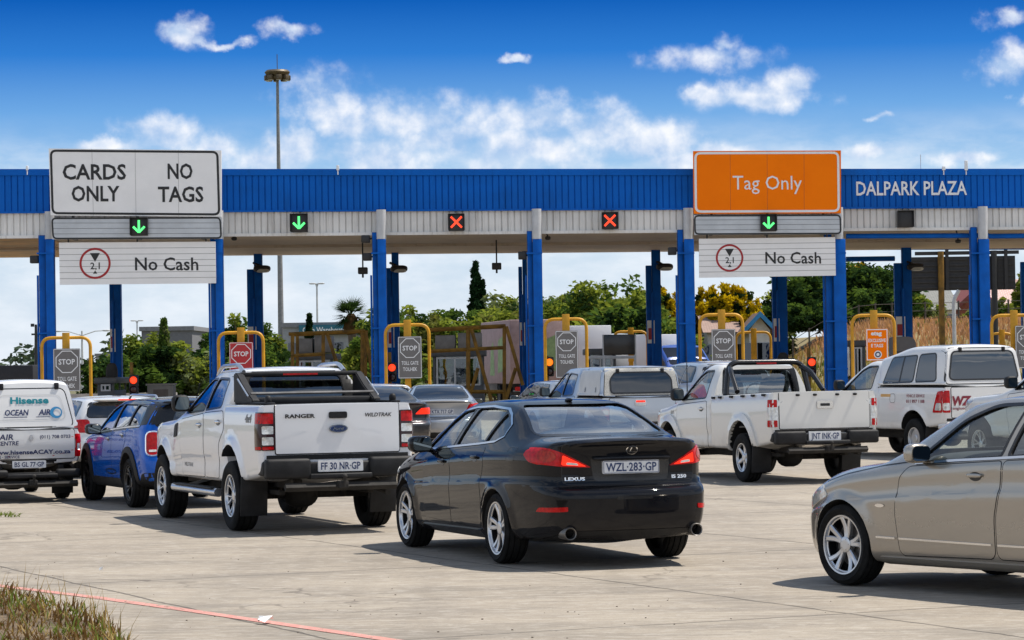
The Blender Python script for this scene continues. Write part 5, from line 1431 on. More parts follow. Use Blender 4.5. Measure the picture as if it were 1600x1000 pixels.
child('fascia', bm, m_blue, flat=True)
zt_ = lambda X: z_top(X) + .20
bm, z_bt, z_wb = ribbed(331.5, 323, 369.5, 355.5, -.12, .218, .05, .05)
child('lower_band', bm, m_band, flat=True)
def slab(xa, xb, ya, yb, zf, thick):     # box whose top follows zf(X); ya, yb are offsets behind the front plane
    bm = NB(); V = []
    for X in (xa, xb):
        for y in (ya, yb):
            for dz_ in (0, -thick): V.append(bm.verts.new((X, fy(X) + y, zf(X) + dz_)))
    for q in ((0, 1, 3, 2), (4, 6, 7, 5), (0, 2, 6, 4), (1, 5, 7, 3), (0, 4, 5, 1), (2, 3, 7, 6)): bm.faces.new([V[i] for i in q])
    bmesh.ops.recalc_face_normals(bm, faces=bm.faces[:]); return bm
child('fascia_cap', slab(-26, 26, -.05, .25, zt_, .215), m_blue)
child('band_trim', slab(-26, 26, -.03, .115, lambda X: z_bb(X) + .01, .06), m_blue)
child('band_edge', slab(-26, 26, .06, .24, lambda X: z_wb(X) + .03, .10), m_band)
child('roof', slab(-26, 26, .26, 17.7, lambda X: zt_(X) - .12, .25), m_greyp)
child('back_fascia', slab(-26, 26, 17.7, 17.85, zt_, 2.0), m_blue)
# soffit: pans running across
bm = NB(); prev = None
y = .12
while y < 17.9:
    for off, up in ((0, 0), (.86, 0), (.88, .05), (.98, .05)):
        cur = [bm.verts.new((X, fy(X) + y + off, z_wb(X) - .0 + up)) for X in (-26, 26)]
        if prev: bm.faces.new((prev[0], prev[1], cur[1], cur[0]))
        prev = cur
    y += 1.0
child('soffit', bm, m_soff, flat=True)
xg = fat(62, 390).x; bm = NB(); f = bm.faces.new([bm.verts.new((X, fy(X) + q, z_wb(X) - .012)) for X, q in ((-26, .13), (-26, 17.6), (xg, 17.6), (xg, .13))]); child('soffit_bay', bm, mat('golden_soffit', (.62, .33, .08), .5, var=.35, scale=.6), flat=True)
child('soffit_beam', slab(-26, 26, 8.6, 8.85, lambda X: z_wb(X) + .0, .10), m_soff)
# columns
FC = [(62, 74, 88), (330, 338, 351), (583, 591, 605), (825, 833, 848), (1060, 1069, 1085), (1290, 1301, 1321), (1518, 1528, 1545)]
for i, (a, b, c) in enumerate(FC):
    xa, xb, xc_ = (fat(q, 480).x for q in (a, b, c)); yb = fy(xb)
    g = fat((b + c) / 2, 374).z
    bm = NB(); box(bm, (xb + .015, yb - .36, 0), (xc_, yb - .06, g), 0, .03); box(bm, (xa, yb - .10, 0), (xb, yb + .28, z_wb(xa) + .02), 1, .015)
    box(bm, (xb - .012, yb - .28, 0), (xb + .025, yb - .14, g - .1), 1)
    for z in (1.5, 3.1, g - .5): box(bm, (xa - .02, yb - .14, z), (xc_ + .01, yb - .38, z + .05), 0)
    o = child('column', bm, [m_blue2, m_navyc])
    bm = NB(); tube(bm, [((xb + xc_) / 2, yb - .21, g), ((xb + xc_) / 2, yb - .21, z_bb(xb) - .01)], .165, 14); q = obj('column_head', bm, m_greyp, o); 
    bm = NB(); tube(bm, [(xa - .05, yb - .02, .4), (xa - .05, yb - .02, g - 1.2)], .035, 8); obj('downpipe', bm, m_blue2, o)
BC = [(172, 178, 190), (387, 398, 411), (605, 613, 624), (811, 817, 825), (1010, 1019, 1033), (1207, 1214, 1230), (1398, 1410, 1425), (1596, 1604, 1618)]
for (a, b, c) in BC:
    Yb = YF + 16.4; xa, xb, xc_ = (at(q, 500, Yb).x for q in (a, b, c))
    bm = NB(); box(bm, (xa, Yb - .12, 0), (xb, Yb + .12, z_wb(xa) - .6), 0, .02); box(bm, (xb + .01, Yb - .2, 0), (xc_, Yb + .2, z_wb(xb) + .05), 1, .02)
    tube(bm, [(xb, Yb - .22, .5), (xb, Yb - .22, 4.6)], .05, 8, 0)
    o = child('column', bm, [m_blue2, m_navyc])
    bm = NB(); box(bm, (xa + .02, Yb - .24, 2.6), (xb + .08, Yb - .205, 3.5), 0); obj('column_notice', bm, m_signw, o)
    bm = NB(); box(bm, (xa + .06, Yb - .25, 2.75), (xb + .04, Yb - .243, 3.2), 0); obj('notice_print', bm, m_redring, o)
# DALPARK PLAZA in white letters on the fascia
bm = NB(); a, b = fat(1338, 305, .02), fat(1511, 304, .02)
text_on(bm, 'DALPARK PLAZA', fat(1400, 284, .02).z - fat(1400, 305, .02).z, a, b - a, (0, 0, 1), 'L', width=(b - a).length, bold=.016)
child('fascia_lettering', bm, m_lw, flat=True)
for px, w_, h_ in ((528, 5, 6), (1474, 6, 4), (1509, 6, 14), (43, 4, 5)):
    p = fat(px, 264); bm = NB(); box(bm, (p.x - w_ / 110, fy(p.x) - .12, p.z - .05), (p.x + w_ / 110, fy(p.x) - .02, p.z + h_ / 50), 0, .01); tube(bm, [(p.x, fy(p.x) - .07, p.z - .2), (p.x, fy(p.x) - .07, p.z)], .02, 5)
    child('fascia_fitting', bm, m_lw)
p = fat(1440, 264); bm = NB(); tube(bm, [(p.x, fy(p.x) + .2, p.z - .1), (p.x, fy(p.x) + .2, p.z + .5)], .012, 5); child('roof_aerial', bm, m_greyp)
for (xa, xb, y) in ((1322, 1545, 369), (1545, 1640, 369), (1322, 1398, 405)):
    dyy = -.4 if y < 400 else -16.2
    a, b = fat(xa, y, dyy), fat(xb, y - 1, dyy); bm = NB(); tube(bm, [a, b], .085 if y < 400 else .10, 8); child('cross_pipe', bm, m_blue2)
# ------------------------------------------------------------------ overhead signs
def board(bm, pts, d, thick=.10, r=.0, mi=0):
    """flat board through four photo corners, d nearer than the fascia"""
    P = [fat(x, y, d) for x, y in pts]; n = Vector((0, -1, 0))
    A = [bm.verts.new(p) for p in P]; B = [bm.verts.new(p - n * thick) for p in P]
    fs = [bm.faces.new(A), bm.faces.new(list(reversed(B)))]
    for i in range(4): fs.append(bm.faces.new((A[i], B[i], B[(i + 1) % 4], A[(i + 1) % 4])))
    for f in fs: f.material_index = mi
    bmesh.ops.recalc_face_normals(bm, faces=fs)
    return P
def inset_border(bm, P, r, e0, w_, lift, mi):
    """rounded band set in from the edge of a board"""
    o = P[3]; xd = (P[2] - P[3]); yd = (P[0] - P[3]); W_, H_ = xd.length, yd.length; xd.normalize(); yd.normalize()
    a = round_poly(rect(e0, e0, W_ - e0, H_ - e0), r, 6); b = grow(a, -w_)
    mk = lambda p: bm.verts.new(o + xd * p[0] + yd * p[1] + Vector((0, -lift, 0)))
    A = [mk(p) for p in a]; B = [mk(p) for p in b]
    for i in range(len(A)):
        f = bm.faces.new((A[i], A[(i + 1) % len(A)], B[(i + 1) % len(A)], B[i])); f.material_index = mi
        f.normal_update()
        if f.normal.y > 0: f.normal_flip()
def sign_text(bm, s, x0, x1, ytop, ybase, d, bold=.028, yr=None):
    a, b = fat(x0, ybase, d), fat(x1, yr if yr is not None else ybase, d)
    text_on(bm, s, fat(x0, ytop, d).z - fat(x0, ybase, d).z, a, b - a, (0, 0, 1), 'L', width=(b - a).length, bold=bold)
def sub(name, bm, m, root, **kw):
    o = obj(name, bm, m, None, **kw); o.parent = root; o.matrix_parent_inverse = root.matrix_basis.inverted(); return o
def seams_v(bm, P, n, lift, w_=.012, horiz=False):   # sheet joints of one panel
    for i in range(1, n):
        t = i / n
        if horiz: a, b = P[3].lerp(P[0], t), P[2].lerp(P[1], t); u_ = Vector((0, 0, w_ / 2))
        else: a, b = P[3].lerp(P[2], t), P[0].lerp(P[1], t); u_ = Vector((w_ / 2, 0, 0))
        l = Vector((0, -lift, 0)); bm.faces.new([bm.verts.new(q) for q in (a - u_ + l, b - u_ + l, b + u_ + l, a + u_ + l)])
m_seam = mat('sheet_joint', (.36, .355, .345), .6, var=.1); m_seamo = mat('orange_joint', (.45, .09, .01), .6, var=.1)
def lane_sign(corners, low, face_m, border_m, texts, label, d=.75, textm=None, seamm=None):
    base = fat((corners[0][0] + corners[1][0]) / 2, corners[2][1], d)
    root = thing('lane_sign', label, 'sign', base, 0, 'lane signs on the canopy')
    bm = NB(); P = board(bm, corners, d, .12); sub('sign_panel', bm, face_m, root)
    for i in (1, 2, 3):
        bm = NB(); a_, b_ = P[3].lerp(P[2], i / 4), P[0].lerp(P[1], i / 4); u_ = Vector((.006, 0, 0)); l_ = Vector((0, -.003, 0)); bm.faces.new([bm.verts.new(q) for q in (a_ - u_ + l_, b_ - u_ + l_, b_ + u_ + l_, a_ + u_ + l_)]); sub('sheet_joint', bm, seamm or m_seam, root, flat=True)
    bm = NB(); inset_border(bm, P, .22, .035, .075, .006, 0); sub('sign_border', bm, border_m, root, flat=True)
    for t in texts:
        bm = NB(); sign_text(bm, *t[:5], d + .009, bold=t[5]); sub('sign_lettering', bm, textm or m_ink, root, flat=True)
    bm = NB(); P = board(bm, low, d - .04, .10); q = sub('slat_panel', bm, m_alu, root)
    bm = NB(); seams_v(bm, P, 4, .003, .02, True); sub('slat_joints', bm, mat('slat_joint', (.22, .23, .24), .5), root, flat=True)
    bm = NB()
    o = P[3]; inset_border(bm, P, .16, .0, .055, .006, 0); sub('slat_border', bm, m_ink, root, flat=True)
    bm = NB()
    for t in (.12, .5, .88):
        q = P[3].lerp(P[2], t); r_ = Vector((q.x, 0, 0)); box(bm, (q.x - .05, q.y + .11, q.z), (q.x + .05, fy(q.x) + .15, q.z + .12)); box(bm, (q.x - .04, q.y + .105, q.z + .02), (q.x + .04, q.y + .2, z_top(q.x) - .1))
    sub('sign_brackets', bm, m_house, root)
lane_sign([(76, 232), (346, 235), (346, 338.5), (79, 336.5)], [(80, 340), (347, 340), (347, 373), (82, 374)], m_signw, m_ink,
    [('CARDS', 98, 197, 257, 280, .022), ('ONLY', 112, 187, 291, 314, .022), ('NO', 262, 301, 256, 279, .022), ('TAGS', 247, 318, 292, 315, .022)],
    'white overhead board reading CARDS ONLY NO TAGS in black')
lane_sign([(1083, 236), (1314, 235), (1314, 333), (1084, 334)], [(1084, 336), (1315, 335), (1315, 366), (1085, 367)], m_orange, m_lw,
    [('Tag Only', 1145, 1253, 274.5, 296, .0)], 'orange overhead board reading Tag Only in white', textm=m_lw, seamm=m_seamo)
def hanging(corners, cx, cy, r, txt, label, d=.55):
    base = fat((corners[0][0] + corners[1][0]) / 2, corners[2][1], d)
    root = thing('hanging_sign', label, 'sign', base, 0, 'No Cash signs under the canopy')
    bm = NB(); P = board(bm, corners, d, .06); sub('sign_panel', bm, m_signw, root)
    bm = NB(); seams_v(bm, P, 7, .003, .018, True); sub('slat_joints', bm, m_seam, root, flat=True)
    bm = NB(); sign_text(bm, *txt, d + .007, bold=.014); sub('sign_lettering', bm, m_ink, root, flat=True)
    c = fat(cx, cy, d + .008); s = (fat(cx + r, cy, d).x - c.x)
    bm = NB(); A = [(c.x + s * math.cos(t), c.z + s * math.sin(t)) for t in np.linspace(0, 2 * math.pi, 40, endpoint=False)]
    B = [(c.x + s * .86 * math.cos(t), c.z + s * .86 * math.sin(t)) for t in np.linspace(0, 2 * math.pi, 40, endpoint=False)]
    va = [bm.verts.new((p[0], c.y + .0187 * (p[0] - c.x), p[1])) for p in A]; vb = [bm.verts.new((p[0], c.y + .0187 * (p[0] - c.x), p[1])) for p in B]
    for i in range(40): bm.faces.new((va[i], va[(i + 1) % 40], vb[(i + 1) % 40], vb[i]))
    sub('limit_ring', bm, m_redring, root, flat=True)
    bm = NB(); T = lambda a, b: bm.verts.new((c.x + a * s, c.y + .0187 * a * s, c.z + b * s))
    bm.faces.new([T(-.32, .66), T(.32, .66), T(0, .10)]); bm.faces.new([T(-.14, -.66), T(.14, -.66), T(.0, -.46)])
    text_on(bm, '2,1', s * .42, (c.x, c.y, c.z - s * .37), (1, .0187, 0), (0, 0, 1), width=s * .60, bold=.012)
    sub('limit_marks', bm, m_ink, root, flat=True)
    bm = NB()
    for t in (.06, .5, .94):
        q = P[0].lerp(P[1], t); tube(bm, [q + Vector((0, .03, -.05)), (q.x, q.y + .03, z_wb(q.x) + .05)], .03, 6)
    sub('hanger', bm, m_house, root)
hanging([(92, 379), (336.5, 377.5), (337.5, 442.5), (93.5, 445)], 148.5, 411.5, 24.5, ('No Cash', 211, 310, 402.5, 422), 'white No Cash board under the CARDS ONLY sign')
hanging([(1092, 373), (1305, 370.5), (1306, 430.5), (1092.5, 434)], 1140, 403, 21.5, ('No Cash', 1196, 1283, 394, 411.5), 'white No Cash board under the orange sign')
def lane_signal(px, py, kind, label, sz=27, d=.30):
    c = fat(px, py, d); h = sz / 2 * c.y / F_PX
    root = thing('lane_signal', label, 'signal', c, 0, 'lane signals along the canopy')
    bm = NB(); box(bm, (-h, 0, -h * 1.05), (h, .28, h * 1.05), 0, .02)
    for sg in (1, -1): box(bm, (sg * h - .012, -.10, -h), (sg * h + .012, .01, h * 1.02))
    box(bm, (-h, -.12, h * 1.0), (h, .01, h * 1.05)); obj('housing', bm, m_house, root)
    bm = NB(); box(bm, (-.04, .27, -.05), (.04, .9, .05)); obj('arm', bm, m_house, root)
    if kind:
        bm = NB(); e = h * .68; L = []
        if kind == 'x': L = [((-e, -e), (e, e)), ((-e, e), (e, -e))]
        else: L = [((0, e * 1.1), (0, -e * .85)), ((-e * .98, .0), (0, -e * .98)), ((e * .98, .0), (0, -e * .98))]
        for i, (a, b) in enumerate(L):
            p = line_strip([a, b], h * .26); y = -.006 - i * .003
            f = bm.faces.new([bm.verts.new((q[0], y, q[1])) for q in p]); f.normal_update()
            if f.normal.y > 0: f.normal_flip()
        obj('lit_cross' if kind == 'x' else 'lit_arrow', bm, m_redled if kind == 'x' else m_green, root, flat=True)
lane_signal(217, 354, 'v', 'lit green arrow in the middle of the CARDS ONLY sign', 27, .85)
lane_signal(467, 348, 'v', 'lit green arrow on the pale band right of the CARDS ONLY sign')
lane_signal(713, 347, 'x', 'lit red cross nearer the middle of the canopy, left one of two', 25)
lane_signal(953, 344.5, 'x', 'lit red cross just left of the orange sign, right one of two', 25)
lane_signal(1201, 348, 'v', 'lit green arrow under the orange Tag Only sign', 25, .85)
lane_signal(1415, 342, None, 'unlit dark lane signal under the white plaza name', 25)
# ------------------------------------------------------------------ lamps, cameras and speakers under the canopy
m_lens = mat('lamp_glass', (.55, .55, .5), .2, var=.1)
for px, py, sg, lab in ((407, 420, 1, 'floodlight on the rear column left of the tall mast'), (621, 420, 1, 'floodlight on the rear column beside the third front column'), (1036, 417, 1, 'floodlight on the rear column left of the orange sign'), (1428, 417, 1, 'floodlight on the rear column below the white plaza name')):
    p = at(px, py, YF + 16.0); root = thing('floodlight', lab, 'floodlight', p, 0, 'floodlights on the rear columns')
    bm = NB(); blob(bm, (.06, 0, 0), (.34, .22, .14), 0, 3); tube(bm, [(-.30, .3, .25), (-.1, .1, .15), (.05, 0, .05)], .05, 6); obj('housing', bm, m_house, root, 60)
    bm = NB(); blob(bm, (.10, -.06, -.07), (.26, .17, .09), 0, 3); obj('lamp_glass', bm, m_lens, root, 60)
for px, py, lab, top in ((567, 423, 'boxy camera on a drop rod near the third column', 392), (776, 416, 'boxy camera on a drop rod above the cypress', 391)):
    p = at(px, py, YF + 6); root = thing('lane_camera', lab, 'camera', p, 0, 'hanging lane cameras')
    bm = NB(); box(bm, (-.17, -.2, -.12), (.17, .2, .12), 0, .03); tube(bm, [(.0, -.05, -.12), (.0, -.05, -.25)], .04, 6); obj('housing', bm, m_house, root)
    bm = NB(); tube(bm, [(0, 0, .12), (0, 0, z_wb(p.x) - p.z + .05)], .03, 6); obj('drop_rod', bm, m_house, root)
for px, py, lab in ((575, 401, 'black speaker box beside the third column'), (817, 399, 'black speaker box beside the fourth column'), (1051, 392, 'black speaker box beside the column left of the orange sign'), (55, 405, 'black speaker box beside the leftmost column'), (572, 373, 'small black box at the head of the third column')):
    p = fat(px, py, -.2); root = thing('speaker_box', lab, 'speaker', p, 0, 'speaker boxes on the columns')
    bm = NB(); box(bm, (-.16, -.16, -.14), (.13, .12, .12), 0, .03); obj('housing', bm, m_house, root)
    bm = NB(); box(bm, (.1, -.03, -.03), (.32, .03, .03)); obj('bracket', bm, m_house, root)
for px, py, lab in ((597 + 259, 371, 'tiny black camera under the soffit right of the fourth column'), (366, 372, 'tiny black camera under the soffit right of the CARDS ONLY sign'), (1497, 376, 'small black camera beside the rightmost column')):
    p = fat(px, py, -1.5); root = thing('dome_camera', lab, 'camera', p)
    bm = NB(); blob(bm, (0, 0, -.02), (.10, .14, .07), 0, 2.5); obj('housing', bm, m_house, root, 60)
    bm = NB(); tube(bm, [(0, 0, .04), (-.06, 0, z_wb(p.x) - p.z + .04)], .025, 6); obj('mount', bm, m_house, root)
# ------------------------------------------------------------------ islands, hoops, stop boards, lights, booths
m_conc = mat('island_concrete', (.36, .34, .31), .85, var=.2, scale=1.2, bump=.2)
YI = 91.5
def hoop(x0, x1, ytop, Y, label, grp, r=.055):
    a, b = at(x0, ytop, Y), at(x1, ytop, Y); root = thing('height_hoop', label, 'guard hoop', ((a.x + b.x) / 2, Y, 0), 0, grp)
    w = (b.x - a.x) / 2; zt = (a.z + b.z) / 2 - r
    bm = NB(); tube(bm, arc_path([(-w, 0, .0), (-w, 0, zt), (w, 0, zt), (w, 0, 0)], .32, 6), r, 10); obj('hoop_bar', bm, m_yel, root)
    bm = NB(); box(bm, (-.11, -.09, zt - 1.25), (.13, -.06, zt + .16), 0, .01); box(bm, (-.09, -.06, 0), (.10, .02, zt + .05), 0, .01); obj('centre_post', bm, m_yel, root)
    return root
def octagon(c, r): return [(c[0] + r * math.cos(R(22.5 + 45 * i)), c[1] + r * math.sin(R(22.5 + 45 * i))) for i in range(8)]
def stop_board(x0, x1, y0, y1, label, col, lines, Y=YI - .35, name='stop_board', grp='grey STOP boards on the hoops'):
    a, b = at(x0, y0, Y), at(x1, y1, Y); w, hh = (b.x - a.x) / 2, a.z - b.z
    root = thing(name, label, 'sign', ((a.x + b.x) / 2, Y, b.z), 0, grp)
    bm = NB(); prism(bm, round_poly(rect(-w, 0, w, hh), .04), 0, .03, 'y'); obj('sign_panel', bm, col, root)
    r = w * .84; cz = hh - w * .98
    bm = NB(); A = octagon((0, cz), r * 1.06); B = octagon((0, cz), r * .98)
    va = [bm.verts.new((p[0], -.004, p[1])) for p in A]; vb = [bm.verts.new((p[0], -.004, p[1])) for p in B]
    for i in range(8): bm.faces.new((va[i], va[(i + 1) % 8], vb[(i + 1) % 8], vb[i]))
    ed = round_poly(rect(-w + .012, .012, w - .012, hh - .012), .03); e2 = grow(ed, -.016)
    va = [bm.verts.new((p[0], -.004, p[1])) for p in ed]; vb = [bm.verts.new((p[0], -.004, p[1])) for p in e2]
    for i in range(len(ed)): bm.faces.new((va[i], va[(i + 1) % len(ed)], vb[(i + 1) % len(ed)], vb[i]))
    obj('sign_border', bm, m_lw, root, flat=True)
    bm = NB(); text_on(bm, 'STOP', r * .46, (0, -.005, cz - r * .23), (1, 0, 0), (0, 0, 1), width=r * 1.45, bold=.02)
    z = cz - r * 1.06; obj('sign_lettering', bm, m_lw, root, flat=True)
    for s in lines:
        bm = NB(); z -= w * .52; text_on(bm, s, w * .30, (0, -.005, z), (1, 0, 0), (0, 0, 1), width=w * (1.42 if len(s) > 7 else 1.2), bold=.012)
        obj('sign_lettering', bm, m_lw, root, flat=True)
HP = [(65, 141, 525, 'leftmost'), (341, 411, 517, None), (602, 670, 505, None), (851, 916, 496, None), (1093, 1160, 489, None), (1331, 1397, 490, None), (1549, 1617, 490, None)]
labs = ['yellow guard hoop at the leftmost column, grey STOP board on it', 'yellow guard hoop carrying the red STOP board', 'yellow guard hoop right of the white double cab, grey STOP board on it', 'yellow guard hoop above the cab of the silver canopy pickup', 'yellow guard hoop in front of the blue gabled cottage', 'yellow guard hoop carrying the orange notice', 'yellow guard hoop cut by the right edge']
for (a, b, y, _), lb in zip(HP, labs): hoop(a, b, y, YI, lb, 'yellow guard hoops before the columns')
for a, b, y, lb in ((959, 1011, 516, 'small far yellow hoop over the dark booth panel'), (1150, 1204, 517, 'small far yellow hoop before the cottage wall'), (1546, 1583, 519, 'small far yellow hoop near the right edge')): hoop(a, b, y, YI + 27, lb, 'far yellow hoops')
stop_board(83, 126, 545, 611, 'grey STOP board beside the leftmost column', m_gsign, ['TOLL GATE', 'TOLHEK'])
stop_board(358, 396, 535, 592, 'red STOP board above the white double cab', mat('stop_red', (.42, .012, .018), .45, var=.05), [], grp='red STOP board')
stop_board(621.5, 659.5, 526, 591, 'grey STOP board beside the third column, right of the white double cab', m_gsign, ['TOLL GATE', 'TOLHEK'])
stop_board(867.5, 904, 517, 590, 'grey STOP board right of the fourth column', m_gsign, ['TOLL GATE', 'TOLHEK'])
stop_board(1111.5, 1150, 514.5, 580, 'grey STOP board in front of the cottage', m_gsign, ['TOLL GATE', 'TOLHEK'])
stop_board(1586, 1624, 509, 575, 'grey STOP board cut by the right edge', m_gsign, ['TOLL GATE', 'TOLHEK'])
Y = YI - .35; a, b = at(1353, 514, Y), at(1388, 563, Y); w, hh = (b.x - a.x) / 2, a.z - b.z
root = thing('orange_notice', 'small orange notice with white letters and a round emblem', 'sign', ((a.x + b.x) / 2, Y, b.z))
bm = NB(); prism(bm, rect(-w, 0, w, hh), 0, .03, 'y'); obj('sign_panel', bm, m_orange, root)
bm = NB(); text_on(bm, 'etag', hh * .12, (-.02, -.005, hh * .80), (1, 0, 0), (0, 0, 1), width=w * 1.0, bold=.05); text_on(bm, 'EXCLUSIVE', hh * .10, (0, -.005, hh * .585), (1, 0, 0), (0, 0, 1), width=w * 1.6, bold=.03); text_on(bm, 'E TAGS', hh * .10, (0, -.005, hh * .42), (1, 0, 0), (0, 0, 1), width=w * 1.1, bold=.03)
bm.faces.new([bm.verts.new((p[0], -.004, p[1])) for p in ellipse((.02, hh * .19), w * .36, w * .36)])
ed = rect(-w + .01, .01, w - .01, hh - .01); e2 = grow(ed, -.03); va = [bm.verts.new((p[0], -.004, p[1])) for p in ed]; vb = [bm.verts.new((p[0], -.004, p[1])) for p in e2]
for i in range(4): bm.faces.new((va[i], va[(i + 1) % 4], vb[(i + 1) % 4], vb[i]))
for f in bm.faces:
    f.normal_update()
    if f.normal.y > 0: f.normal_flip()
obj('sign_lettering', bm, m_lw, root, flat=True)
bm = NB(); A = ellipse((.02, hh * .19), w * .26, w * .26); B = ellipse((.02, hh * .19), w * .15, w * .15); va = [bm.verts.new((p[0], -.007, p[1])) for p in A]; vb = [bm.verts.new((p[0], -.007, p[1])) for p in B]
for i in range(len(A)): bm.faces.new((va[i], va[(i + 1) % len(A)], vb[(i + 1) % len(A)], vb[i]))
obj('emblem', bm, m_navy, root, flat=True)
def traffic_light(px, py, label, m_on, on=0, Y=YI + 5, post=25):
    p = at(px, py, Y); root = thing('traffic_light', label, 'traffic light', (p.x, Y, 0), 0, 'island traffic lights')
    zt = p.z + .14
    bm = NB(); box(bm, (-.15, .0, zt - .62), (.15, .22, zt + .04), 0, .04); obj('housing', bm, m_house, root)
    for i in range(2):
        z = zt - .14 - i * .32
        bm = NB(); lathe(bm, [(.125, .0), (.12, -.03), (.07, -.05), (.005, -.055)], 20, 'y', (0, 0, z)); obj('lit_lamp' if i == on else 'lamp', bm, m_on if i == on else M['smoke'], root)
        bm = NB(); lathe(bm, [(.145, -.0), (.145, -.10), (.135, -.10), (.135, 0)], 20, 'y', (0, 0, z), close=True); obj('visor', bm, m_house, root)
    bm = NB(); tube(bm, [(-.08, .16, 0), (-.08, .16, zt + post / 47)], .06, 8); obj('post', bm, m_yel2, root)
traffic_light(208.5, 594, 'island traffic light lit red, above the blue compact', m_redled, post=22)
traffic_light(612.5, 574.5, 'island traffic light lit red, beside the third column', m_redled, post=18)
traffic_light(858.5, 566, 'island traffic light lit amber, right of the fourth column', m_amberled, post=4)
traffic_light(1268.5, 566, 'island traffic light lit red, in front of the dry grass bank', m_redled, post=16)
for i, (a, b, c) in enumerate(FC):
    x = fat((a + c) / 2, 480).x
    bm = NB(); pr = round_poly(rect(x - .95, YI - 3, x + .95, YF + 20), .9, 6); prism(bm, pr, 0, .16, 'z'); bmesh.ops.bevel(bm, geom=[e for e in bm.edges if all(v_.co.z > .1 for v_ in e.verts)], offset=.03, segments=2, affect='EDGES')
    tag(obj('traffic_island', bm, m_conc), kind='structure')
m_booth = mat('booth_wall', (.075, .080, .085), .5, var=.15); m_boothg = glass('booth_glass', (.35, .42, .42), 1.2); m_frame = mat('window_frame', (.45, .46, .47), .4, .4, var=.08)
def booth(x0, x1, yt, label, Y=YF + 6, ac=True, depth=3.2, panel=None):
    a, b = at(x0, yt, Y), at(x1, yt, Y); w, h = b.x - a.x, a.z
    root = thing('toll_booth', label, 'toll booth', ((a.x + b.x) / 2, Y, 0), 0, 'toll booths')
    hw = w / 2
    bm = NB(); box(bm, (-hw, 0, .16), (hw, depth, 1.15), 0, .02); box(bm, (-hw - .1, -.15, h - .22), (hw + .1, depth + .1, h), 0, .03)
    for x in (-hw, hw - .09):
        for y in (0, depth * .5, depth - .09): box(bm, (x, y, 1.15), (x + .09, y + .09, h - .22))
    obj('booth_body', bm, m_booth, root)
    bm = NB(); box(bm, (-hw + .05, .04, 1.15), (hw - .05, .055, h - .22)); box(bm, (-hw + .03, .1, 1.15), (-hw + .045, depth - .1, h - .22)); box(bm, (hw - .045, .1, 1.15), (hw - .03, depth - .1, h - .22)); obj('booth_windows', bm, m_boothg, root)
    bm = NB()
    for x in (-hw + .12, -hw + w * .42, hw - .18): box(bm, (x, -.03, 1.12), (x + .06, .05, h - .24))
    for z in (1.12, h - .30): box(bm, (-hw + .12, -.035, z), (hw - .12, .045, z + .06))
    obj('window_frame', bm, m_frame, root)
    bm = NB(); box(bm, (-hw + .25, 1.2, .3), (hw - .25, 1.9, 1.35), 0, .05); blob(bm, (0, 1.6, 1.75), (.22, .18, .4), 0, 2.4); obj('booth_desk', bm, M['cabin'], root)
    if ac:
        bm = NB(); box(bm, (-hw * .9, .2, h), (-hw * .1, 1.4, h + .55), 0, .03); box(bm, (.0, .1, h + .02), (hw * .95, 1.5, h + .62), 0, .03); obj('air_conditioner', bm, mat('ac_metal', (.20, .19, .18), .5, .3, var=.15), root)
booth(462, 520, 553, 'dark toll booth behind the left weathered yellow frame', ac=True)
booth(676, 755, 548, 'dark toll booth with metal box on top, behind the right weathered yellow frame')
booth(918, 962, 545, 'narrow toll booth right of the hoop above the silver canopy pickup', ac=False)
booth(1222, 1238, 560, 'slim booth behind the red traffic light by the grass bank', ac=False)
booth(1328, 1352, 532, 'grey booth half behind the orange notice', ac=False)
booth(152, 178, 590, 'grey booth by the leftmost rear column', ac=False)
p0 = at(945, 525, YF + 4)
root = thing('booth_screen', 'large black tilted panel on grey legs under the small far hoop', 'screen', (at(969, 560, YF + 4).x, YF + 4, 0))
a, b, c = at(943, 523, YF + 4), at(992, 523, YF + 4), at(943, 555, YF + 4); x0 = root.location.x
bm = NB(); box(bm, (a.x - x0, 0, c.z), (b.x - x0, .12, a.z), 0, .02); obj('panel', bm, M['trim'], root)
bm = NB()
for x in (a.x - x0, b.x - x0): tube(bm, [(x, .06, .1), (x, .06, a.z)], .05, 6)
tube(bm, [(a.x - x0 - .6, .06, c.z - .08), (b.x - x0, .06, c.z - .08)], .06, 6); obj('legs', bm, m_greyp, root)
root = thing('ticket_cabinet', 'grey rounded cabinet beside the orange notice', 'cabinet', (at(1412, 560, YF - 1).x, YF - 1, .16))
bm = NB(); hz_ = at(1412, 526, YF - 1).z - .16; prism(bm, round_poly(rect(-.42, 0, .42, hz_), [0, 0, .3, .1], 6), 0, .5, 'y'); obj('cabinet', bm, mat('cabinet_grey', (.07, .065, .065), .5, var=.1), root)
bm = NB(); box(bm, (-.3, -.01, hz_ * .55), (.2, .0, hz_ * .8)); obj('cabinet_screen', bm, M['trim'], root)
root = thing('service_box', 'pale grey service cabinet with a door behind the blue compact', 'cabinet', (at(250, 600, YF + 9).x, YF + 9, 0))
w = (at(271, 600, YF + 9).x - at(231, 600, YF + 9).x) / 2; h = at(250, 602, YF + 9).z
bm = NB(); box(bm, (-w, 0, 0), (w, .9, h), 0, .02); box(bm, (-w - .05, -.05, h), (w + .05, .95, h + .06)); obj('cabinet', bm, mat('cabinet_pale', (.36, .34, .31), .6, var=.1), root)
bm = NB(); box(bm, (-.25, -.015, .2), (.3, .0, h - .15)); obj('cabinet_door', bm, mat('cabinet_door', (.22, .19, .17), .6), root)
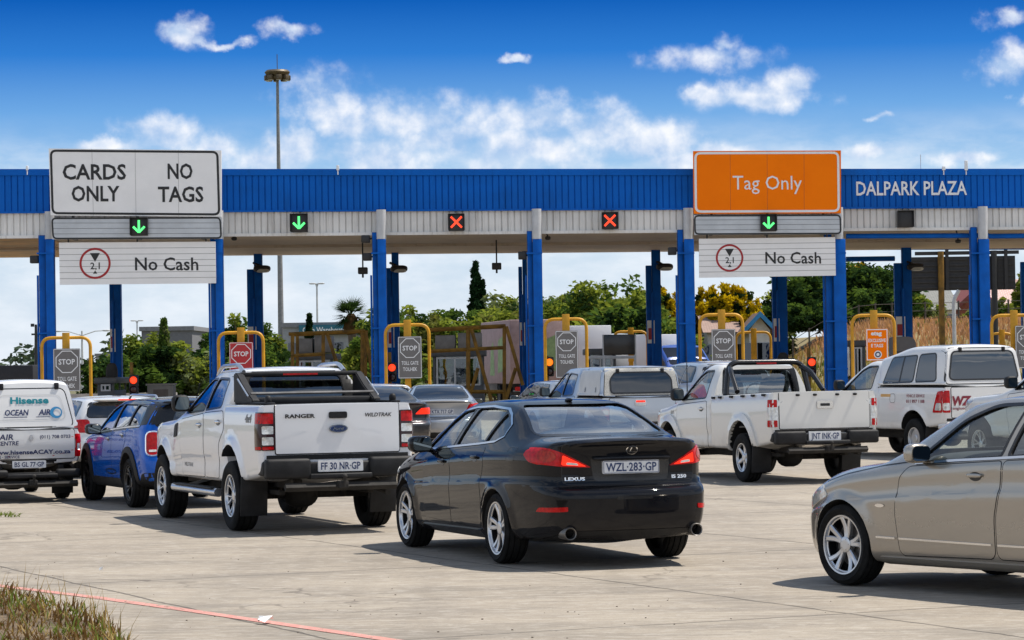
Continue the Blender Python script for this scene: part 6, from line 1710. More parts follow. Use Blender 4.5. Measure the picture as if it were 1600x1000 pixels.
# weathered yellow protection frames
def frame(label, bars, Y=YF + 1.5, r=.062):
    P = [(at(*a, Y), at(*b, Y)) for a, b in bars]; xm = sum((a.x + b.x) / 2 for a, b in P) / len(P)
    root = thing('steel_frame', label, 'steel frame', (xm, Y, 0), 0, 'weathered yellow steel frames')
    for i, (a, b) in enumerate(P):
        o = Vector((xm, Y, 0)); d = b - a; bm = NB(); tube(bm, [a - o, b - o], r, 4); obj('frame_bar', bm, m_yel2, root)
    for i, (a, b) in enumerate(P[:3]):       # rear frame of the pair, tied to the front one
        o = Vector((xm, Y - 2.2, 0)); bm = NB(); tube(bm, [a - o, b - o], r * .9, 4); obj('frame_bar', bm, m_yel2, root)
frame('weathered yellow steel frame left of the third column', [((451, 522), (570, 517)), ((457, 523), (457, 640)), ((566, 517), (566, 640)), ((505, 521), (505, 640)), ((511, 521), (528, 572)), ((571, 517), (584, 600)), ((455, 556), (508, 553))])
frame('weathered yellow steel frame with crossed braces left of the fourth column', [((671, 515), (790, 509)), ((731, 513), (731, 640)), ((788, 510), (788, 640)), ((736, 512), (768, 628)), ((791, 510), (817, 602)), ((747, 575), (733, 622)), ((806, 575), (790, 625)), ((671, 549), (790, 543)), ((731, 612), (790, 612))])
# ------------------------------------------------------------------ ground
def ground_mat():
    m, t, b = principled('worn_concrete')
    tc = t.new('ShaderNodeTexCoord'); P = tc.outputs['Object']
    def rot(a, sx, sy):
        n = t.new('ShaderNodeMapping'); n.inputs['Rotation'].default_value = (0, 0, a); n.inputs['Scale'].default_value = (sx, sy, 1); t.l.new(P, n.inputs[0]); return n.outputs[0]
    big = t.noise(P, .16, 5, .6)
    mid = t.noise(rot(0, .55, 1.7), .9, 7, .68)
    tine = t.noise(rot(R(-4), .5, 9), 1.6, 6, .7)
    fine = t.noise(P, 24, 4, .7)
    col = t.mix(t.step(big, .32, .68), (0.276, 0.234, 0.185, 1), (0.352, 0.304, 0.242, 1))
    col = t.mix(t.math('MULTIPLY', t.step(mid, .40, .62), .8), col, (0.220, 0.190, 0.155, 1))
    col = t.mix(t.math('MULTIPLY', t.step(tine, .46, .66), .62), col, (0.416, 0.364, 0.291, 1))
    col = t.mix(t.math('MULTIPLY', t.step(fine, .52, .70), .42), col, (0.160, 0.140, 0.116, 1))
    # tyre-darkened wheel paths along the lanes
    lane = t.noise(rot(R(24.8), .9, .05), 1.0, 4, .6)
    col = t.mix(t.math('MULTIPLY', t.step(lane, .50, .68), .28), col, (0.172, 0.150, 0.124, 1))
    pt = t.noise(rot(R(10), .35, .8), .55, 6, .7); col = t.mix(t.math('MULTIPLY', t.step(pt, .54, .66), .38), col, (0.188, 0.164, 0.133, 1))
    gr = t.noise(P, 60, 3, .75); col = t.mix(t.math('MULTIPLY', t.step(gr, .54, .68), .42), col, (.12, .105, .09, 1))
    ch = t.noise(rot(R(-8), 1, 1.6), 5.5, 6, .75); col = t.mix(t.math('MULTIPLY', t.step(ch, .50, .60), .34), col, (.47, .43, .375, 1))
    # oil drips and stains
    spot = t.noise(P, 1.7, 3, .5); col = t.mix(t.math('MULTIPLY', t.step(spot, .70, .78), .5), col, (0.088, 0.080, 0.070, 1))
    sp2 = t.noise(P, 9, 2, .5); col = t.mix(t.math('MULTIPLY', t.step(sp2, .735, .775), .55), col, (0.080, 0.068, 0.054, 1))
    # slab joints, chipped
    nrm = t.vmath('ADD', P, t.vmath('MULTIPLY', t.vmath('SUBTRACT', t_noise_col(t, P, 1.2), (.5, .5, .5)), (.10, .10, 0)))
    jm = None
    for ang, per, off in ((24.8, 3.75, .82), (114.8, 6.1, 1.2)):
        a = R(ang); d = t.vmath('DOT_PRODUCT', nrm, (math.cos(a), math.sin(a), 0))
        q = t.math('PINGPONG', t.math('ADD', d, off), per / 2)
        wv = t.math('MULTIPLY_ADD', t.noise(P, 3.0, 4, .6), .055, -.006)
        w = t.math('SUBTRACT', 1.0, t.step(t.math('DIVIDE', q, wv), .35, 1.0)); jm = w if jm is None else t.math('MAXIMUM', jm, w)
        e = t.math('SUBTRACT', 1.0, t.step(q, .0, .55)); col = t.mix(t.math('MULTIPLY', e, t.math('MULTIPLY', t.step(mid, .35, .6), .35)), col, (0.200, 0.176, 0.147, 1))
    col = t.mix(t.math('MULTIPLY', jm, .75), col, (0.080, 0.070, 0.058, 1))
    # hair cracks
    vo = t.new('ShaderNodeTexVoronoi', feature='DISTANCE_TO_EDGE'); vo.inputs['Scale'].default_value = .22
    t.l.new(t.vmath('ADD', P, t.vmath('MULTIPLY', t.vmath('SUBTRACT', t_noise_col(t, P, .9), (.5, .5, .5)), (2.2, 2.2, 0))), vo.inputs['Vector'])
    cr = t.math('MULTIPLY', t.math('SUBTRACT', 1.0, t.step(vo.outputs['Distance'], .0015, .006)), t.step(big, .45, .6))
    col = t.mix(t.math('MULTIPLY', cr, .6), col, (0.096, 0.080, 0.066, 1))
    t.l.new(col, b.inputs['Base Color'])
    b.inputs['Roughness'].default_value = .86; b.inputs['Specular IOR Level'].default_value = .3
    h = t.math('ADD', t.math('MULTIPLY', fine, .35), t.math('ADD', t.math('MULTIPLY', tine, .7), t.math('MULTIPLY', jm, -1.2)))
    bp = t.new('ShaderNodeBump'); bp.inputs['Strength'].default_value = .8; bp.inputs['Distance'].default_value = .014
    t.l.new(h, bp.inputs['Height']); t.l.new(bp.outputs[0], b.inputs['Normal'])
    return m
def t_noise_col(t, vec, scale):
    n = t.new('ShaderNodeTexNoise'); t.l.new(vec, n.inputs['Vector']); n.inputs['Scale'].default_value = scale; n.inputs['Detail'].default_value = 5
    return n.outputs['Color']
def sheet(name, pts, z, m, thick=0):
    bm = NB(); f = bm.faces.new([bm.verts.new((p[0], p[1], z)) for p in pts]); f.normal_update()
    if f.normal.z < 0: f.normal_flip()
    return tag(obj(name, bm, m, flat=True), kind='structure')
m_earth = mat('veld_ground', (.13, .12, .055), .95, var=.4, scale=.15)
sheet('ground', rect(-1500, -300, 1500, 4000), -.006, m_earth)
sheet('concrete_apron', [(-70, -40), (70, -40), (60, 135), (-60, 135)], 0, ground_mat())
# red painted line in the foreground
m_redl = None
def red_line():
    m, t, b = principled('worn_red_paint'); tc = t.new('ShaderNodeTexCoord'); P = tc.outputs['Object']
    n = t.noise(P, 14, 6, .7); n2 = t.noise(P, 1.3, 4, .6)
    t.l.new(t.mix(t.step(n, .45, .62), (.52, .22, .18, 1), (.52, .32, .26, 1)), b.inputs['Base Color']); b.inputs['Roughness'].default_value = .75
    tr = t.new('ShaderNodeBsdfTransparent'); mx = t.new('ShaderNodeMixShader'); o = [x for x in t.n if x.type == 'OUTPUT_MATERIAL'][0]
    t.l.new(t.math('MULTIPLY', t.step(t.math('ADD', n, t.math('MULTIPLY', n2, .3)), .72, .80), .75), mx.inputs[0]); t.l.new(b.outputs[0], mx.inputs[1]); t.l.new(tr.outputs[0], mx.inputs[2]); t.l.new(mx.outputs[0], o.inputs[0])
    return m
pts = [on_ground(x, y) for x, y in ((-200, 884), (0, 916), (150, 934), (300, 955), (450, 977), (600, 999), (800, 1030))]
o = sheet('red_line', line_strip([(p.x, p.y) for p in pts], .115), .004, red_line())
# ------------------------------------------------------------------ grass verge, bottom left
rng = np.random.default_rng(7)
def blades(name, P, H, Wd, lean, mats, mi, label=None, curve=.5):
    """one mesh of bent grass blades: P roots (n,3), H heights, Wd widths"""
    n = len(P); a = rng.uniform(0, 2 * np.pi, n); d = np.stack([np.cos(a), np.sin(a), np.zeros(n)], 1); s = np.stack([-np.sin(a), np.cos(a), np.zeros(n)], 1)
    up = np.array([0, 0, 1.0]); L = (lean * rng.uniform(.2, 1.3, n) * H)[:, None]
    Hh = H[:, None]; w = Wd[:, None]
    v = np.stack([P - s * w, P + s * w, P + up * Hh * .55 + d * L * .35 + s * w * .8, P + up * Hh * .55 + d * L * .35 - s * w * .8, P + up * Hh + d * L], 1).reshape(-1, 3)
    idx = np.arange(n)[:, None] * 5
    me = bpy.data.meshes.new(name)
    q = (idx + np.array([0, 1, 2, 3])).tolist(); t = (idx + np.array([3, 2, 4])).tolist()
    me.from_pydata(v.tolist(), [], [f for p in zip(q, t) for f in p])
    for m in mats: me.materials.append(m)
    me.polygons.foreach_set('material_index', np.repeat(mi, 2).astype(np.int32)); me.update()
    return link(name, me)
def leafy(name, col, trans=.35, var=.3, scale=2.0):
    m = bpy.data.materials.new(name); m.use_nodes = True; t = NT(m.node_tree); t.n.clear()
    o = t.new('ShaderNodeOutputMaterial'); d = t.new('ShaderNodeBsdfDiffuse'); tr = t.new('ShaderNodeBsdfTranslucent'); mx = t.new('ShaderNodeMixShader')
    tc = t.new('ShaderNodeTexCoord'); n = t.noise(tc.outputs['Object'], scale, 4, .7)
    c = t.mix(t.step(n, .3, .7), tuple(x * (1 - var) for x in col) + (1,), tuple(x * (1 + var) for x in col) + (1,))
    c2 = t.mix(.5, c, tuple(min(1, x * y) for x, y in zip(col, (1.5, 1.35, .5))) + (1,))
    t.l.new(c, d.inputs[0]); t.l.new(c2, tr.inputs[0]); mx.inputs[0].default_value = trans
    t.l.new(d.outputs[0], mx.inputs[1]); t.l.new(tr.outputs[0], mx.inputs[2]); t.l.new(mx.outputs[0], o.inputs[0])
    return m
G_straw = leafy('straw_blade', (.34, .25, .11)); G_green = leafy('green_blade', (.12, .16, .035)); G_brown = leafy('brown_blade', (.12, .07, .03))
A = [on_ground(x, y) for x, y in ((-260, 930), (0, 937), (60, 946), (120, 962), (165, 985), (210, 1030), (260, 1100), (-400, 1100))]
cx, cy = sum(p.x for p in A) / 8, sum(p.y for p in A) / 8
bm = NB()
ringv = [[bm.verts.new((cx + (p.x - cx) * t, cy + (p.y - cy) * t, (.09 * math.cos(t * math.pi / 2)) - .004 * t)) for p in A] for t in (1, .8, .55, .3)]
for a_, b_ in zip(ringv, ringv[1:]):
    for i in range(8): bm.faces.new((a_[i], a_[(i + 1) % 8], b_[(i + 1) % 8], b_[i]))
bm.faces.new(ringv[-1])
bmesh.ops.recalc_face_normals(bm, faces=bm.faces[:])
tag(obj('verge', bm, mat('verge_soil', (.12, .085, .05), .95, var=.5, scale=6, bump=.5)), kind='structure')
def inside(x, y):
    c = False; n = len(A)
    for i in range(n):
        p, q = A[i], A[(i + 1) % n]
        if (p.y > y) != (q.y > y) and x < (q.x - p.x) * (y - p.y) / (q.y - p.y) + p.x: c = not c
    return c
pp = []
while len(pp) < 6500:
    x, y = rng.uniform(min(p.x for p in A), max(p.x for p in A)), rng.uniform(min(p.y for p in A), max(p.y for p in A))
    if inside(x, y): pp.append((x, y, .02 + .05 * rng.random()))
P = np.array(pp); n = len(P)
cl = np.sin(P[:, 0] * 5.1 + 1) * np.sin(P[:, 1] * 4.3) + rng.normal(0, .45, n)
tag(blades('grass', P, np.clip(rng.normal(.075, .03, n), .025, .22), rng.uniform(.004, .009, n), 1.1, [G_straw, G_green, G_brown], np.where(cl > .45, 1, np.where(cl < .15, 2, 0))), 'dry tufted grass in the bottom left corner beside the red line', 'grass', kind='stuff')
e = A[1:6]; pe = []
for _ in range(70):
    i = rng.integers(0, 4); t = rng.random(); q = e[i].lerp(e[i + 1], t); pe.append((q.x - .1 * rng.random() + .05, q.y - .3 * rng.random(), 0.0))
P = np.array(pe); tag(blades('grass_stems', P, rng.uniform(.15, .36, 70), rng.uniform(.003, .005, 70), .6, [G_straw], np.zeros(70, int)), 'thin pale seed stems rising from the corner grass', 'grass', kind='stuff')
def litter(px, py, w, label, m, seed):
    p = on_ground(px, py); r_ = random.Random(seed); bm = NB(); N = 8; V = []
    for i in range(N): a_ = 2 * math.pi * i / N; q = w * r_.uniform(.6, 1.1); V.append(bm.verts.new((math.cos(a_) * q, math.sin(a_) * q * .7, .01 + .05 * r_.random())))
    c = bm.verts.new((0, 0, .05))
    for i in range(N): bm.faces.new((c, V[i], V[(i + 1) % N]))
    o = obj('paper_scrap', bm, m, ang=5); o.location = (p.x, p.y, .006); tag(o, label, 'litter')
litter(415, 975, .075, 'crumpled white paper scrap on the red line', m_signw, 1)
litter(158, 896, .02, 'small pale scrap on the concrete left of the paper scrap', m_signw, 2)
# weed sprouting from a joint at the left
P = np.array([[p.x, p.y, 0] for p in (on_ground(x, 806 + 2 * math.sin(x)) for x in rng.uniform(-20, 30, 130))]); P[:, :2] += rng.normal(0, .03, (130, 2))
tag(blades('joint_weeds', P, rng.uniform(.02, .06, 130), rng.uniform(.004, .008, 130), 2.2, [G_green], np.zeros(130, int)), 'flat green weeds in a joint near the left edge', 'weeds', kind='stuff')
pb = NB()
for _ in range(90):
    p = on_ground(rng.uniform(0, 1300), rng.uniform(860, 1000)); s = rng.uniform(.003, .009); blob(pb, (p.x, p.y, s * .4), (s, s * .8, s * .6), 0, 2.2, 6, 4)
tag(obj('gravel', pb, mat('stone_chips', (.16, .13, .10), .9, var=.3)), 'small dark stones scattered over the concrete', 'gravel', kind='stuff')
# ------------------------------------------------------------------ grass bank at right, trees, houses, far things
random.seed(11); rng = np.random.default_rng(11)
def bank_z(x, y):
    s = sm((x - (11 + (y - 120) * .03)) / 9.0)
    return s * (3.75 + (x - 20) * .012) * sm((y - 118) / 55.0)
bm = NB(); X_ = np.linspace(6, 140, 46); Y_ = [110 + 4 * i for i in range(18)] + [190, 220, 260, 320, 420]
V = [[bm.verts.new((x, y, bank_z(x, y) + .12 * math.sin(x * 1.3 + y) * (bank_z(x, y) > .3) - .004)) for x in X_] for y in Y_]
for a, b in zip(V, V[1:]):
    for i in range(len(X_) - 1): bm.faces.new((a[i], a[i + 1], b[i + 1], b[i]))
tag(obj('grass_bank', bm, mat('bank_soil', (.20, .155, .065), .95, var=.35, scale=.5)), kind='structure')
B_pink = leafy('seed_head_grass', (.42, .235, .135), .35, .25, .6); B_olive = leafy('olive_grass', (.235, .20, .055), .35, .3, .6); B_straw = leafy('straw_grass', (.36, .27, .11), .35, .25, .6); B_green = leafy('fresh_grass', (.13, .17, .035), .35, .3, .6)
n = 26000
x = rng.uniform(9, 60, n); y = 116 + 62 * rng.random(n) ** .8; z = np.array([bank_z(a, b) for a, b in zip(x, y)])
ok = (z > .05) & (x < y * .21 + 2); x, y, z = x[ok], y[ok], z[ok]; n = len(x)
f = z / 3.75 + rng.normal(0, .13, n) + .12 * np.sin(x * .7) * np.sin(y * .3)
pat = np.sin(x * .35 + 2) * np.sin(y * .21 + 1)
mi = np.where(f > .62, 0, np.where(f > .40, 2, 1)); mi = np.where((pat > .72) & (rng.random(n) < .6), 3, mi)
H = np.where(mi == 0, rng.uniform(.35, .75, n), rng.uniform(.18, .5, n))
tag(blades('bank_grass', np.stack([x, y, z], 1), H, rng.uniform(.025, .06, n), .45, [B_pink, B_olive, B_straw, B_green], mi), 'dry pinkish and olive grass covering the bank at right', 'grass', kind='stuff')
# ---- trees
def leaf_mesh(name, C, Rr, dens, leaf, mats, mi, drop=0.0, flat=.5):
    """crown of leaf-sized faces: clump centres C (k,3), radii Rr, faces per clump, leaf size"""
    k_ = len(C); n = k_ * dens
    c = np.repeat(C, dens, 0); r_ = np.repeat(Rr, dens)
    d = rng.normal(0, 1, (n, 3)); d /= np.linalg.norm(d, axis=1)[:, None]
    rad = r_ * rng.random(n) ** .45
    p = c + d * rad[:, None] * np.array([1, 1, .8])
    a = rng.normal(0, 1, (n, 3)); a[:, 2] *= flat; a[:, 2] -= drop; a /= np.linalg.norm(a, axis=1)[:, None]
    b = np.cross(a, rng.normal(0, 1, (n, 3))); b /= np.linalg.norm(b, axis=1)[:, None]
    s = (leaf * rng.uniform(.6, 1.4, n))[:, None]
    v = np.stack([p - a * s, p + b * s * .42, p + a * s, p - b * s * .42], 1).reshape(-1, 3)
    me = bpy.data.meshes.new(name)
    me.from_pydata(v.tolist(), [], (np.arange(n)[:, None] * 4 + np.arange(4)).tolist())
    for m in mats: me.materials.append(m)
    me.polygons.foreach_set('material_index', np.repeat(mi, dens).astype(np.int32)); me.update()
    return me
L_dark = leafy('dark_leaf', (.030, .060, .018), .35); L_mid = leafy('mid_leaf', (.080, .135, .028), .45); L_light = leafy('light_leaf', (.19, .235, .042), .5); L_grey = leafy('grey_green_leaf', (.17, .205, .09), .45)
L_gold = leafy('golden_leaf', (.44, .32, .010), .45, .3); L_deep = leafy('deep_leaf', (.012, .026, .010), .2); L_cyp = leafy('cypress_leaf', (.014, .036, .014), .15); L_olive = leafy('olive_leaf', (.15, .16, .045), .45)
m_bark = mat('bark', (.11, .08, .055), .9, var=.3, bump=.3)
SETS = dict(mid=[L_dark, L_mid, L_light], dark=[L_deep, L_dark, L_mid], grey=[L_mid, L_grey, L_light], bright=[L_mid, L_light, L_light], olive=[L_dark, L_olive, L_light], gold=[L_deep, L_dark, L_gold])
def tree(px, ytop, hw, Y, kind, label, ybase=None, k=62, dens=60, name='leafy_tree', trunk=.30, leafk=1.0, tall=None, grp='trees behind the plaza', gz=0.0):
    top = at(px, ytop, Y); w = 1.22 * hw * Y / F_PX; H = top.z - gz
    root = thing(name, label, 'tree', (top.x, Y, gz), 0, grp)
    cz = H * (1 + trunk) / 2; rz = H * (1 - trunk) / 2
    u_ = rng.normal(0, 1, (k, 3)); u_ /= np.linalg.norm(u_, axis=1)[:, None]
    rr = rng.uniform(.35, .95, k)[:, None]
    C = u_ * rr * np.array([w, w, rz]) + np.array([0, 0, cz])
    C[:, :2] *= (1 + .9 * np.maximum(0, -u_[:, 2]))[:, None]
    C[:, 0] += rng.normal(0, w * .10, k)
    cr = rng.uniform(.22, .40, k) * min(w, rz) + .08
    C[:, 2] = np.minimum(C[:, 2], H - cr * .55)
    if kind == 'gold': C[:, :2] *= 1.0
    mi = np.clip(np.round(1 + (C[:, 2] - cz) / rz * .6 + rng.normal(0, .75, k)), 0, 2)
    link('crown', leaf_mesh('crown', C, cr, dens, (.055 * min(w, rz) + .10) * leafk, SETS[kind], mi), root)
    bm = NB(); tube(bm, [(0, 0, 0), (.1, 0, H * trunk * .7), (.0, .1, H * .55)], [.05 * H * .5 + .05, .04 * H * .5, .03], 8)
    for i in range(5):
        q = Vector(C[rng.integers(0, k)]); s = H * (trunk * .6 + .1 * i * .5); tube(bm, [(.05, 0, s), tuple(Vector((0, 0, s)).lerp(q, .55) + Vector((0, 0, .2))), tuple(q)], [.025 * H * .4 + .03, .05, .02], 6)
    obj('trunk', bm, m_bark, root, 60)
    return root
T = [
 (205, 524, 30, 165, 'mid', 'broad green tree by the pole of the left rear column'), (248, 540, 34, 150, 'dark', 'dark green bush tree in the left gap, centre'), (303, 546, 34, 150, 'grey', 'pale feathery tree right of the dark one in the left gap'),
 (232, 520, 26, 172, 'mid', 'green tree before the flat roofed building at left'), (182, 556, 24, 160, 'grey', 'low grey green bush left of the rear column'), (335, 512, 22, 168, 'dark', 'dark tree behind the second front column'),
 (372, 486, 30, 170, 'mid', 'tree over the red STOP board'), (420, 503, 26, 160, 'mid', 'tree just left of the tall mast'), (408, 540, 26, 150, 'dark', 'dark bush beneath the tree left of the mast'),
 (525, 548, 44, 185, 'olive', 'olive green tree behind the left steel frame'), (588, 476, 38, 172, 'mid', 'tall tree behind the third column'), (570, 520, 26, 160, 'bright', 'bright tree beside the palm trunk'),
 (641, 471, 30, 178, 'bright', 'yellow green tree right of the third column'), (660, 490, 30, 170, 'olive', 'olive tree above the third grey STOP board'), (722, 478, 36, 175, 'mid', 'round tree before the cypress'),
 (700, 496, 34, 165, 'olive', 'low spreading tree left of the cypress'), (783, 456, 40, 180, 'grey', 'feathery tree right of the cypress'), (770, 482, 44, 166, 'olive', 'low olive tree below the feathery one'),
 (832, 470, 30, 180, 'mid', 'tree behind the fourth column'), (872, 462, 34, 178, 'bright', 'yellow tinged tree right of the fourth column'), (905, 448, 36, 172, 'mid', 'tree above the amber traffic light'),
 (938, 430, 50, 168, 'mid', 'large bushy green tree, tallest in the middle right gap'), (990, 434, 46, 172, 'mid', 'large bushy tree left of the fifth rear column'), (968, 478, 60, 158, 'dark', 'dark bushy tree under the two large ones'),
 (1040, 505, 30, 160, 'bright', 'bright bush beside the fifth rear column'), (1210, 448, 28, 190, 'grey', 'pale feathery tree above the cottage roof'),
 (268, 530, 30, 176, 'mid', 'green tree right of the slender conifer'), (318, 540, 30, 158, 'dark', 'dark tree left of the second front column'), (618, 500, 34, 164, 'mid', 'green tree between the third columns'), (681, 484, 26, 182, 'bright', 'palm like bright tree above the right steel frame'),
 (752, 478, 26, 172, 'mid', 'round tree at the cypress foot'), (806, 470, 34, 172, 'olive', 'olive tree left of the fourth column'), (955, 446, 40, 176, 'grey', 'pale bushy tree between the two large ones'), (900, 500, 44, 156, 'bright', 'bright low tree behind the white lorry'),
 (850, 452, 26, 186, 'mid', 'tree crown over the fourth column, right side'), (884, 444, 34, 184, 'grey', 'pale crown between the fourth column and the large bushy tree'), (1016, 436, 28, 178, 'mid', 'tree crown left of the fifth rear column'),
 (1020, 470, 34, 164, 'mid', 'green bush under the golden conifer'), (1060, 500, 30, 158, 'bright', 'feathery bright bush right of the fifth rear column'),
 ]
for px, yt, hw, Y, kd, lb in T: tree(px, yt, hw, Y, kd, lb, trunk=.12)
gz = 3.75
for px, yt, hw, Y, kd, lb in [(1245, 424, 46, 186, 'dark', 'dark tree right of the cottage'), (1292, 418, 44, 192, 'dark', 'tall dark tree behind the column under the No Cash board'), (1345, 402, 44, 188, 'dark', 'tall dark tree in the gap right of the orange sign'), (1392, 415, 40, 194, 'dark', 'dark tree behind the rear column below the white plaza name'),
    (1222, 478, 34, 182, 'dark', 'dark bush between the cottage and the fence'), (1300, 480, 44, 178, 'dark', 'dark low bush at the fence behind the right sign column'),
    (1265, 470, 44, 180, 'dark', 'dark bush at the fence beyond the red traffic light'), (1362, 450, 46, 182, 'dark', 'dark bush at the fence above the orange notice'), (1432, 458, 20, 188, 'mid', 'green bush beside the grey roofed house'), (1598, 425, 14, 196, 'bright', 'bright tree at the right edge')]:
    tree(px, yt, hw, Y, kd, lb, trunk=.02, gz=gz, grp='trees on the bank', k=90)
for px, yt, hw, lb in [(1565, 462, 13, 'slim pale shrub before the pink roof, right one'), (1560 - 17, 464, 9, 'slim pale shrub before the pink roof, left one'), (1460, 474, 16, 'low hedge bush before the grey roof'), (1548 - 30, 480, 12, 'small bush at the fence near the red roof')]:
    tree(px, yt, hw, 184, 'grey', lb, trunk=.05, gz=gz, grp='shrubs on the bank', k=22, name='garden_shrub')
# hedge bushes along the far side of the plaza
labs = iter(['at the left edge of the left gap', 'below the pale feathery tree', 'behind the second column', 'left of the mast foot', 'right of the mast foot', 'behind the left steel frame', 'at the third column foot', 'behind the third STOP board', 'below the cypress', 'behind the right steel frame', 'at the fourth column foot', 'behind the amber light', 'behind the dark panel', 'at the fifth rear column', 'left of the cottage'])
for i, px in enumerate((165, 290, 345, 400, 465, 520, 600, 655, 735, 770, 830, 880, 960, 1020, 1075)):
    tree(px, 543 + (i * 37) % 14, 44, 148 + (i * 13) % 9, ('dark', 'olive', 'mid', 'grey')[i % 4], 'low hedge bush ' + next(labs), trunk=.03, k=34, dens=44, name='hedge_bush', grp='hedge bushes behind the plaza')
def conifer(px, ytop, hw, Y, label, mats, gz=0.0, lobes=None, name='cypress', cat='tree', gold=False):
    top = at(px, ytop, Y); H = top.z - gz; w = hw * Y / F_PX
    root = thing(name, label, cat, (top.x, Y, gz), 0); C, cr, mi = [], [], []
    for (dx_, h_, w_) in (lobes or [(0, 1, 1)]):
        hh = H * h_; ww = w * w_; N = int(60 + 90 * h_)
        for i in range(N):
            t = (i + .5) / N; r_ = ww * (1 - t) ** .75 * (1 if t > .12 else t / .12 * .5 + .5); a = rng.uniform(0, 6.28); q = r_ * rng.uniform(.55, .95)
            C.append((dx_ * w + math.cos(a) * q, math.sin(a) * q, hh * (.06 + .92 * t))); cr.append(.20 * ww * (1 - t * .6) + .10)
            mi.append((1 if (t > .55 and rng.random() < .85) or rng.random() < .35 else 0) if gold else (0 if rng.random() < .75 else 1))
    link('crown', leaf_mesh('crown', np.array(C), np.array(cr), 40, .06 * w + .10, mats, np.array(mi), drop=-.6, flat=1.6), root)
    bm = NB(); tube(bm, [(0, 0, 0), (0, 0, H * .7)], [.03 * H, .04], 8); obj('trunk', bm, m_bark, root, 60)
    return root
conifer(743, 406, 21, 200, 'tall dark pointed cypress in the middle of the plaza', [L_cyp, L_deep], lobes=[(0, 1, 1.1), (0, .92, 1.1), (.5, .86, .6)])
conifer(256, 497, 15, 160, 'slender light tipped conifer in front of the flat roofed building', [L_mid, L_grey], name='young_conifer')
conifer(483, 489, 11, 180, 'slim dark young conifer before the teal fascia', [L_deep, L_dark], name='young_conifer')
conifer(341, 498, 16, 164, 'open branched pine beside the second front column', [L_dark, L_mid], name='young_conifer')
gl = [L_deep, L_gold]
GOLD = [(1036, 440, 26, 178, 'golden conifer beside the fifth rear column'), (1064, 434, 20, 182, 'golden conifer left of the blue column under the orange sign'), (1104, 428, 30, 180, 'golden conifer behind the left end of the No Cash board'), (1140, 424, 36, 176, 'large golden conifer above the cottage'),
  (1172, 446, 22, 174, 'golden conifer right of the large one above the cottage'), (1186, 478, 16, 171, 'low golden conifer at the cottage gable'), (860, 468, 12, 182, 'small golden conifer right of the fourth column'), (1003, 446, 16, 184, 'golden tip rising behind the large bushy tree'), (1340, 402, 22, 205, 'golden topped conifer behind the dark trees')]
for px, yt, hw, Y, lb in GOLD:
    g_ = 0 if px < 1300 else gz
    top = at(px, yt, Y); H = top.z - g_; w = hw * Y / F_PX * 1.4; root = thing('golden_conifer', lb, 'tree', (top.x, Y, g_), 0, 'golden conifers'); C, cr, mi = [], [], []
    for j in range(13):                  # rounded upright lobes, golden outside and dark within
        a = rng.uniform(0, 6.28); q = rng.uniform(.1, .8) * w; lx_, ly = math.cos(a) * q, math.sin(a) * q; hh = H * (1 - .42 * (q / w) ** 1.5 - .10 * rng.random()); lw = w * rng.uniform(.26, .40)
        for i in range(26):
            t = (i + .5) / 26; rad = lw * math.sqrt(max(.05, 1 - (max(0, t - .35) / .65) ** 2)); b_ = rng.uniform(0, 6.28); dd_ = rng.uniform(.2, .9)
            C.append((lx_ + math.cos(b_) * rad * dd_, ly + math.sin(b_) * rad * dd_, hh * (.08 + .90 * t))); cr.append(.30 * lw + .08)
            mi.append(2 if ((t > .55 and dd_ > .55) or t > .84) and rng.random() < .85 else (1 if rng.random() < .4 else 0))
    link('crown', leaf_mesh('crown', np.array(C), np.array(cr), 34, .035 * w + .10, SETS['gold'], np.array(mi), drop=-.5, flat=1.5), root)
    bm = NB(); tube(bm, [(0, 0, 0), (0, 0, H * .7)], [.03 * H, .04], 8); obj('trunk', bm, m_bark, root, 60)
# palm
p = at(548, 462, 190); root = thing('palm_tree', 'fan palm left of the third column', 'palm', (p.x, 190, 0))
bm = NB(); hz_ = p.z - 1.3; tube(bm, [(0, 0, 0), (.1, 0, hz_ * .5), (0, 0, hz_)], [.35, .26, .30], 10); obj('trunk', bm, m_bark, root, 60)
V, Fc = [], []
bm = NB(); lathe(bm, [(.28, hz_ - 1.3), (.55, hz_ - .9), (.42, hz_ - .2), (.2, hz_ + .1)], 12, 'z'); obj('dead_frond_skirt', bm, G_brown, root, 60)
for i in range(70):
    a = rng.uniform(0, 6.28); el = rng.uniform(-.75, 1.3); L = rng.uniform(1.05, 1.6); d = Vector((math.cos(a) * math.cos(el), math.sin(a) * math.cos(el), math.sin(el))); c = Vector((0, 0, hz_)) + d * L * .45; s = d.cross(Vector((0, 0, 1))).normalized(); n_ = s.cross(d)
    q = s * .03; o = len(V); z_ = Vector((0, 0, hz_)); V += [z_ - q, z_ + q, c + q, c - q]; Fc.append((o, o + 1, o + 2, o + 3))
    for j in range(9):
        b = (j - 4) / 4 * 1.15; e = c + (d * math.cos(b) + s * math.sin(b)) * L * .62 - Vector((0, 0, .12 * abs(b))); q = (e - c).cross(n_).normalized() * .05; o = len(V)
        V += [c - q, c + q, e]; Fc.append((o, o + 1, o + 2))
me = bpy.data.meshes.new('fronds'); me.from_pydata([tuple(v_) for v_ in V], [], Fc); me.materials.append(L_dark); me.update(); link('fronds', me, root)
# far wooded skyline
m_far = leafy('far_foliage', (.06, .085, .055), .2, .3, .05)
C = []; 
for i in range(420):
    x = rng.uniform(-260, 260); C.append((x, 820 + rng.uniform(-40, 40), rng.uniform(0, 1) * (7 + 3 * math.sin(x * .05) + 2.5 * math.sin(x * .17))))
me = leaf_mesh('far_woodland', np.array(C), rng.uniform(2.2, 4.5, 420), 40, 1.3, [m_far], np.zeros(420)); tag(link('far_woodland', me), 'distant wooded skyline behind everything', 'woodland', kind='stuff')
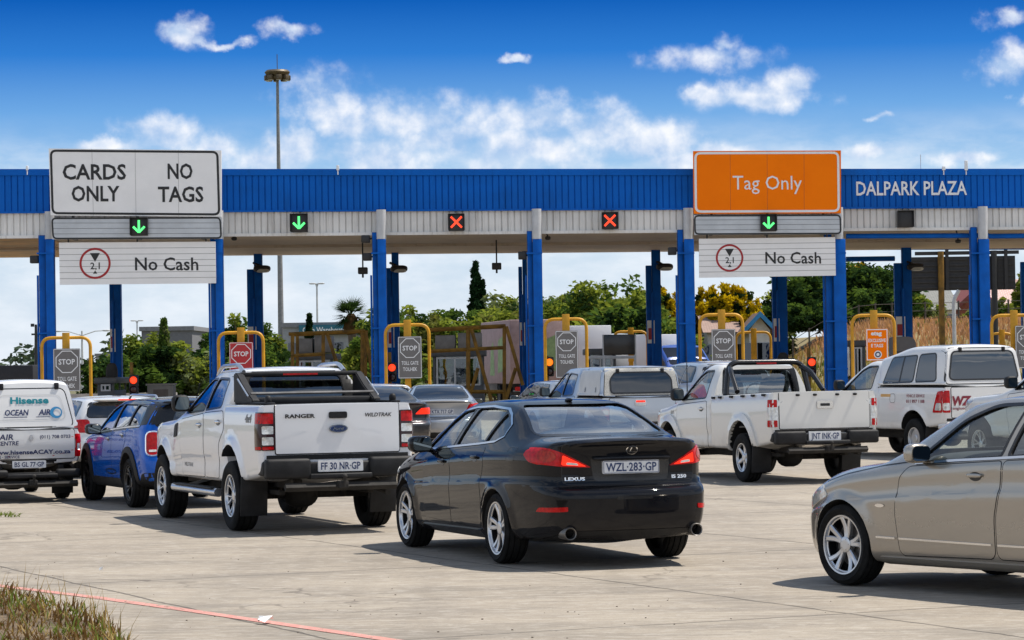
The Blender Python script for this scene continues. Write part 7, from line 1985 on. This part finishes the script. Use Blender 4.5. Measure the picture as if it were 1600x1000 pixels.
# ---- fence along the bank
root = thing('wire_fence', 'post and wire fence along the top of the grass bank', 'fence', (at(1300, 500, 171).x, 171, 3.6)); ox = root.location.x
m_post = mat('fence_post', (.06, .05, .04), .8)
xs = [at(q, 500, 171).x for q in range(1238, 1700, 26)]
for x in xs:
    bm = NB(); z0 = bank_z(x, 171) - 3.6; tube(bm, [(x - ox, 0, z0 - .2), (x - ox, 0, z0 + 1.5)], .06, 6); obj('fence_post', bm, m_post, root)
for h in (.5, .95, 1.4):
    bm = NB(); tube(bm, [(x - ox, -.06, bank_z(x, 171) - 3.6 + h) for x in xs], .018, 4); obj('fence_wire', bm, m_post, root)
# ---- houses
def tiled(name, c1, c2, sc):
    m, t, b = principled(name); tc = t.new('ShaderNodeTexCoord'); br = t.new('ShaderNodeTexBrick'); t.l.new(tc.outputs['UV'], br.inputs[0])
    br.inputs['Color1'].default_value = (*c1, 1); br.inputs['Color2'].default_value = (*[x * .82 for x in c1], 1); br.inputs['Mortar'].default_value = (*c2, 1); br.inputs['Scale'].default_value = sc; br.inputs['Mortar Size'].default_value = .03
    t.l.new(br.outputs[0], b.inputs[0]); b.inputs['Roughness'].default_value = .85; return m
def quad_uv(bm, pts, sc=1.0):
    f = bm.faces.new([bm.verts.new(p) for p in pts]); uvl = bm.loops.layers.uv.verify()
    a, b = Vector(pts[1]) - Vector(pts[0]), Vector(pts[-1]) - Vector(pts[0]); la, lb = a.length, b.length
    for l, q in zip(f.loops, ((0, 0), (la, 0), (la, lb), (0, lb))): l[uvl].uv = (q[0] * sc, q[1] * sc)
    return f
def house(x0, x1, yeave, yridge, Y, label, wall, roof, depth=9, gable=None, gz=0.0, name='house', trim=None, ridge=None):
    """ridge along x (gable=None) or gable end facing the plaza"""
    a, b = at(x0, yeave, Y), at(x1, yeave, Y); r_ = at((x0 + x1) / 2, yridge, Y + (depth / 2 if not gable else 0)).z - gz
    w = b.x - a.x; he = (a.z + b.z) / 2 - gz; root = thing(name, label, 'house', ((a.x + b.x) / 2, Y, gz)); hw = w / 2
    bm = NB(); box(bm, (-hw + .3, 0.3, -1), (hw - .3, depth - .3, he))
    if gable: prism(bm, [(-hw + .3, he - .01), (hw - .3, he - .01), (0, r_ - .25)], .3, depth - .3, 'y')
    obj('wall', bm, wall, root)
    bm = NB()
    if gable:
        for sg in (-1, 1):
            P = [(sg * (hw + .2), -.3, he - .15), (sg * (hw + .2), depth, he - .15), (0, depth, r_), (0, -.3, r_)]
            quad_uv(bm, P if sg > 0 else P, 1)
    else:
        quad_uv(bm, [(-hw, -.3, he), (hw, -.3, he), (hw, depth / 2, r_), (-hw, depth / 2, r_)]); quad_uv(bm, [(-hw, depth + .3, he), (hw, depth + .3, he), (hw, depth / 2, r_), (-hw, depth / 2, r_)])
        prism(bm, [(.3, he), (depth - .3, he), (depth / 2, r_ - .1)], -hw + .3, -hw + .4, 'x'); prism(bm, [(.3, he), (depth - .3, he), (depth / 2, r_ - .1)], hw - .4, hw - .3, 'x')
    obj('roof', bm, roof, root, flat=True)
    if gable:
        bm = NB()
        for sg in (-1, 1):
            d = Vector((sg * (hw + .25), 0, he - .15 - r_)); q = Vector((0, 0, -.32))
            A_ = [Vector((0, -.34, r_ + .06)), Vector((0, -.34, r_ + .06)) + d]; prism(bm, [(A_[0].x, A_[0].z), (A_[1].x, A_[1].z), (A_[1].x, A_[1].z - .34), (A_[0].x, A_[0].z - .34)], -.36, -.28, 'y')
        obj('bargeboard', bm, trim or m_lw, root)
    for i in (-1, 1):
        bm = NB(); box(bm, (i * hw * .5 - .6, .24, he * .35), (i * hw * .5 + .6, .32, he * .8)); f = obj('window', bm, M['gl_black'], root)
        bm = NB(); box(bm, (i * hw * .5 - .7, .22, he * .35 - .1), (i * hw * .5 + .7, .29, he * .35)); obj('window_sill', bm, m_lw, f)
    return root
w_white = mat('white_render', (.62, .62, .60), .8, var=.06); w_brick = mat('red_brick_wall', (.22, .075, .05), .85, var=.2, scale=3)
house(1163, 1212, 516, 488, 168, 'cottage with pale gable and blue bargeboards behind the plaza', w_white, tiled('brown_tiles', (.22, .13, .10), (.12, .07, .05), 1.6), depth=10, gable=True, trim=mat('sky_blue_paint', (.02, .20, .42), .5))
house(1098, 1168, 519, 493, 172, 'brown tiled wing of the cottage, ridge level with the plaza', w_white, tiled('pale_brown_tiles', (.36, .25, .21), (.2, .13, .1), 1.6), depth=9)
house(1440, 1500, 484, 451, 205, 'grey tiled house beyond the bank', w_white, tiled('grey_tiles', (.24, .24, .22), (.12, .12, .11), 1.4), gz=gz)
house(1480, 1575, 492, 449, 213, 'dark red roofed house beyond the bank, gable to the plaza', w_brick, tiled('red_tiles', (.26, .06, .05), (.14, .03, .03), 1.4), gable=True, gz=gz, trim=mat('dark_red_trim', (.16, .035, .03), .6))
house(1538, 1660, 486, 436, 225, 'pink tiled house at the right edge beyond the bank', w_white, tiled('pink_tiles', (.52, .30, .25), (.72, .62, .58), 1.4), gz=gz)
def block(x0, x1, yt, Y, depth, label, m, parts=(), name='building'):
    a, b = at(x0, yt, Y), at(x1, yt, Y); hw = (b.x - a.x) / 2; h = (a.z + b.z) / 2; root = thing(name, label, 'building', ((a.x + b.x) / 2, Y, 0))
    bm = NB(); box(bm, (-hw, 0, -.5), (hw, depth, h)); obj('wall', bm, m, root)
    bm = NB(); box(bm, (-hw - .2, -.2, h - .05), (hw + .2, depth + .2, h + .35)); obj('parapet', bm, mat('parapet', (.20, .20, .21), .7), root)
    for i in range(4):
        x = -hw + (i + .5) * hw / 2; bm = NB(); box(bm, (x - hw * .13, -.04, h * .45), (x + hw * .13, .02, h * .75)); obj('window', bm, M['gl_black'], root)
    return root, hw, h
m_bg = mat('grey_wall', (.16, .16, .17), .8, var=.1); m_bg2 = mat('light_grey_wall', (.30, .31, .33), .8, var=.08)
block(221, 300, 516, 262, 14, 'dark grey flat roofed building behind the left trees', m_bg); block(296, 345, 518, 275, 14, 'lighter flat roofed wing beside the dark grey building', m_bg2); 
block(150, 176, 556, 420, 10, 'small far grey building near the left horizon', m_bg2, name='far_building')
root, hw, h = block(442, 578, 510, 240, 20, 'grey warehouse with teal signboard right of the mast', m_bg2, name='warehouse')
a, b = at(467, 508, 239.5), at(546, 522, 239.5); x0 = root.location.x
bm = NB(); box(bm, (a.x - x0, -.6, b.z), (b.x - x0 + 1.2, -.3, a.z)); o = obj('signboard', bm, mat('teal_signboard', (.012, .13, .19), .5, var=.08), root)
bm = NB(); text_on(bm, 'Cash Warehouse', (a.z - b.z) * .55, ((a.x + b.x) / 2 - x0, -.61, b.z + (a.z - b.z) * .2), (1, 0, 0), (0, 0, 1), width=(b.x - a.x) * .85, bold=.02); obj('sign_lettering', bm, m_lw, o, flat=True)
# ---- mast, lamp posts
p = at(428, 124, 250); base = at(437, 560, 250); root = thing('high_mast_light', 'tall grey high mast with a ring of floodlights rising above the canopy', 'mast', (base.x + .15, 250, 0)); H = p.z
bm = NB(); lathe(bm, [(.29, 0), (.27, 4), (.12, H)], 14, 'z'); obj('mast_pole', bm, mat('galvanised_mast', (.22, .22, .215), .6, .2, var=.15), root)
m_bronze = mat('mast_head_metal', (.10, .075, .04), .5, .3)
bm = NB(); lathe(bm, [(.3, H + .1), (1.0, H + .38), (1.12, H + .62), (.95, H + .80), (.3, H + .85)], 20, 'z'); tube(bm, [(0, 0, H + .9), (0, 0, H + 2.2)], .035, 5); obj('head_ring', bm, m_bronze, root)
for i in range(8):
    a = i * math.pi / 4 + .2; q = Matrix.Rotation(a, 4, 'Z'); bm = NB(); box(bm, (.70, -.24, H - .12), (1.15, .24, H + .34), 0, .06, mtx=q); o = obj('floodlight', bm, m_bronze, root)
    bm = NB(); box(bm, (.74, -.2, H - .14), (1.10, .2, H - .118), mtx=q); obj('lamp_glass', bm, m_lens, o)
def lamp_post(px, ytop, Y, label, arms=1.2, head=True):
    p = at(px, ytop, Y); root = thing('lamp_post', label, 'lamp post', (p.x, Y, 0), 0, 'distant lamp posts')
    bm = NB(); lathe(bm, [(.16, 0), (.09, p.z)], 8, 'z'); obj('post', bm, m_greyp, root)
    for sg in (-1, 1):
        bm = NB(); tube(bm, [(0, 0, p.z - .5), (sg * arms * .6, 0, p.z - .05), (sg * arms, 0, p.z)], .06, 6); obj('arm', bm, m_greyp, root)
        bm = NB(); blob(bm, (sg * (arms + .25), 0, p.z), (.42, .16, .10), 0, 2.5); obj('lamp_head', bm, m_greyp, root, 60)
lamp_post(495, 443, 330, 'thin far twin lamp post right of the mast', .25); lamp_post(214, 501, 420, 'small far lamp post before the flat roofed building', .3); lamp_post(128, 517, 300, 'far curved twin arm lamp behind the leftmost hoop', 2.3)
p = at(56, 507, 320); root = thing('radio_mast', 'far slim mast left of the leftmost column', 'mast', (p.x, 320, 0)); bm = NB(); lathe(bm, [(.3, 0), (.14, p.z)], 8, 'z'); box(bm, (-.5, -.1, p.z - 1.2), (.5, .1, p.z - 1.0)); box(bm, (-.4, -.1, p.z - 3.4), (.5, .1, p.z - 3.2)); obj('pole', bm, m_house, root)
bm = NB(); box(bm, (-.55, -.2, p.z - .25), (-.2, .2, p.z + .1)); box(bm, (.2, -.2, p.z - .25), (.55, .2, p.z + .1)); obj('lamp_heads', bm, m_house, root)
# ---- big dark sign seen from behind, on posts, at right
Y = 140; a, b = at(1421, 402, Y), at(1587, 452, Y); root = thing('roadside_billboard', 'dark back of a large road sign on brown posts beyond the right columns', 'billboard', ((a.x + b.x) / 2, Y, 0)); x0 = root.location.x
m_back = mat('sign_back', (.030, .029, .030), .7, var=.15)
bm = NB(); box(bm, (a.x - x0, 0, b.z), (b.x - x0, .15, a.z)); 
for i in range(6): z = b.z + (a.z - b.z) * (i + .5) / 6; box(bm, (a.x - x0 + .05, -.06, z - .04), (b.x - x0 - .05, .01, z + .04))
obj('board', bm, m_back, root)
c = at(1430, 399, Y); d = at(1592, 391, Y); bm = NB(); box(bm, (c.x - x0, 0, c.z), (d.x - x0, .15, d.z)); obj('upper_board', bm, m_back, root)
for q, m in ((1470, m_yel2), (1553, m_house)):
    x = at(q, 450, Y).x - x0; bm = NB(); tube(bm, [(x, -.15, 0), (x, -.15, d.z)], .15, 10); obj('post', bm, m, root)
for q in (1480, 1520, 1572): x = at(q, 450, Y).x - x0; bm = NB(); box(bm, (x - .08, -.12, b.z), (x + .08, -.02, a.z + .4)); obj('stiffener', bm, m_back, root)
p = at(1490, 462, 132); root = thing('bent_pole', 'pale grey pole with bent head before the grass bank', 'pole', (p.x, 132, 0)); bm = NB(); tube(bm, arc_path([(0, 0, 0), (0, 0, p.z - .2), (.25, 0, p.z + .25)], .2), .09, 8); obj('pole', bm, m_greyp, root)
# ---- lorries beyond the plaza
def lorry(px, Y, yaw, label, cab, box_m, L=7.0, H=3.6, art=None, cabh=2.9, wd=1.2, grp='lorries beyond the plaza'):
    p = at(px, 570, Y); root = thing('lorry', label, 'lorry', (p.x, Y, 0), R(yaw + 90), grp)
    sk = Skin(W=[(0, wd * .98), (.1, wd), (1.5, wd), (1.95, wd * .92), (2.1, wd * .75)], zb=[(0, .75), (2.1, .6)], belt=[(0, 1.75), (2.1, 1.6)], top=[(0, cabh + .5), (.5, cabh + .55), (1.3, cabh), (1.65, cabh - .35), (1.95, 1.75), (2.1, 1.6)], we=[(0, wd * .92), (1.4, wd * .9), (2.1, wd * .7)], crown=.12, n=30)
    bm = sk.build(NB()); S_ = Surf(bm); obj('cab', bm, cab, root)
    lay_obj('side_window', S_, [(round_poly([(.45, 1.75), (1.45, 1.7), (1.25, 2.45), (.5, 2.5)], .08), None, 0)], 'L', M['gl_black'], root, .006, .2, mirror=True)
    lay_obj('windscreen', S_, [(round_poly(rect(-wd * .8, 1.75, wd * .8, 2.5), .1), None, 0)], 'F', M['gl_black'], root, .006, .2)
    bm = NB(); box(bm, (-L - .2, -wd, 1.05), (-.25, wd, H), 0, .04); o = obj('box_body', bm, box_m, root)
    if art:
        bm = NB()
        for q in art[1]:
            f = bm.faces.new([bm.verts.new((a_, wd + .006, b_)) for a_, b_ in q]); f.normal_update()
            if f.normal.y < 0: f.normal_flip()
        obj('side_graphic', bm, art[0], o, flat=True)
        bm = NB()
        for q in art[1]:
            f = bm.faces.new([bm.verts.new((-L - .206, (a_ + L * .5) * .34, b_)) for a_, b_ in q]); f.normal_update()
            if f.normal.x > 0: f.normal_flip()
        obj('rear_graphic', bm, art[0], o, flat=True)
    bm = NB(); box(bm, (-L - .1, -.45, .75), (1.4, .45, 1.04)); box(bm, (-L - .25, -wd, .55), (-L - .1, wd, .72)); obj('chassis', bm, M['under'], root)
    for sg in (1, -1): bm = NB(); box(bm, (-L - .26, sg * wd * .72 - .14, .75), (-L - .12, sg * wd * .72 + .14, .92)); obj('tail_light', bm, M['red'], root)
    tb = tyre_bm(.50, .30, .28); wo = None
    for x in (1.1, -L * .62, -L * .82):
        for sg in (1, -1):
            if wo is None: wo = obj('wheel', tb, M['rubber'], root, 30); ro = obj('rim', rim_bm('steel', .28, .3), [M['steel'], M['under'], M['steel']], wo, 35); w_ = wo
            else: w_ = link('wheel', wo.data, root); link('rim', ro.data, w_)
            w_.location = (x, sg * (wd - .16), .5); w_.rotation_euler = (0, 0, 0 if sg > 0 else math.pi)
    return root
w_lorry = paint('lorry_white', (.70, .71, .72), .0, .4, dirt=.3); b_lorry = paint('lorry_blue', (.01, .06, .30), .1, .3, dirt=.2); pinkm = mat('pink_curtain', (.34, .24, .23), .7, var=.12); greenm = mat('green_graphic', (.25, .36, .16), .7, var=.2)
art = (greenm, [[(-6.2, 1.6), (-4.6, 1.5), (-4.8, 2.9), (-6.0, 3.1)], [(-3.8, 1.4), (-2.6, 1.4), (-2.9, 2.6), (-3.5, 2.9)]])
lorry(792, 128, 10, 'pink sided lorry with green graphic behind the right steel frame', w_lorry, pinkm, 7.5, 3.75, art)
lorry(875, 134, 8, 'white lorry behind the hoop above the silver canopy pickup', w_lorry, w_lorry, 7, 3.55)
lorry(968, 150, 8, 'white lorry further right, mostly behind the black tilted panel', w_lorry, w_lorry, 7, 3.2)
lorry(1052, 126, -155, 'blue and white lorry facing the camera between the two columns left of the orange sign', b_lorry, w_lorry, 7, 3.1, cabh=2.1)
lorry(-42, 132, 78, 'dark sided lorry crossing at the left edge beyond the leftmost column', b_lorry, mat('dark_curtain', (.018, .018, .022), .7), 3.2, 2.2, cabh=1.5)
# ---- crash barrier and kerb beyond
root = thing('crash_barrier', 'low pale concrete barrier beyond the lanes at left', 'barrier', (at(20, 585, 122).x, 122, 0)); bm = NB(); prism(bm, [(-.3, 0), (.3, 0), (.12, .9), (-.12, .9)], -9, 7, 'x'); obj('barrier', bm, m_conc, root)
